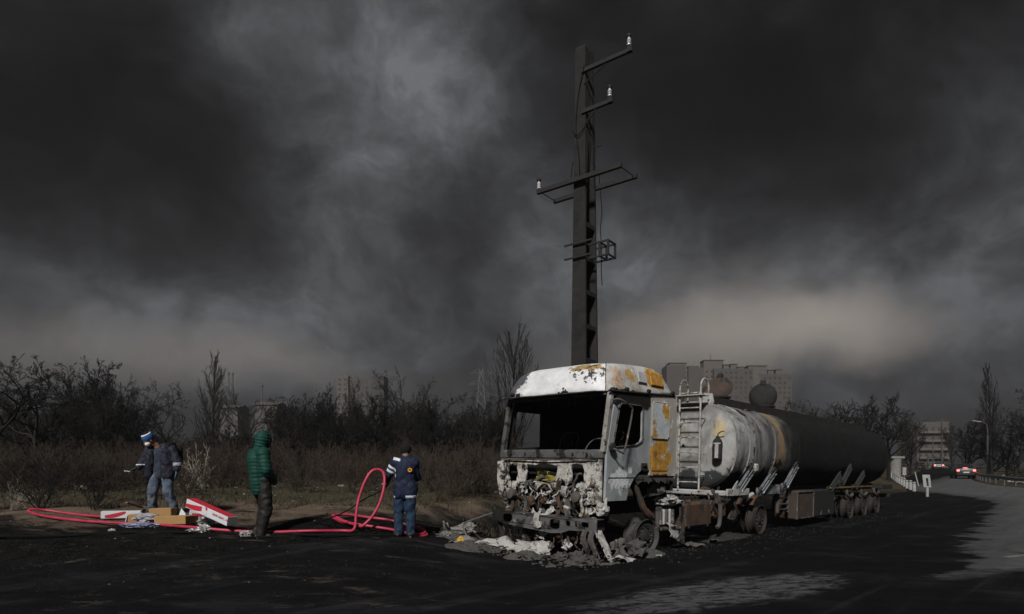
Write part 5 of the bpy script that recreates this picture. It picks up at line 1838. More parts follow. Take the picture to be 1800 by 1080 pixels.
def block(root, x0, x1, y0, depth, z0, z1, m, rows, cols, name='wall'):
    MB().box(((x0 + x1) / 2, y0 + depth / 2, (z0 + z1) / 2), (x1 - x0, depth, z1 - z0)).build(name, m, root)
    if rows:
        mb = MB()
        for r_ in range(rows):
            for c_ in range(cols):
                if (c_ * 7 + r_ * 3) % 5 == 0 and cols > 4:
                    continue
                cx = x0 + (c_ + .5) * (x1 - x0) / cols
                cz = z1 - 2.6 - r_ * 3.2
                mb.box((cx, y0 - .05, cz), ((x1 - x0) / cols * .42, .16, 1.3))
        tag(mb.build('window', M_win, root), kind='stuff')


def flats():
    d = 400.0
    k = d / F
    zb = surf(100, d) - 2

    def X(px):
        return (px - HX) * k

    def Z(py):
        return CAMZ + (HY - py) * k
    specs = [('pale tower block with square rooftop hut, nearest behind the truck roof', [(1172, 1204, 642, 'B', 0), (1182, 1219, 647, 'A', 4), (1209, 1228, 644, 'B', 0)], [(1178, 1208, 638)]),
             ('pale tower block with tallest rooftop hut and thin mast, behind the first hatch', [(1224, 1242, 644, 'B', 0), (1236, 1262, 643, 'A', 3), (1259, 1329, 646, 'B', 8)], [(1244, 1279, 630), (1277, 1289, 638), (1292, 1304, 637), (1302, 1314, 642)]),
             ('pale tower block with wide rooftop hut, beside the open smoke haze', [(1326, 1348, 655, 'A', 0), (1346, 1409, 652, 'B', 7)], [(1330, 1364, 637), (1366, 1376, 645), (1380, 1390, 644)])]
    for i, (lab, bl, huts) in enumerate(specs):
        root = thing('tower_block', lab, 'building', (X(bl[0][0]), d + i * 6, zb))
        o = root.location

        def loc(px):
            return X(px) - o.x
        for q, (a, b, top, w, cols) in enumerate(bl):
            block(root, loc(a), loc(b), (0, 1.5, -1.5)[q % 3], 14 + q, 0, Z(top) - zb, M_wallA if w == 'A' else M_wallB, 14 if cols else 0, cols)
        for a, b, top in huts:
            MB().box(((loc(a) + loc(b)) / 2, 6, Z(top) - zb - 3.5), (loc(b) - loc(a), 8, 7)).build('roof_hut', M_wallA, root)
            MB().box(((loc(a) + loc(b)) / 2, 6, Z(top) - zb + .2), (loc(b) - loc(a) + .8, 8.8, .4)).build('roof_slab', M_wallB, root)
        if i == 1:
            MB().tube([(loc(1259), 6, Z(640) - zb), (loc(1259), 6, Z(615) - zb)], .18, 5).build('mast', M_wallB, root)
    # grey tower behind the thicket
    root = thing('tower_block', 'grey tower block in two shades rising behind the dark thicket', 'building', (X(592), d, surf(X(592), d) - 2))
    zb2 = root.location.z
    ox = root.location.x
    block(root, 0, X(612) - ox, 0, 14, 0, Z(660) - zb2, M_wallA, 12, 2)
    block(root, X(611.5) - ox, X(654) - ox, 2, 14, 0, Z(664) - zb2, M_wallB, 12, 6)
    block(root, X(653.5) - ox, X(675) - ox, -1, 14, 0, Z(661) - zb2, plain('dark_render_wall', (.10, .098, .098), .9, var=.1, scale=.05), 0, 0)
    # flats at the end of the road
    d3 = 235.0
    k3 = d3 / F
    x0, x1 = (1612 - HX) * k3, (1668 - HX) * k3
    zb3 = surf(x0, d3) - 1
    root = thing('apartment_house', 'hazy apartment house with balcony bands closing the end of the road', 'building', (x0, d3, zb3))
    block(root, 0, x1 - x0, 0, 12, 0, CAMZ + (HY - 742) * k3 - zb3, M_wallB, 4, 5)
    for r_ in range(4):
        MB().box(((x1 - x0) / 2, -.6, 2.8 + 3.2 * r_ + 2), (x1 - x0 - 1, 1.2, .9)).build('balcony', M_wallA, root)
    # low pale sheds far off behind the field
    for px0, px1, top, lab in ((385, 418, 717, 'low pale shed behind the slender poplar'), (448, 486, 712, 'low grey shed behind the person in the green jacket')):
        dd = 230.0
        kk = dd / F
        xx0, xx1 = (px0 - HX) * kk, (px1 - HX) * kk
        zz = surf(xx0, dd) - 1
        root = thing('shed', lab, 'building', (xx0, dd, zz))
        hgt = CAMZ + (HY - top) * kk - zz
        MB().box(((xx1 - xx0) / 2, 5, hgt / 2), (xx1 - xx0, 10, hgt)).build('wall', M_shed, root)
        mb = MB().add([(-.5, -.5, hgt), (xx1 - xx0 + .5, -.5, hgt), (xx1 - xx0 + .5, 10.5, hgt), (-.5, 10.5, hgt), (-.5, 5, hgt + 1.6), (xx1 - xx0 + .5, 5, hgt + 1.6)], [(0, 1, 5, 4), (2, 3, 4, 5), (0, 4, 3), (1, 2, 5), (3, 2, 1, 0)])
        mb.build('roof', M_wallB, root)
    # chimneys / masts
    for px, top, lab in ((402, 656, 'thin pale mast beside the poplar, far away'), (409, 657, 'second thin pale mast beside the poplar, far away'), (461, 678, 'short thin mast over the grey shed')):
        dd = 240.0
        kk = dd / F
        xx = (px - HX) * kk
        zz = surf(xx, dd) - .5
        hgt = CAMZ + (HY - top) * kk - zz
        root = thing('mast', lab, 'mast', (xx, dd, zz))
        MB().tube([(0, 0, 0), (0, 0, hgt)], [.42, .22], 8).build('shaft', M_wallB, root)
        MB().lathe([(.3, 0), (.45, .2), (.45, .8), (.3, 1.0)], (0, 0, hgt - .6), 'z', 8).build('head', M_wallB, root)


flats()


def pylon():
    d = 170.0
    k = d / F
    x = (846 - HX) * k
    z = surf(x, d) - .5
    H = CAMZ + (HY - 650) * k - z
    P = thing('pylon', 'hazy steel lattice pylon beyond the thicket beside the tall poplar', 'pylon', (x, d, z))
    m = plain('pylon_steel', (.16, .16, .165), .7, var=.2)
    w = lambda f: 2.6 * (1 - f) ** 1.3 + .45
    for sx in (-1, 1):
        for sy in (-1, 1):
            MB().tube([(sx * w(f), sy * w(f), H * f) for f in [q / 8 for q in range(9)]], .10, 4).build('leg', m, P)
    br = []
    for q in range(10):
        f0, f1 = q / 10, (q + 1) / 10
        for sy in (-1, 1):
            for s in (-1, 1):
                MB().tube([(s * w(f0), sy * w(f0), H * f0), (-s * w(f1), sy * w(f1), H * f1)], .06, 3).build('brace', m, P)
    for f, L_ in ((.74, 5.6), (.86, 3.4), (.97, 3.0)):
        for s in (-1, 1):
            MB().tube([(s * .5, 0, H * f), (s * L_, 0, H * f - .2)], .07, 4).build('crossarm', m, P)
            MB().tube([(s * .5, 0, H * (f + .04)), (s * L_, 0, H * f - .2)], .06, 4).build('crossarm_tie', m, P)


pylon()
# ------------------------------------------------------------------ people
def capsule(mb, a, b, ra, rb, n=14, flat=1.0, side=None):
    """tapered limb with rounded ends; flat squashes it across 'side'"""
    a, b = Vector(a), Vector(b)
    t = (b - a)
    L = t.length
    t.normalize()
    nx = t.orthogonal().normalized() if side is None else (Vector(side) - t * t.dot(Vector(side))).normalized()
    ny = t.cross(nx)
    rings = []
    for k in range(5):
        al = math.pi / 2 * (1 - k / 5)
        rings.append((-math.sin(al) * ra, math.cos(al) * ra))
    for k in range(1, 4):
        rings.append((L * k / 4, ra + (rb - ra) * k / 4))
    for k in range(6):
        al = math.pi / 2 * (k / 5.001)
        rings.append((L + math.sin(al) * rb, max(.001, math.cos(al) * rb)))
    vs = []
    for h, r in rings:
        for k in range(n):
            q = 2 * math.pi * k / n
            vs.append(a + t * h + nx * (math.cos(q) * r) + ny * (math.sin(q) * r * flat))
    fs = []
    m = len(rings)
    for i in range(m - 1):
        for k in range(n):
            k2 = (k + 1) % n
            fs.append((i * n + k, i * n + k2, (i + 1) * n + k2, (i + 1) * n + k))
    fs.append(tuple(range(n - 1, -1, -1)))
    fs.append(tuple((m - 1) * n + k for k in range(n)))
    mb.add(vs, fs)


def ellipsoid(mb, c, r, rot=None, n=16):
    c = Vector(c)
    prof = [(max(.001, math.cos(t)), math.sin(t)) for t in [-math.pi / 2 + math.pi * k / 12 for k in range(13)]]
    m2 = MB().lathe(prof, (0, 0, 0), 'z', n)
    vs = []
    for v in m2.v:
        p = Vector((v[0] * r[0], v[1] * r[1], v[2] * r[2]))
        vs.append((rot @ p if rot is not None else p) + c)
    mb.add(vs, m2.f)


def chain(mb, pts, rads, flat=1.0, side=None):
    for i in range(len(pts) - 1):
        capsule(mb, pts[i], pts[i + 1], rads[i], rads[i + 1], flat=flat, side=side)


def fuse(mb, name, m, parent, voxel=.011, smooth=6, fn=None):
    """union the overlapping volumes into one continuous skin, then shape it with fn(co, normal) -> offset"""
    me = mb.mesh(name + '_raw', False, True)
    o = bpy.data.objects.new(name + '_raw', me)
    C.objects.link(o)
    md = o.modifiers.new('r', 'REMESH')
    md.mode = 'VOXEL'
    md.voxel_size = voxel
    md.use_smooth_shade = True
    s = o.modifiers.new('s', 'SMOOTH')
    s.factor = .5
    s.iterations = smooth
    dg = bpy.context.evaluated_depsgraph_get()
    dg.update()
    me2 = bpy.data.meshes.new_from_object(o.evaluated_get(dg))
    bpy.data.objects.remove(o)
    bpy.data.meshes.remove(me)
    me2.name = name
    if fn:
        nr = [v.normal.copy() for v in me2.vertices]
        for v, q in zip(me2.vertices, nr):
            k = fn(v.co, q)
            v.co = v.co + q * k
    me2.shade_smooth()
    me2.update()
    return obj(name, me2, m, parent)


def patch(src, name, m, parent, cond, off=.004):
    """faces of src that meet cond(centre, normal), lifted a little, as their own part"""
    me = src.data
    keep = [p for p in me.polygons if cond(p.center, p.normal)]
    idx = sorted({i for p in keep for i in p.vertices})
    mp = {o: i for i, o in enumerate(idx)}
    vs = [me.vertices[i].co + me.vertices[i].normal * off for i in idx]
    mb = MB().add(vs, [[mp[i] for i in p.vertices] for p in keep])
    me2 = mb.mesh(name, 'all', False)
    o = obj(name, me2, m, parent)
    md = o.modifiers.new('thick', 'SOLIDIFY')
    md.thickness = .004
    return o


def folds(scale=9.0, amp=.010, z_stretch=.6, seed=0.0):
    def fn(co, n):
        q = Vector((co.x * scale, co.y * scale, co.z * scale * z_stretch)) + Vector((seed, seed * 2, seed * 3))
        w = mnoise.noise(q * .6)
        return amp * (mnoise.noise(q + Vector((w, w, w)) * 1.2) + .5 * abs(mnoise.noise(q * 2.2)) - .1)
    return fn


def hand(mb, wrist, direction, palm_n, side_thumb=1, curl=.5, s=1.0):
    """palm, four unequal curled fingers and a thumb leaving the side of the palm"""
    w = Vector(wrist)
    d = Vector(direction).normalized()
    pn = Vector(palm_n)
    pn = (pn - d * pn.dot(d)).normalized()
    sd = d.cross(pn) * side_thumb
    capsule(mb, w, w + d * .075 * s, .030 * s, .036 * s, flat=.5, side=sd)
    for k, (off, L) in enumerate(((.028, .075), (.010, .085), (-.010, .08), (-.028, .062))):
        b = w + d * .085 * s + sd * off * s
        p = [b]
        dd = d.copy()
        for j in range(3):
            ang = curl * (.35 + .35 * j)
            dd = (d * math.cos(ang) + pn * math.sin(ang)).normalized()
            p.append(p[-1] + dd * L * s * (.42, .33, .25)[j])
        chain(mb, p, [.0105 * s, .010 * s, .009 * s, .008 * s])
    b = w + d * .025 * s + sd * .028 * s
    p1 = b + (d * .6 + sd * .7 + pn * .2).normalized() * .045 * s
    p2 = p1 + (d * .9 + sd * .1 + pn * .5).normalized() * .032 * s
    chain(mb, [b, p1, p2], [.013 * s, .012 * s, .009 * s])


def head(mb, c, rot, s=1.0, nose=True):
    """skull, jaw, nose, ears; local +x is where the face looks"""
    c = Vector(c)

    def T(p):
        return c + rot @ (Vector(p) * s)
    ellipsoid(mb, T((-.005, 0, .02)), (.095 * s, .076 * s, .105 * s), rot)
    ellipsoid(mb, T((.025, 0, -.055)), (.065 * s, .056 * s, .068 * s), rot)
    if nose:
        capsule(mb, T((.085, 0, .01)), T((.108, 0, -.03)), .010 * s, .015 * s)
        capsule(mb, T((.075, -.02, -.062)), T((.075, .02, -.062)), .012 * s, .012 * s)
        for y in (-1, 1):
            capsule(mb, T((.072, y * .033, .018)), T((.078, y * .030, .016)), .014 * s, .012 * s)
            ellipsoid(mb, T((-.005, y * .078, -.01)), (.02 * s, .012 * s, .033 * s), rot)


M_skin = plain('skin', (.22, .115, .075), .6, var=.08, bump=.05, spec=.3)
M_navy = plain('navy_jacket', (.012, .0125, .024), .7, var=.35, scale=9, bump=.4, bdist=.01)
M_navy2 = plain('navy_work_jacket', (.008, .0135, .036), .75, var=.3, scale=9, bump=.4, bdist=.01)
M_navy3 = plain('dark_navy_panel', (.007, .012, .026), .75, var=.3, scale=9)
M_refl = plain('reflective_tape', (.60, .62, .66), .45, var=.15, scale=14)


def denim(name, a, b):
    m, nt, p = mat(name)
    co = coords(nt)
    n = nt.noise(co, 7, 6, .65, .3)
    n2 = nt.noise(co, 30, 4, .6)
    c = nt.mix(nt.mapr(n, .38, .66), a, b)
    c = nt.mix(nt.mapr(nt.noise(nt.mapping(co, loc=(3, 3, 3)), 4, 7, .7), .56, .66, 0, .7), c, (.16, .165, .165))
    nt.l.new(c, p.inputs['Base Color'])
    p.inputs['Roughness'].default_value = .85
    p.inputs['Specular IOR Level'].default_value = .2
    nt.l.new(nt.bump(nt.math('ADD', n, n2), .3, .01), p.inputs['Normal'])
    return m


M_jeansA = denim('dusty_jeans', (.058, .082, .125), (.125, .145, .175))
M_shirt = denim('dusty_blue_shirt', (.018, .030, .062), (.050, .054, .062))
M_jeansC = plain('dark_jeans', (.013, .030, .060), .85, var=.4, scale=9, bump=.3)
M_blackpant = plain('black_trousers', (.009, .0085, .008), .65, var=.3, scale=9, bump=.4, spec=.4)
M_blackcap = plain('black_knit', (.008, .0075, .0075), .95, var=.3, scale=60, bump=.6)
M_bluehat = plain('blue_knit', (.022, .105, .29), .9, var=.18, scale=60, bump=.6)
M_whiteknit = plain('white_knit', (.72, .73, .74), .9, var=.12, scale=60, bump=.6)
M_mask = plain('white_mask', (.74, .75, .76), .85, var=.08, scale=20)
M_green = plain('green_quilted_nylon', (.006, .044, .032), .62, var=.3, scale=10, bump=.2, spec=.2)
M_shoe = plain('dark_shoe', (.03, .028, .027), .7, var=.3)
M_sole = plain('white_sole', (.55, .55, .53), .7, var=.2)
M_glove = plain('blue_glove', (.06, .115, .20), .8, var=.25, scale=20)
M_glovek = plain('sooty_glove', (.045, .05, .06), .8, var=.4, scale=20)
M_phone = plain('pale_handset', (.55, .56, .57), .4, var=.1)


def shoe(name, heel, toe, parent, h=.09, sole=True, m=M_shoe):
    heel, toe = Vector(heel), Vector(toe)
    mb = MB()
    d = (toe - heel).normalized()
    L = (toe - heel).length
    sd = d.cross(Vector((0, 0, 1))).normalized()
    chain(mb, [heel + Vector((0, 0, .055)), heel + d * L * .45 + Vector((0, 0, .048)), toe + Vector((0, 0, .034))], [.045, .044, .036], flat=.95)
    capsule(mb, heel + d * .03 + Vector((0, 0, .06)), heel + d * .05 + Vector((0, 0, .13)), .044, .044)
    o = fuse(mb, name, m, parent, .008, 4)
    if sole:
        pts = []
        ring = []
        for k in range(20):
            a = 2 * math.pi * k / 20
            f = .5 + .5 * math.cos(a)
            w = .046 - .008 * abs(f - .7)
            c_ = heel.lerp(toe, -.10 + 1.18 * f)
            ring.append(c_ + sd * (math.sin(a) * w))
        MB().add(ring + [p + Vector((0, 0, .026)) for p in ring], [tuple(range(19, -1, -1)), tuple(range(20, 40))] + [(k, (k + 1) % 20, 20 + (k + 1) % 20, 20 + k) for k in range(20)]).build('sole', M_sole, o)
    return o


def person_a():
    """man in a blue-and-white knit hat, leaning, legs apart"""
    d = 12.2
    x = (283 - HX) / F * d
    g = surf(x, d)
    z0 = g + .02
    P = thing('person', 'person in blue and white knit hat, face mask, open navy jacket and dusty jeans', 'person', (x, d, z0))
    # local: +x right in the picture, -y towards the camera
    hipL, hipR = Vector((.11, .0, .80)), Vector((-.07, .0, .80))
    kneL, kneR = Vector((.20, -.10, .43)), Vector((-.11, -.10, .43))
    ankL, ankR = Vector((.26, .02, .09)), Vector((-.17, .02, .09))
    shL, shR = Vector((.21, .0, 1.26)), Vector((-.17, -.08, 1.26))
    elL, elR = Vector((.33, -.02, 1.04)), Vector((-.26, -.12, 1.04))
    wrL, wrR = Vector((.38, -.14, .87)), Vector((-.31, -.26, .90))
    chest, waist = Vector((.03, -.03, 1.16)), Vector((.03, .0, .92))
    neck, hc = Vector((-.03, -.10, 1.34)), Vector((-.125, -.20, 1.43))
    rot = Matrix.Rotation(R(-122), 3, 'Z') @ Matrix.Rotation(R(32), 3, 'Y')
    b = MB()
    chain(b, [hipL, kneL, ankL], [.075, .055, .042])
    chain(b, [hipR, kneR, ankR], [.075, .055, .042])
    chain(b, [waist, chest], [.12, .14], flat=.7, side=(1, 0, 0))
    chain(b, [hipL, hipR], [.09, .09])
    chain(b, [shL, elL, wrL], [.055, .045, .033])
    chain(b, [shR, elR, wrR], [.055, .045, .033])
    chain(b, [shL, shR], [.07, .07])
    chain(b, [chest, neck, hc], [.09, .055, .055])
    head(b, hc, rot)
    hand(b, wrL, (.15, -.25, -1), (-1, 0, 0), 1, .55)
    hand(b, wrR, (-.6, -.6, -.4), (.2, -.3, -.9), -1, .9)
    body = fuse(b, 'body', M_skin, P, .009, 3)
    t = MB()
    chain(t, [hipL + Vector((0, 0, .03)), kneL, ankL + Vector((0, 0, .0))], [.112, .092, .080])
    chain(t, [hipR + Vector((0, 0, .03)), kneR, ankR + Vector((0, 0, .0))], [.112, .092, .080])
    chain(t, [hipL + Vector((0, 0, .06)), hipR + Vector((0, 0, .06))], [.115, .115])
    fuse(t, 'jeans', M_jeansA, P, .012, 4, folds(11, .020, .9, 1.0))
    sh = MB()
    chain(sh, [waist + Vector((-.02, -.02, -.10)), waist + Vector((-.02, -.03, .1)), chest + Vector((-.02, -.03, 0)), neck + Vector((.02, .03, -.05))], [.172, .165, .158, .08], flat=.80, side=(1, 0, 0))
    fuse(sh, 'shirt', M_shirt, P, .011, 4, folds(9, .012, .8, 4.0))
    j = MB()
    # two jacket halves hanging open plus back
    chain(j, [shL, elL, wrL + Vector((0, 0, .02))], [.095, .082, .066])
    chain(j, [shR, elR, wrR + Vector((.02, .02, .02))], [.095, .080, .062])
    chain(j, [shL + Vector((-.02, .05, .0)), shR + Vector((.02, .07, .0))], [.10, .10])
    chain(j, [Vector((.13, -.05, 1.19)), Vector((.15, -.05, .98)), Vector((.17, -.04, .74))], [.120, .135, .125], flat=.95)
    chain(j, [Vector((-.11, -.10, 1.20)), Vector((-.145, -.09, .98)), Vector((-.18, -.07, .76))], [.105, .105, .10], flat=1.2, side=(1, 0, 0))
    chain(j, [Vector((.03, .09, 1.2)), Vector((.03, .10, .8))], [.14, .13], flat=.6, side=(1, 0, 0))
    capsule(j, (-.05, -.0, 1.31), (.10, .0, 1.31), .075, .075)
    jk = fuse(j, 'jacket', M_navy, P, .012, 4, folds(10, .022, .8, 7.0))
    patch(jk, 'cuff_band', M_refl, jk, lambda c, n: (c.x > .30 and .985 < c.z < 1.0) or (c.x > .31 and .955 < c.z < .968))
    patch(jk, 'cuff_band', M_refl, jk, lambda c, n: c.x < -.20 and .955 < c.z < .975 and c.y < -.13)
    # gloves over the hands
    gl = MB()
    hand(gl, wrL, (.15, -.25, -1), (-1, 0, 0), 1, .55, 1.12)
    fuse(gl, 'glove', M_glove, P, .006, 2)
    gl = MB()
    hand(gl, wrR, (-.6, -.6, -.4), (.2, -.3, -.9), -1, .9, 1.12)
    fuse(gl, 'glove', M_glovek, P, .006, 2)
    # hat with white band and dark crown

    def T(p):
        return hc + rot @ Vector(p)
    hh = MB()
    ellipsoid(hh, T((-.016, 0, .062)), (.112, .096, .108), rot)
    hat = fuse(hh, 'knit_hat', M_bluehat, P, .008, 3)
    inv = rot.inverted()
    lz = lambda c: (inv @ (c - hc)).z
    patch(hat, 'hat_band', M_whiteknit, hat, lambda c, n: .120 < lz(c) < .138, .003)
    patch(hat, 'hat_top', M_blackcap, hat, lambda c, n: lz(c) >= .138, .003)
    patch(hat, 'hat_brim', M_whiteknit, hat, lambda c, n: -.02 < lz(c) < -.002 and (inv @ (c - hc)).x > 0, .003)
    mk = MB()
    ellipsoid(mk, T((.052, 0, -.042)), (.058, .066, .052), rot)
    fuse(mk, 'face_mask', M_mask, P, .007, 2)
    # backpack on the shoulders
    bp = MB()
    bp.bbox((.13, .21, 1.14), (.34, .18, .42), .06)
    pk = bp.build('backpack', M_blackcap, P, smooth=True)
    MB().tube(spline([(.20, .16, 1.36), (.19, .04, 1.385), (.17, -.08, 1.30), (.16, -.13, 1.1), (.20, .0, .95)], 5), .018, 6).build('strap', M_blackcap, pk, smooth=True)
    for a, hd_ in ((ankL, (.30, -.20)), (ankR, (-.24, -.20))):
        shoe('shoe', (a.x, a.y + .04, -.01), (hd_[0], a.y - .20, -.01), P, sole=False)
    # what he holds
    hp = wrR + Vector((-.6, -.6, -.4)).normalized() * .12
    o = MB().bbox((0, 0, 0), (.14, .06, .022), .008, Matrix.Rotation(R(40), 3, 'Z') @ Matrix.Rotation(R(8), 3, 'Y')).build('handset', M_phone, None, loc=Vector((x, d, z0)) + hp + Vector((-.03, -.02, -.015)))
    tag(o, 'small pale handset in the gloved hand of the person with the blue hat', 'handset')


def person_b():
    """person in a green quilted jacket, hood up, seen from behind, walking off to the right"""
    d = 10.5
    x = (458 - HX) / F * d
    P = thing('person', 'person in green quilted jacket with hood up and black trousers, seen from behind', 'person', (x, d, surf(x, d)))
    hipL, hipR = Vector((-.06, .06, .90)), Vector((.07, -.04, .90))
    kneL, kneR = Vector((.02, .12, .48)), Vector((.12, -.05, .49))
    ankL, ankR = Vector((-.05, .10, .10)), Vector((.03, -.06, .09))
    waist, chest = Vector((.0, .0, .98)), Vector((-.02, .0, 1.32))
    shL, shR = Vector((-.15, .13, 1.40)), Vector((.10, -.14, 1.40))
    elL, elR = Vector((-.18, .24, 1.14)), Vector((.17, -.19, 1.13))
    wrL, wrR = Vector((.05, .25, 1.0)), Vector((.22, -.02, .95))
    neck, hc = Vector((.0, .0, 1.50)), Vector((.04, .02, 1.64))
    rot = Matrix.Rotation(R(38), 3, 'Z') @ Matrix.Rotation(R(6), 3, 'Y')
    b = MB()
    chain(b, [hipL, kneL, ankL], [.085, .06, .045])
    chain(b, [hipR, kneR, ankR], [.085, .06, .045])
    chain(b, [waist, chest], [.12, .14], flat=.75, side=(0, 1, 0))
    chain(b, [hipL, hipR], [.09, .09])
    chain(b, [shL, shR], [.07, .07])
    chain(b, [shL, elL, wrL], [.055, .045, .033])
    chain(b, [shR, elR, wrR], [.055, .045, .033])
    chain(b, [chest, neck, hc], [.09, .06, .06])
    head(b, hc, rot)
    hand(b, wrL, (1, -.2, -.3), (0, -.3, -1), 1, .7)
    hand(b, wrR, (-.2, .9, -.3), (0, -.3, -1), -1, .7)
    fuse(b, 'body', M_skin, P, .010, 3)
    t = MB()
    chain(t, [hipL + Vector((0, 0, .03)), kneL, ankL + Vector((0, 0, -.02))], [.125, .098, .085])
    chain(t, [hipR + Vector((0, 0, .03)), kneR, ankR + Vector((0, 0, -.02))], [.125, .102, .088])
    fuse(t, 'trousers', M_blackpant, P, .012, 4, folds(6, .016, 1.3, 2.0))
    j = MB()
    chain(j, [Vector((.0, .01, .84)), Vector((-.01, .0, 1.05)), Vector((-.03, .0, 1.30)), Vector((-.01, .0, 1.42))], [.185, .190, .200, .14], flat=.86, side=(.3, 1, 0))
    chain(j, [shL, elL, wrL], [.105, .092, .07])
    chain(j, [shR, elR, wrR], [.105, .092, .07])
    chain(j, [shL, shR], [.11, .11])

    def quilt(co, n):
        s = co.z
        w = abs(math.sin((s + .030 * mnoise.noise(co * 4)) * math.pi / .062))
        return .0085 * (w ** .5) - .004 + .010 * mnoise.noise(co * 9)
    fuse(j, 'jacket', M_green, P, .009, 3, quilt)
    h = MB()
    ellipsoid(h, hc + Vector((-.012, -.008, .01)), (.128, .115, .150), rot)
    chain(h, [hc + Vector((-.03, -.02, -.08)), neck + Vector((-.01, 0, -.01))], [.108, .100])

    def quilt2(co, n):
        s = co.z + .18 * (co.x - hc.x)
        w = abs(math.sin(s * math.pi / .052))
        return .011 * (w ** .55) - .006
    fuse(h, 'hood', M_green, P, .008, 3, quilt2)
    # black lump filling the hood's face side, standing in for the shadow inside
    o = MB()
    ellipsoid(o, hc + rot @ Vector((.072, 0, -.015)), (.062, .088, .125), rot)
    fuse(o, 'hood_shade', M_blackcap, P, .008, 2)
    s1 = shoe('shoe', (ankL.x - .06, ankL.y, .0), (ankL.x + .19, ankL.y + .10, .0), P)
    s2 = shoe('shoe', (-.10, -.06, .015), (.15, -.02, -.01), P)


def person_c():
    """man in a navy work jacket, seen from behind, holding a cable"""
    d = 11.0
    x = (712 - HX) / F * d
    z0 = surf(x, d)
    P = thing('person', 'person in black cap, navy work jacket with white bands and blue jeans, holding a cable', 'person', (x, d, z0))
    hipL, hipR = Vector((-.10, 0, .82)), Vector((.08, 0, .82))
    kneL, kneR = Vector((-.11, .02, .45)), Vector((.09, .03, .45))
    ankL, ankR = Vector((-.12, .0, .08)), Vector((.10, .0, .08))
    waist, chest = Vector((-.0, 0, .92)), Vector((.0, .0, 1.20))
    shL, shR = Vector((-.165, .02, 1.31)), Vector((.155, .02, 1.31))
    elL, elR = Vector((-.31, .08, 1.07)), Vector((.20, .16, 1.06))
    wrL, wrR = Vector((-.40, .16, .90)), Vector((.06, .30, 1.02))
    neck, hc = Vector((.01, .02, 1.40)), Vector((.0, .05, 1.515))
    rot = Matrix.Rotation(R(118), 3, 'Z') @ Matrix.Rotation(R(8), 3, 'Y')
    b = MB()
    chain(b, [hipL, kneL, ankL], [.085, .06, .045])
    chain(b, [hipR, kneR, ankR], [.085, .06, .045])
    chain(b, [waist, chest], [.13, .14], flat=.7, side=(1, 0, 0))
    chain(b, [hipL, hipR], [.09, .09])
    chain(b, [shL, shR], [.07, .07])
    chain(b, [shL, elL, wrL], [.055, .045, .033])
    chain(b, [shR, elR, wrR], [.055, .045, .033])
    chain(b, [chest, neck, hc], [.09, .06, .06])
    head(b, hc, rot, .95)
    hand(b, wrL, (-.5, .3, -.8), (.6, .2, -.6), 1, 1.0)
    hand(b, wrR, (-.7, .3, -.3), (.0, .3, -1), -1, .8)
    fuse(b, 'body', M_skin, P, .010, 3)
    t = MB()
    chain(t, [hipL + Vector((0, 0, .0)), kneL, ankL + Vector((0, 0, -.01))], [.104, .088, .080])
    chain(t, [hipR + Vector((0, 0, .0)), kneR, ankR + Vector((0, 0, -.01))], [.104, .088, .080])
    fuse(t, 'jeans', M_jeansC, P, .012, 4, folds(9, .024, .9, 3.0))
    j = MB()
    chain(j, [Vector((.0, .0, .81)), Vector((.0, .0, 1.0)), Vector((.0, .0, 1.22)), Vector((.0, .01, 1.32))], [.172, .172, .182, .14], flat=.74, side=(1, 0, 0))
    chain(j, [shL, elL, wrL + Vector((.01, 0, .02))], [.085, .072, .056])
    chain(j, [shR, elR, wrR], [.085, .072, .056])
    chain(j, [shL, shR], [.098, .098])
    capsule(j, neck + Vector((-.02, .0, -.05)), neck + Vector((.02, 0, -.02)), .085, .078)
    for s in (-1, 1):
        capsule(j, (s * .092, 0, .775), (s * .092, 0, .9), .128, .125)
    jk = fuse(j, 'jacket', M_navy2, P, .010, 4, folds(9, .018, .7, 9.0))
    ax = (elL - shL).normalized()
    al = lambda c: (c - shL).dot(ax)
    onarm = lambda c: c.x < -.150 and c.z > .9
    patch(jk, 'reflective_band', M_refl, jk, lambda c, n: onarm(c) and .075 < al(c) < .115 and n.y < .45)
    patch(jk, 'reflective_band', M_refl, jk, lambda c, n: onarm(c) and .150 < al(c) < .190 and n.y < .45)
    patch(jk, 'shoulder_band', M_refl, jk, lambda c, n: -.20 < c.x < -.07 and 1.345 < c.z + .25 * (c.x + .13) < 1.395 and n.y < .3)
    patch(jk, 'hem_band', M_refl, jk, lambda c, n: .02 < c.x < .20 and .685 < c.z < .735 and n.y < -.05)
    patch(jk, 'hem_band', M_refl, jk, lambda c, n: -.215 < c.x < -.160 and .69 < c.z < .73 and n.y < -.0)
    patch(jk, 'cuff_mark', M_refl, jk, lambda c, n: c.x < -.34 and .925 < c.z < .945 and n.y < -.2)
    pn = patch(jk, 'back_panel', M_navy3, jk, lambda c, n: .02 < c.x < .20 and 1.12 < c.z < 1.235 and n.y < -.2)
    # round orange emblem on the back
    em = thing_part('emblem', P, (.105, 0, 1.185))
    yb = min((v.co.y for v in jk.data.vertices if abs(v.co.x - .105) < .02 and abs(v.co.z - 1.185) < .02), default=-.15) - .010
    MB().lathe([(.036, 0), (.036, .004)], (0, yb, 0), 'y', 24).build('disc', plain('emblem_orange', (.62, .20, .02), .6, var=.1), em)
    MB().lathe([(.029, 0), (.037, 0), (.037, -.003), (.029, -.003)], (0, yb, 0), 'y', 24, closed=True).build('ring', plain('emblem_yellow', (.60, .33, .05), .6, var=.1), em)
    mk = MB()
    mk.box((-.009, yb - .003, .002), (.012, .004, .030))
    mk.box((.010, yb - .003, -.001), (.012, .004, .024))
    mk.box((.0, yb - .003, .010), (.030, .004, .008))
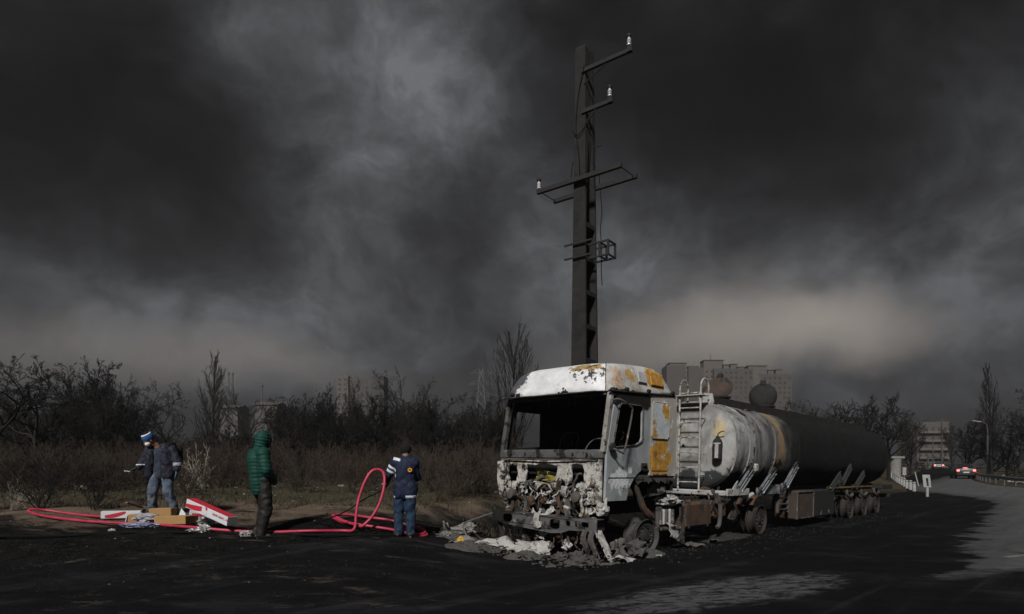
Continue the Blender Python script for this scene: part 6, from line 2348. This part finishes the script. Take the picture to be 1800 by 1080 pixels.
    mk.build('mark', plain('emblem_dark', (.16, .02, .01), .6, var=.1), em)
    c = MB()
    ellipsoid(c, hc + Vector((.0, -.0, .04)), (.104, .107, .108))
    fuse(c, 'knit_cap', M_blackcap, P, .008, 3)
    gl = MB()
    hand(gl, wrL, (-.5, .3, -.8), (.6, .2, -.6), 1, 1.0, 1.15)
    fuse(gl, 'glove', M_blackcap, P, .006, 2)
    for a in (ankL, ankR):
        shoe('shoe', (a.x, a.y - .06, 0), (a.x + (.02 if a.x > 0 else -.03), a.y + .20, 0), P)
    return Vector((x, d, z0)) + wrL + Vector((-.5, .3, -.8)).normalized() * .10


person_a()
person_b()
HAND_C = person_c()
# ------------------------------------------------------------------ hose, cables, boxes
def glossy_hose():
    m, nt, p = mat('red_hose_rubber')
    co = coords(nt)
    n = nt.noise(co, 5, 6, .65)
    c = nt.mix(nt.mapr(n, .3, .7), (.34, .018, .050), (.46, .040, .080))
    c = nt.mix(nt.mapr(nt.noise(nt.mapping(co, loc=(2, 5, 1)), 9, 6, .7), .60, .70, 0, .85), c, (.09, .02, .03))
    nt.l.new(c, p.inputs['Base Color'])
    p.inputs['Roughness'].default_value = .5
    nt.l.new(nt.bump(n, .15, .01), p.inputs['Normal'])
    return m


M_hose = glossy_hose()


def gp(px, py, lift=.03):
    q = on_ground(px, py)
    return q + Vector((0, 0, lift))


def hose():
    H = thing('hose', 'long red hose lying over burnt ground, rising in one upright loop beside the navy jacket', 'hose', on_ground(600, 936))
    o = H.location.copy()
    r = .0255
    # run from the far end, round the left bend and along the ground
    run = [gp(345, 914), gp(300, 913.5), gp(250, 913), gp(200, 912), gp(160, 910.5), gp(120, 905.5), gp(85, 900.5), gp(60, 898.5), gp(50.5, 901), gp(60, 906.5), gp(90, 912.5), gp(150, 920), gp(210, 923), gp(265, 925), gp(330, 930.5), gp(400, 936), gp(470, 939), gp(540, 938), gp(600, 937)]
    # upright loop then flat coils
    d0 = gp(600, 937).y
    up = [at(622, 931, d0 - .05), at(626, 905, d0), at(630, 880, d0 + .05), at(640, 850, d0 + .1), at(652, 830, d0 + .15), at(664, 825.5, d0 + .2), at(673, 830, d0 + .22), at(676, 842, d0 + .2), at(674, 862, d0 + .15), at(666, 888, d0 + .1), at(652, 911, d0 + .05), at(636, 926, d0)]
    up = [Vector((p.x, p.y, max(p.z, surf(p.x, p.y) + .035))) for p in up]
    cx = gp(665, 931)
    coil = []
    for k in range(0, 20):
        a = R(200 + k * 30)
        rx, ry = (1.00, .36) if k < 13 else (.93, .42)
        X_, Y_ = cx.x + .02 * k / 10 + rx * math.cos(a) * .86, cx.y + .06 + ry * math.sin(a) * .95
        coil.append(Vector((X_, Y_, surf(X_, Y_) + .035 + .0025 * k)))
    path = spline(run + up, 6) + spline(coil, 5)
    path = [p - o for p in path]
    MB().tube(path, r, 10).build('tube', M_hose, H, smooth='all')
    q = gp(263, 925)
    q2 = gp(269, 925.5)
    MB().tube([q - o, q2 - o], .032, 10).build('coupling', M_cord, H)
    # cable held in the glove, sagging to the ground, then running off left along the soot
    K = thing('cable', 'thin black cable sagging from the gloved hand of the navy jacket to the ground', 'cable', HAND_C)
    oo = HAND_C
    g0 = gp(545, 922, .012)
    hp = [HAND_C + Vector((.10, -.06, .10)), HAND_C, at(640, 878, 10.9), at(610, 898, 10.8), at(580, 911, 10.75), g0, gp(500, 929, .012), gp(470, 931, .012)]
    MB().tube([p - oo for p in spline(hp, 6)], .012, 6).build('line', M_cord, K, smooth=True)
    for pts, lab, rad in (([(-20, 946.5), (120, 944), (200, 939), (330, 938), (470, 941.5), (600, 943), (720, 944), (860, 938)], 'black hose running straight along the soot just in front of the red hose', .022),
                          ([(-20, 948), (60, 947.5), (200, 946), (330, 946), (430, 946.5), (520, 946)], 'thinner black hose parallel to the straight black one', .016)):
        P = [gp(a, b, rad * .8) for a, b in pts]
        h = thing('ground_hose', lab, 'hose', P[0])
        MB().tube([p - P[0] for p in spline(P, 6)], rad, 8).build('tube', M_cord, h, smooth=True)


hose()

M_card = plain('brown_cardboard', (.34, .20, .08), .85, var=.14, scale=4)
M_cardin = plain('cardboard_inside', (.36, .23, .10), .9, var=.15, scale=4)
M_wbox = plain('white_carton', (.60, .61, .635), .6, var=.10, scale=5)
M_rbox = plain('red_carton_print', (.46, .022, .040), .55, var=.15, scale=5)
M_pbox = plain('pink_carton_print', (.62, .25, .25), .6, var=.15, scale=9)


def carton(name, label, p0, p1, w, h, swoosh, letters=False, roll=0.0, toprib=None):
    """long print carton from end p0 to end p1 (bottom centre line), red lid face on top, white flank towards the camera"""
    p0, p1 = Vector(p0), Vector(p1)
    L = (p1 - p0).length
    d = (p1 - p0).normalized()
    o = thing(name, label, 'box', p0)
    yaw = math.atan2(d.y, d.x)
    pitch = -math.asin(d.z)
    o.rotation_euler = (roll, pitch, yaw)
    MB().bbox((L / 2, w / 2, h / 2), (L, w, h), .004).build('carton', M_wbox, o)
    MB().box((L / 2, w / 2, h + .002), (L - .006, w - .006, .003)).build('lid_print', toprib or M_rbox, o)
    # swoosh: curved red band on the near flank
    top, bot = [], []
    for k in range(15):
        t = k / 14
        xx = L * (swoosh[0] + (swoosh[1] - swoosh[0]) * t)
        cz = h * (.30 + .58 * t * t)
        th = h * (.17 + .12 * math.sin(t * math.pi))
        top.append((xx, min(h - .003, cz + th)))
        bot.append((xx, max(.003, cz - th)))
    MB().prism(top + bot[::-1], [], lambda a, b, dd: Vector((a, -.0035 + dd, b)), .003).build('red_band', M_rbox, o)
    if letters:
        rr = random.Random(8)
        xx = L * .66
        for k in range(11):
            if k in (4, 9):
                xx += .02
            wd = rr.uniform(.016, .024)
            g = MB()
            hh = .036
            g.box((xx, -.0030, h * .60), (.006, .003, hh))
            g.box((xx + wd * .6, -.0030, h * .60 + rr.choice([-.5, .5, 0]) * hh * .8), (wd, .003, .008))
            if rr.random() < .6:
                g.box((xx + wd, -.0030, h * .60), (.006, .003, hh))
            tag(g.build('letter', M_rbox, o), kind='stuff')
            xx += wd + .014
        MB().prism([(.40 * L, h * 1.05), (.46 * L, h * 1.05), (.52 * L, h * .35), (.47 * L, h * .02), (.40 * L, h * .2)], [], lambda a, b, dd: Vector((a, -.006 + dd, b)), .004).build('paper_flap', M_wbox, o)
    return o


def boxes():
    # tilted carton leaning on another
    a = at(326, 892, 10.9)
    b = at(398, 925, 10.35)
    b.z = max(b.z, surf(b.x, b.y) + .01)
    carton('carton', 'long red and white carton tilted on top of the pile, red letters on its side', a, b, .17, .155, (.0, .52), True)
    p = gp(327, 911, .02)
    q = gp(377, 916, .02)
    carton('carton', 'crushed pink and white carton under the tilted one', p + Vector((0, .1, .03)), q + Vector((0, .1, .0)), .26, .09, (.1, .95), False, R(6), M_pbox)
    p = at(177, 911, 11.6)
    p.z = surf(p.x, p.y) + .02
    q = Vector((at(250, 908, 11.9).x, 11.85, surf(at(250, 908, 11.9).x, 11.85) + .03))
    carton('carton', 'flat white carton with red curved band, beside the brown boxes', p, q, .22, .13, (.10, .62), False, 0, M_wbox)
    # brown boxes
    def brown(px0, px1, d, h, dep, yaw, label, lift=0.0, flap=None):
        x0, x1 = (px0 - HX) / F * d, (px1 - HX) / F * d
        z = surf((x0 + x1) / 2, d) + lift
        o = thing('cardboard_box', label, 'box', ((x0 + x1) / 2, d, z), (0, R(-1.5), yaw))
        w = abs(x1 - x0)
        MB().bbox((0, dep / 2, h / 2), (w, dep, h), .008).build('carton', M_card, o)
        MB().box((0, dep / 2, h + .0015), (w * .98, .05, .002)).build('tape', M_cardin, o)
        if flap:
            MB().box((-w / 2 - .02, dep * .2, h * .45), (.012, dep * .5, h * .8), Matrix.Rotation(R(12), 3, 'Y')).build('flap', M_wbox, o)
        return o
    brown(265, 331, 11.0, .145, .30, R(-14), 'large brown cardboard box lying closest to the red hose', .03)
    brown(226, 252, 11.35, .145, .28, R(16), 'small brown cardboard box with a white end flap', 0, True)
    brown(262, 300, 11.75, .15, .26, R(4), 'brown cardboard box behind the large one, at the feet of the blue hat person')
    # white triangle of folded card
    q = gp(312, 914, 0)
    mb = MB().add([(-.075, 0, 0), (.08, 0, .01), (.06, .02, .10), (-.02, .03, .20)], [(0, 1, 2, 3)])
    o = mb.build('folded_card', M_wbox, None, loc=q + Vector((0, .15, .0)))
    o.modifiers.new('thick', 'SOLIDIFY').thickness = .006
    tag(o, 'folded white card standing between the brown boxes and the cartons', 'card')
    # plastic bags
    mplast = plain('grey_plastic_film', (.30, .29, .31), .35, var=.4, scale=10, spec=.5)
    mplast2 = plain('bluish_plastic_film', (.17, .18, .27), .35, var=.4, scale=10, spec=.5)
    for px, py, s, m, lab, seed in ((258, 909, (.42, .22, .16), mplast, 'crumpled grey plastic bag between the brown boxes', 4), (246, 919, (.58, .16, .10), mplast2, 'crumpled bluish plastic wrap in front of the small brown box', 6)):
        q = at(px, 0, 11.2 if seed == 4 else 10.95)
        q.z = surf(q.x, q.y) + (.12 if seed == 4 else .05)
        o = crumple(q, s, seed, 'plastic_bag', m, None, 4, .5)
        tag(o, lab, 'bag')
    msil = plain('crumpled_foil', (.42, .41, .40), .35, metal=.3, var=.6, scale=16, spec=.5)
    for px, py, s, lab, seed in ((356, 924, (.34, .18, .15), 'crumpled foil under the tilted carton', 11), (358, 934, (.18, .13, .11), 'small foil ball lying against the red hose', 12), (338, 935, (.16, .08, .05), 'flat foil scrap left of the small foil ball', 14),
                                 (432, 944, (.17, .13, .11), 'crumpled foil ball by the shoes of the green jacket', 13), (196, 935, (.09, .05, .05), 'little white scrap in front of the hose bend', 15)):
        o = crumple(gp(px, py, s[2] * .35), s, seed, 'crumpled_foil', msil, None, 4, .75, freq=4.0)
        tag(o, lab, 'foil')
    # stick
    a, b = at(222, 884, 12.3), gp(250, 896, .03)
    w = plain('raw_wood', (.21, .125, .07), .85, var=.3, scale=8)
    o = thing('plank', 'short wooden plank propped behind the white carton', 'plank', b)
    v = a - b
    rot = Vector((1, 0, 0)).rotation_difference(v.normalized()).to_matrix()
    MB().bbox(v / 2, (v.length, .05, .03), .005, rot).build('board', w, o)


boxes()


# ------------------------------------------------------------------ debris in front of the wreck
def debris():
    def tp(u, v, z=0.0):
        p = TO + Vector((.691 * u - .723 * v, .723 * u + .691 * v, 0))
        p.z = surf(p.x, p.y) + z
        return p
    mash = plain('grey_ash', (.075, .071, .066), .95, var=.55, scale=14, bump=.9, bdist=.04)
    mash2 = plain('pale_ash', (.20, .19, .175), .95, var=.5, scale=14, bump=.9, bdist=.04)
    # heaps: bumpy low mounds
    def heap(c, rx, ry, h, seed, m, label, yaw=0.0):
        n = 34
        mb = MB()

        def fn(i, j):
            a = 2 * math.pi * i / n
            f = j / 13
            wob = 1 + .32 * mnoise.noise(Vector((math.cos(a) * 1.8, math.sin(a) * 1.8, seed)))
            x, y = rx * wob * f * math.cos(a), ry * wob * f * math.sin(a)
            x, y = x * math.cos(yaw) - y * math.sin(yaw), x * math.sin(yaw) + y * math.cos(yaw)
            z = h * (1 - f * f) * (.55 + .9 * abs(mnoise.noise(Vector((x * 5, y * 5, seed)))) + .5 * abs(mnoise.noise(Vector((x * 14, y * 14, seed * 2)))))
            z += .35 * h * (1 - f) * mnoise.noise(Vector((x * 22, y * 22, seed * 3)))
            return Vector((x, y, surf(c.x + x, c.y + y) - c.z + z - .02 * (f > .98)))
        mb.grid(n, 14, fn, True)
        o = mb.build('ash_heap', m, None, smooth='all', loc=c)
        tag(o, label, 'ash heap')
    heap(tp(-.55, 2.85), .62, .34, .20, 1.3, mash, 'pale ash heap spilling beyond the far end of the bumper', AX)
    heap(tp(-.80, 2.1), .80, .30, .13, 2.7, mash, 'grey ash heap lying before the bumper beam', AX)
    heap(tp(-.55, 1.2), .55, .35, .14, 4.1, mash, 'dark ash heap under the middle of the bumper', AX)
    heap(tp(-.35, .15), .40, .28, .14, 5.2, mash, 'ash heap under the near corner of the cab', AX)
    heap(tp(1.2, -.10), .55, .25, .09, 6.2, mash, 'low ash heap beside the front wheel', AX)
    heap(tp(5.0, .25), 1.2, .35, .09, 7.2, plain('black_ash', (.03, .029, .028), .95, var=.5, scale=12, bump=.9, bdist=.04), 'black ash heap under the fuel tank', AX)
    # torn panels
    items = [(-.60, 2.0, .12, 1.25, .22, 21, (R(12), R(4), R(-30)), M_ashmetal, 'long bent pale metal strip lying before the bumper'),
             (-.42, 1.30, .14, .55, .34, 22, (R(50), R(10), R(-40)), M_ashmetal, 'torn pale metal panel propped under the middle of the bumper'),
             (-.40, .98, .16, .30, .28, 23, (R(70), R(0), R(-60)), M_ashmetal, 'small torn metal plate standing beside the torn panel'),
             (-.10, -.12, .20, .34, .72, 24, (R(62), R(18), R(20)), M_ashmetal, 'white torn fender strip hanging to the ground at the near cab corner'),
             (.10, -.28, .06, .70, .14, 25, (R(8), R(6), R(-15)), M_ashmetal, 'white metal sliver on the ground by the near cab corner'),
             (.35, -.08, .16, .45, .36, 26, (R(60), R(-12), R(-5)), M_wreck, 'grey crumpled panel leaning before the front wheel'),
             (-.75, 3.05, .16, .55, .30, 27, (R(25), R(20), R(50)), mash2, 'curled pale cladding on the far ash heap'),
             (-1.05, 2.35, .08, .62, .24, 28, (R(10), R(0), R(-20)), mash2, 'flat pale fragment in front of the grey ash heap'),
             (1.15, -.35, .02, .16, .08, 29, (0, 0, 0), M_ashmetal, 'small white flake on the ground in front of the front wheel'),
             (2.9, -.1, .05, .5, .2, 30, (R(15), 0, R(-30)), M_wreck, 'dull metal scrap below the fuel tank'),
             (3.9, -.05, .05, .4, .2, 31, (R(10), R(10), R(40)), M_wreck, 'bent metal scrap between fuel tank and drive wheels')]
    for u, v, z, w, h, seed, rot, m, lab in items:
        mb = torn_sheet(w, h, seed, .16, 14)
        o = mb.build('metal_scrap', m, None, smooth=True, loc=tp(u, v, z))
        o.rotation_euler = (rot[0], rot[1], AX + rot[2])
        o.modifiers.new('thick', 'SOLIDIFY').thickness = .012
        tag(o, lab, 'scrap')
    # lumps
    rr = random.Random(2)
    lumps = [(-.35, 3.0, .30, .22, .18, 'round pale slag lump on top of the far ash heap'), (-.7, 2.75, .42, .20, .17, 'long pale slag lump on the far ash heap'), (-.95, 2.9, .26, .16, .12, 'small pale slag lump at the foot of the far ash heap'),
             (-.25, .35, .22, .18, .16, 'ashen lump under the near end of the bumper'), (-.5, .55, .25, .16, .12, 'ashen lump between bumper and near cab corner'), (-.85, 1.6, .32, .2, .1, 'flat ashen lump before the bumper'),
             (.75, -.15, .36, .26, .30, 'crushed grey lump beside the front rim')]
    for k, (u, v, a, b, c, lab) in enumerate(lumps):
        o = crumple(tp(u, v, c * .5 + (.12 if k < 2 else 0)), (a, b, c), 30 + k, 'slag_lump', mash2 if k < 3 else mash, None, 3, .5, Matrix.Rotation(rr.uniform(0, 3), 3, 'Z'), 2.8)
        tag(o, lab, 'slag')
    mb = MB()
    cr = []
    for k in range(520):
        u, v = rr.uniform(-1.15, .6), rr.uniform(-.35, 3.2)
        if u > 0 and v > .2:
            continue
        p = tp(u, v)
        s = rr.uniform(.012, .05)
        rot = Matrix.Rotation(rr.uniform(0, 6), 3, 'Z') @ Matrix.Rotation(rr.uniform(-.8, .8), 3, 'X')
        mb.box(p + Vector((0, 0, s * .3 + rr.choice([0, 0, .05, .1]))), (s * rr.uniform(1, 4), s, s * .5), rot)
    o = mb.build('ash_crumbs', mash, None, fix=False)
    tag(o, 'ash crumbs and charred flakes strewn before the truck', 'ash', kind='stuff')
    # bent metal rod, yellow scrap, white slats on the ground
    d = 11.7
    P = [at(822, 947, d - .35), at(814, 927, d - .2), at(815, 921, d - .1), at(822, 917, d), at(874, 899, d + .3)]
    P[0].z = max(P[0].z, surf(P[0].x, P[0].y))
    o = thing('bent_rod', 'bent grey metal rod resting against the far end of the bumper', 'rod', P[0])
    MB().tube([p - P[0] for p in P], .016, 7).build('bar', plain('rod_steel', (.16, .165, .175), .5, metal=.4, var=.3), o, smooth=True)
    q = gp(808, 957, .03)
    o = crumple(q + Vector((0, 0, .03)), (.09, .06, .15), 44, 'yellow_scrap', plain('yellow_plastic', (.55, .33, .03), .6, var=.4, scale=14), None, 3, .6, Matrix.Rotation(.5, 3, 'Y'))
    tag(o, 'small crumpled yellow scrap beside the pale ash heap', 'scrap')
    for a, b, lab in (((806, 926), (832, 930), 'thin white slat beside the bent rod'), ((805, 931), (823, 930), 'second thin white slat crossing the first')):
        p0, p1 = gp(*a, .012), gp(*b, .016)
        o = thing('slat', lab, 'slat', p0)
        v = p1 - p0
        MB().bbox(v / 2, (v.length, .03, .012), .003, Vector((1, 0, 0)).rotation_difference(v.normalized()).to_matrix()).build('strip', M_wbox, o)
    # pale stones and rags of the field edge
    for k, (px, py, w, h, lab) in enumerate(((142, 861, .36, .16, 'pale cloth scrap lying in the field beyond the white carton'), (367, 842, .22, .10, 'pale stone in the field behind the bleached shrub'), (172, 832, .2, .12, 'pale rag caught in the shrubs by the blue hat person'),
                                            (525, 836, .26, .08, 'pale slab in the field beside the green jacket'), (600, 857, .22, .1, 'pale stone in the field beside the hose loop'))):
        q = on_ground(px, py)
        o = crumple(q + Vector((0, 0, h * .3)), (w, w * .6, h), 50 + k, 'field_stone', plain('field_stone', (.20, .19, .165), .9, var=.3, scale=6), None, 3, .4)
        tag(o, lab, 'stone')


debris()


# ------------------------------------------------------------------ roadside furniture and cars
def roadside():
    mw = plain('chipped_white_paint', (.34, .34, .335), .75, var=.35, scale=7)
    mc = plain('old_concrete', (.26, .25, .235), .9, var=.25, scale=4, bump=.4)
    # white bollards along the verge
    first = None
    bx = [(1607, 865.5, 39.0), (1600.5, 862.5, 41.0), (1594, 859, 43.0), (1589.5, 857, 45.0), (1585, 855, 47.2), (1581, 853, 49.4), (1577.2, 851.5, 51.6), (1573.6, 850, 54.0), (1570.2, 848.6, 56.5), (1567, 847.4, 59.0)]
    for k, (px, py, d) in enumerate(bx):
        x = (px - HX) / F * d
        if first is None:
            o = thing('bollard', '', 'bollard', (0, 0, 0))
            MB().lathe([(.10, -.1), (.10, .56), (.085, .60), (.03, .62)], (0, 0, 0), 'z', 12).build('post', mw, o, smooth=40)
            MB().lathe([(.104, .50), (.104, .56)], (0, 0, 0), 'z', 12).build('band', plain('grey_band', (.12, .12, .12), .7), o)
            first = o
        else:
            o = copy_tree(first)
        o.location = (x, d, surf(x, d))
        h = (17.5 * 39 / d) / F * d
        if k == 0:
            o['label'] = 'stubby white bollard next to the leaning white board'
        elif k == len(bx) - 1:
            o['label'] = 'white bollard closest to the tail of the tanker, end of its row'
        else:
            o['label'] = 'stubby white bollard within the row along the verge'
        o['group'] = 'bollards along the verge'
        o.scale = (1, 1, (.95, 1.06, .98, 1.0, 1.03, .97, 1.02, .95, 1.0, 1.0)[k])
    # leaning white board on a short post
    d = 33.0
    x = (1630 - HX) / F * d
    z = surf(x, d)
    o = thing('leaning_board', 'slotted white board leaning on a stubby post at the road edge', 'board', (x, d, z), (0, 0, R(-20)))
    fn = lambda a, b, dd: Vector((a - .10 * (b - .6), dd, b))
    MB().prism([(-.17, .50), (.17, .50), (.17, 1.16), (-.17, 1.16)], [[(-.03, .56), (.07, .56), (.07, .98), (-.03, .98)]], fn, .04).build('board', mw, o)
    MB().lathe([(.07, -.1), (.07, .5), (.05, .55)], (0.02, .08, 0), 'z', 10).build('post', mw, o)
    # leaning stake, small sign
    d = 46.0
    x = (1612 - HX) / F * d
    z = surf(x, d)
    o = thing('stake', 'thin white stake leaning beside the bollards', 'stake', (x, d, z))
    MB().tube([(.12, 0, -.05), (-.16, 0, 1.05)], .045, 6).build('pole', mw, o)
    d = 50.0
    x = (1589.5 - HX) / F * d
    z = surf(x, d)
    o = thing('marker_sign', 'small plain white marker plate behind the row of bollards', 'sign', (x, d, z))
    MB().tube([(0, .02, 0), (0, .02, 1.1)], .03, 6).build('post', mc, o)
    MB().bbox((0, -.02, 1.05), (.30, .03, .62), .01).build('plate', mw, o)
    # stone gate pillar with cap
    d = 62.0
    x = (1574 - HX) / F * d
    z = surf(x, d)
    k = d / F
    o = thing('gate_pillar', 'round stone gate pillar with a flat cap beyond the tail of the tanker', 'pillar', (x, d, z))
    top = CAMZ + (HY - 803) * k - z
    MB().lathe([(.50, -.1), (.48, .3), (.52, top - .35), (.56, top - .22)], (0, 0, 0), 'z', 16).build('drum', mc, o, smooth=40)
    MB().bbox((0, 0, top - .1), (1.3, 1.0, .22), .03).build('cap', mc, o)
    # guardrail along the far side of the road
    pts = [Vector((float(road_right(y)) + .5, y, 0)) for y in (42, 46, 50, 54, 58, 63, 68, 74, 80, 88, 96)]
    for p in pts:
        p.z = surf(p.x, p.y)
    o = thing('guardrail', 'dull steel guardrail on posts along the outer bend of the road', 'guardrail', pts[0])
    b0 = pts[0]
    ms = plain('galvanised_steel', (.14, .14, .14), .5, metal=.3, var=.3)
    prof = [(.0, .42), (-.05, .48), (0, .56), (-.05, .64), (0, .72)]
    mb = MB()
    P = spline(pts, 4)
    mb.grid(len(P), 5, lambda i, j: P[i] - b0 + Vector((prof[j][0] - .08, 0, prof[j][1])))
    bm_ = mb.build('beam', ms, o)
    bm_.modifiers.new('thick', 'SOLIDIFY').thickness = .01
    for p in P[::2]:
        MB().bbox(p - b0 + Vector((0, 0, .32)), (.10, .12, .80), .01).build('post', ms, o)
    # low broken wall bits behind the rail
    for k, (px, d, w, h, lab) in enumerate(((1763, 60, .7, .55, 'whitish stone lump behind the guardrail under the tall poplar'), (1790, 52, 1.6, .35, 'low broken concrete kerb behind the guardrail'))):
        x = (px - HX) / F * d
        q = crumple((x, d, surf(x, d) + h * .3), (w, .5, h), 81 + k, 'kerb_stone', mc, None, 3, .3)
        tag(q, lab, 'stone')
    # street lamp over the road
    d = 62.0
    x = (1736 - HX) / F * d
    z = surf(x, d)
    k = d / F
    o = thing('street_lamp', 'street lamp with a pale head on a curved arm, beside the dark roadside trees', 'street lamp', (x, d, z))
    top = CAMZ + (HY - 742) * k - z
    MB().tube(spline([(0, 0, 0), (0, 0, top * .6), (-.05, 0, top - .5), (-.4, 0, top - .05), (-.8, 0, top + .05)], 5), [.09] * 8 + [.06] * 13, 8).build('pole', plain('lamp_pole', (.07, .07, .07), .7), o, smooth=True)
    MB().bbox((-1.1, 0, top + .04), (.8, .28, .12), .05, Matrix.Rotation(R(8), 3, 'Y')).build('lamp_head', mw, o)
    # utility poles far along the road with wires
    mp = plain('old_pole', (.10, .095, .09), .9)
    pp = []
    for px, top, d, lab in ((1656, 737, 125.0, 'grey utility pole standing at the far bend of the road'), (1640, 770, 190.0, 'distant utility pole near the apartment house')):
        x = (px - HX) / F * d
        z = surf(x, d)
        h = CAMZ + (HY - top) * d / F - z
        o = thing('utility_pole', lab, 'pole', (x, d, z))
        MB().tube([(0, 0, -.2), (0, 0, h)], [.22, .14], 8).build('shaft', mp, o)
        MB().bbox((0, 0, h - .5), (2.6, .14, .14), .01).build('crossarm', mp, o)
        MB().bbox((-1.6, -.4, h - 3.6), (1.4, .3, .16), .03).build('lamp_arm', mp, o)
        pp.append(Vector((x, d, z + h - .4)))
    # gantry frame over the far road
    d = 150.0
    x0, x1 = (1631 - HX) / F * d, (1657 - HX) / F * d
    z = surf(x0, d)
    k = d / F
    top = CAMZ + (HY - 804) * k - z
    o = thing('gantry', 'dark low gantry across the far road before the distant car', 'gantry', (x0, d, z))
    MB().bbox(((x1 - x0) / 2, 0, top), (x1 - x0, .3, .45), .03).build('beam', mp, o)
    for xx in (0, x1 - x0):
        MB().bbox((xx, 0, top / 2), (.3, .3, top), .03).build('post', mp, o)


roadside()


def car(loc, yaw, s, label, paint, lights=6.0, third=True):
    """saloon seen from behind; local -y is its tail"""
    o = thing('car', label, 'car', loc, (0, 0, yaw))
    o.scale = (s, s, s)
    # body sections along y: (y, half width, z bottom, z belt)
    sec = [(-2.18, .70, .42, .78), (-2.12, .80, .32, .95), (-1.7, .84, .26, 1.02), (-.9, .86, .24, 1.00), (.3, .86, .24, .97), (1.2, .85, .24, .92), (1.85, .80, .26, .82), (2.15, .66, .36, .66)]
    mb = MB()
    ring = lambda w, a, b: [(-w * .92, a), (-w, a + .12), (-w, b - .12), (-w * .90, b), (0, b + .03), (w * .90, b), (w, b - .12), (w, a + .12), (w * .92, a), (0, a)]
    R_ = [[Vector((x, y, z)) for x, z in ring(w, a, b)] for y, w, a, b in sec]
    mb.grid(10, len(sec), lambda i, j: R_[j][i], True)
    n = len(mb.v)
    mb.f.append(tuple(range(9, -1, -1)))
    mb.f.append(tuple(range(n - 10, n)))
    mb.build('body', paint, o, smooth=40)
    cab_ = [(-1.55, .74, 1.00), (-.85, .62, 1.42), (.2, .62, 1.45), (1.05, .74, .95)]
    mb = MB()
    vs = []
    for y, w, z in cab_:
        vs += [(-w - .06 * (z < 1.2), y, 1.0 if z > 1.2 else z), (-w, y, z), (w, y, z), (w + .06 * (z < 1.2), y, 1.0 if z > 1.2 else z)]
    vs = [(-.76, -1.6, .98), (.76, -1.6, .98), (.76, 1.1, .94), (-.76, 1.1, .94), (-.58, -.85, 1.42), (.58, -.85, 1.42), (.58, .2, 1.44), (-.58, .2, 1.44)]
    gl = plain('car_glass', (.02, .022, .025), .08, var=.1, spec=.6)
    MB().add(vs, [(0, 1, 5, 4), (1, 2, 6, 5), (2, 3, 7, 6), (3, 0, 4, 7), (3, 2, 1, 0)]).build('glasshouse', gl, o)
    MB().bbox((0, -.33, 1.445), (1.18, 1.1, .05), .02).build('roof', paint, o)
    for sx in (-1, 1):
        MB().tube([(sx * .77, -1.6, .98), (sx * .59, -.85, 1.43)], .04, 6).build('pillar', paint, o)
    ml = plain('tail_light_lit_%d' % lights, (.7 if lights else .2, .02, .02), .4, var=.1, emit=((1.0, .10, .09), lights))
    for sx in (-1, 1):
        MB().bbox((sx * .66, -2.16, .80), (.22, .07, .18), .02).build('tail_light', ml, o)
    if third:
        MB().bbox((0, -1.50, 1.06), (.34, .05, .06), .01).build('brake_light', ml, o)
    MB().bbox((0, -2.19, .60), (.52, .03, .13), .01).build('number_plate', plain('plate_white', (.6, .6, .58), .5, var=.1), o)
    MB().bbox((0, -2.17, .40), (1.55, .12, .20), .04).build('bumper', plain('black_bumper', (.02, .02, .02), .6), o)
    for sx in (-1, 1):
        for y in (-1.3, 1.35):
            w = thing_part('wheel', o, (sx * .74, y, .30))
            MB().lathe([(.20, -.10), (.29, -.10), (.305, -.06), (.305, .06), (.29, .10), (.20, .10)], (0, 0, 0), 'x', 18).build('tyre', plain('tyre', (.012, .012, .012), .9), w, smooth=40)
            MB().lathe([(.02, -.06), (.19, -.07), (.2, .07), (.02, .06)], (0, 0, 0), 'x', 14).build('rim', plain('car_rim', (.25, .25, .25), .4, metal=.6), w, smooth=40)
    return o


yaw = math.atan2(-(72 - 45), (110 - 71))
p_sil = plain('silver_paint', (.07, .072, .075), .35, metal=.4, var=.05)
p_whi = plain('pale_paint', (.30, .30, .30), .4, var=.05)
p_drk = plain('dark_paint', (.02, .021, .024), .3, var=.05)
for px, d, lab, pt, li, th in ((1692, 64.0, 'silver car with lit red tail and brake lights driving away on the road', p_sil, 7.0, True), (1648, 120.0, 'pale car with two lit tail lights further along the road', p_whi, 10.0, False)):
    x = (px - HX) / F * d
    car((x, d, surf(x, d)), yaw * .8, 1.0, lab, pt, li, th)
for px, d, lab in ((1617, 125.0, 'small dark parked car at the far verge beside the gate pillar'),):
    x = (px - HX) / F * d
    car((x, d, surf(x, d)), yaw, 1.0, lab, p_drk, .0, False)
# ------------------------------------------------------------------ haze
def haze():
    mb = MB()
    x0, x1, y0, y1, z0, z1 = -960, 960, -40, 930, -3, 84
    vs = [(x0, y0, z0), (x1, y0, z0), (x1, y1, z0), (x0, y1, z0), (x0, y0, z1), (x1, y0, z1), (x1, y1, z1), (x0, y1, z1)]
    mb.add(vs, [(3, 2, 1, 0), (4, 5, 6, 7), (0, 1, 5, 4), (1, 2, 6, 5), (2, 3, 7, 6), (3, 0, 4, 7)])
    m = bpy.data.materials.new('haze')
    m.use_nodes = True
    nt = NT(m.node_tree)
    nt.n.clear()
    out = nt.new('ShaderNodeOutputMaterial')
    v = nt.new('ShaderNodeVolumePrincipled')
    v.inputs['Color'].default_value = (.115, .117, .123, 1)
    v.inputs['Density'].default_value = 0.0019
    v.inputs['Anisotropy'].default_value = 0.0
    nt.l.new(v.outputs[0], out.inputs['Volume'])
    o = mb.build('haze', m)
    tag(o, kind='stuff')
    m.cycles.homogeneous_volume = True if hasattr(m.cycles, 'homogeneous_volume') else True


haze()
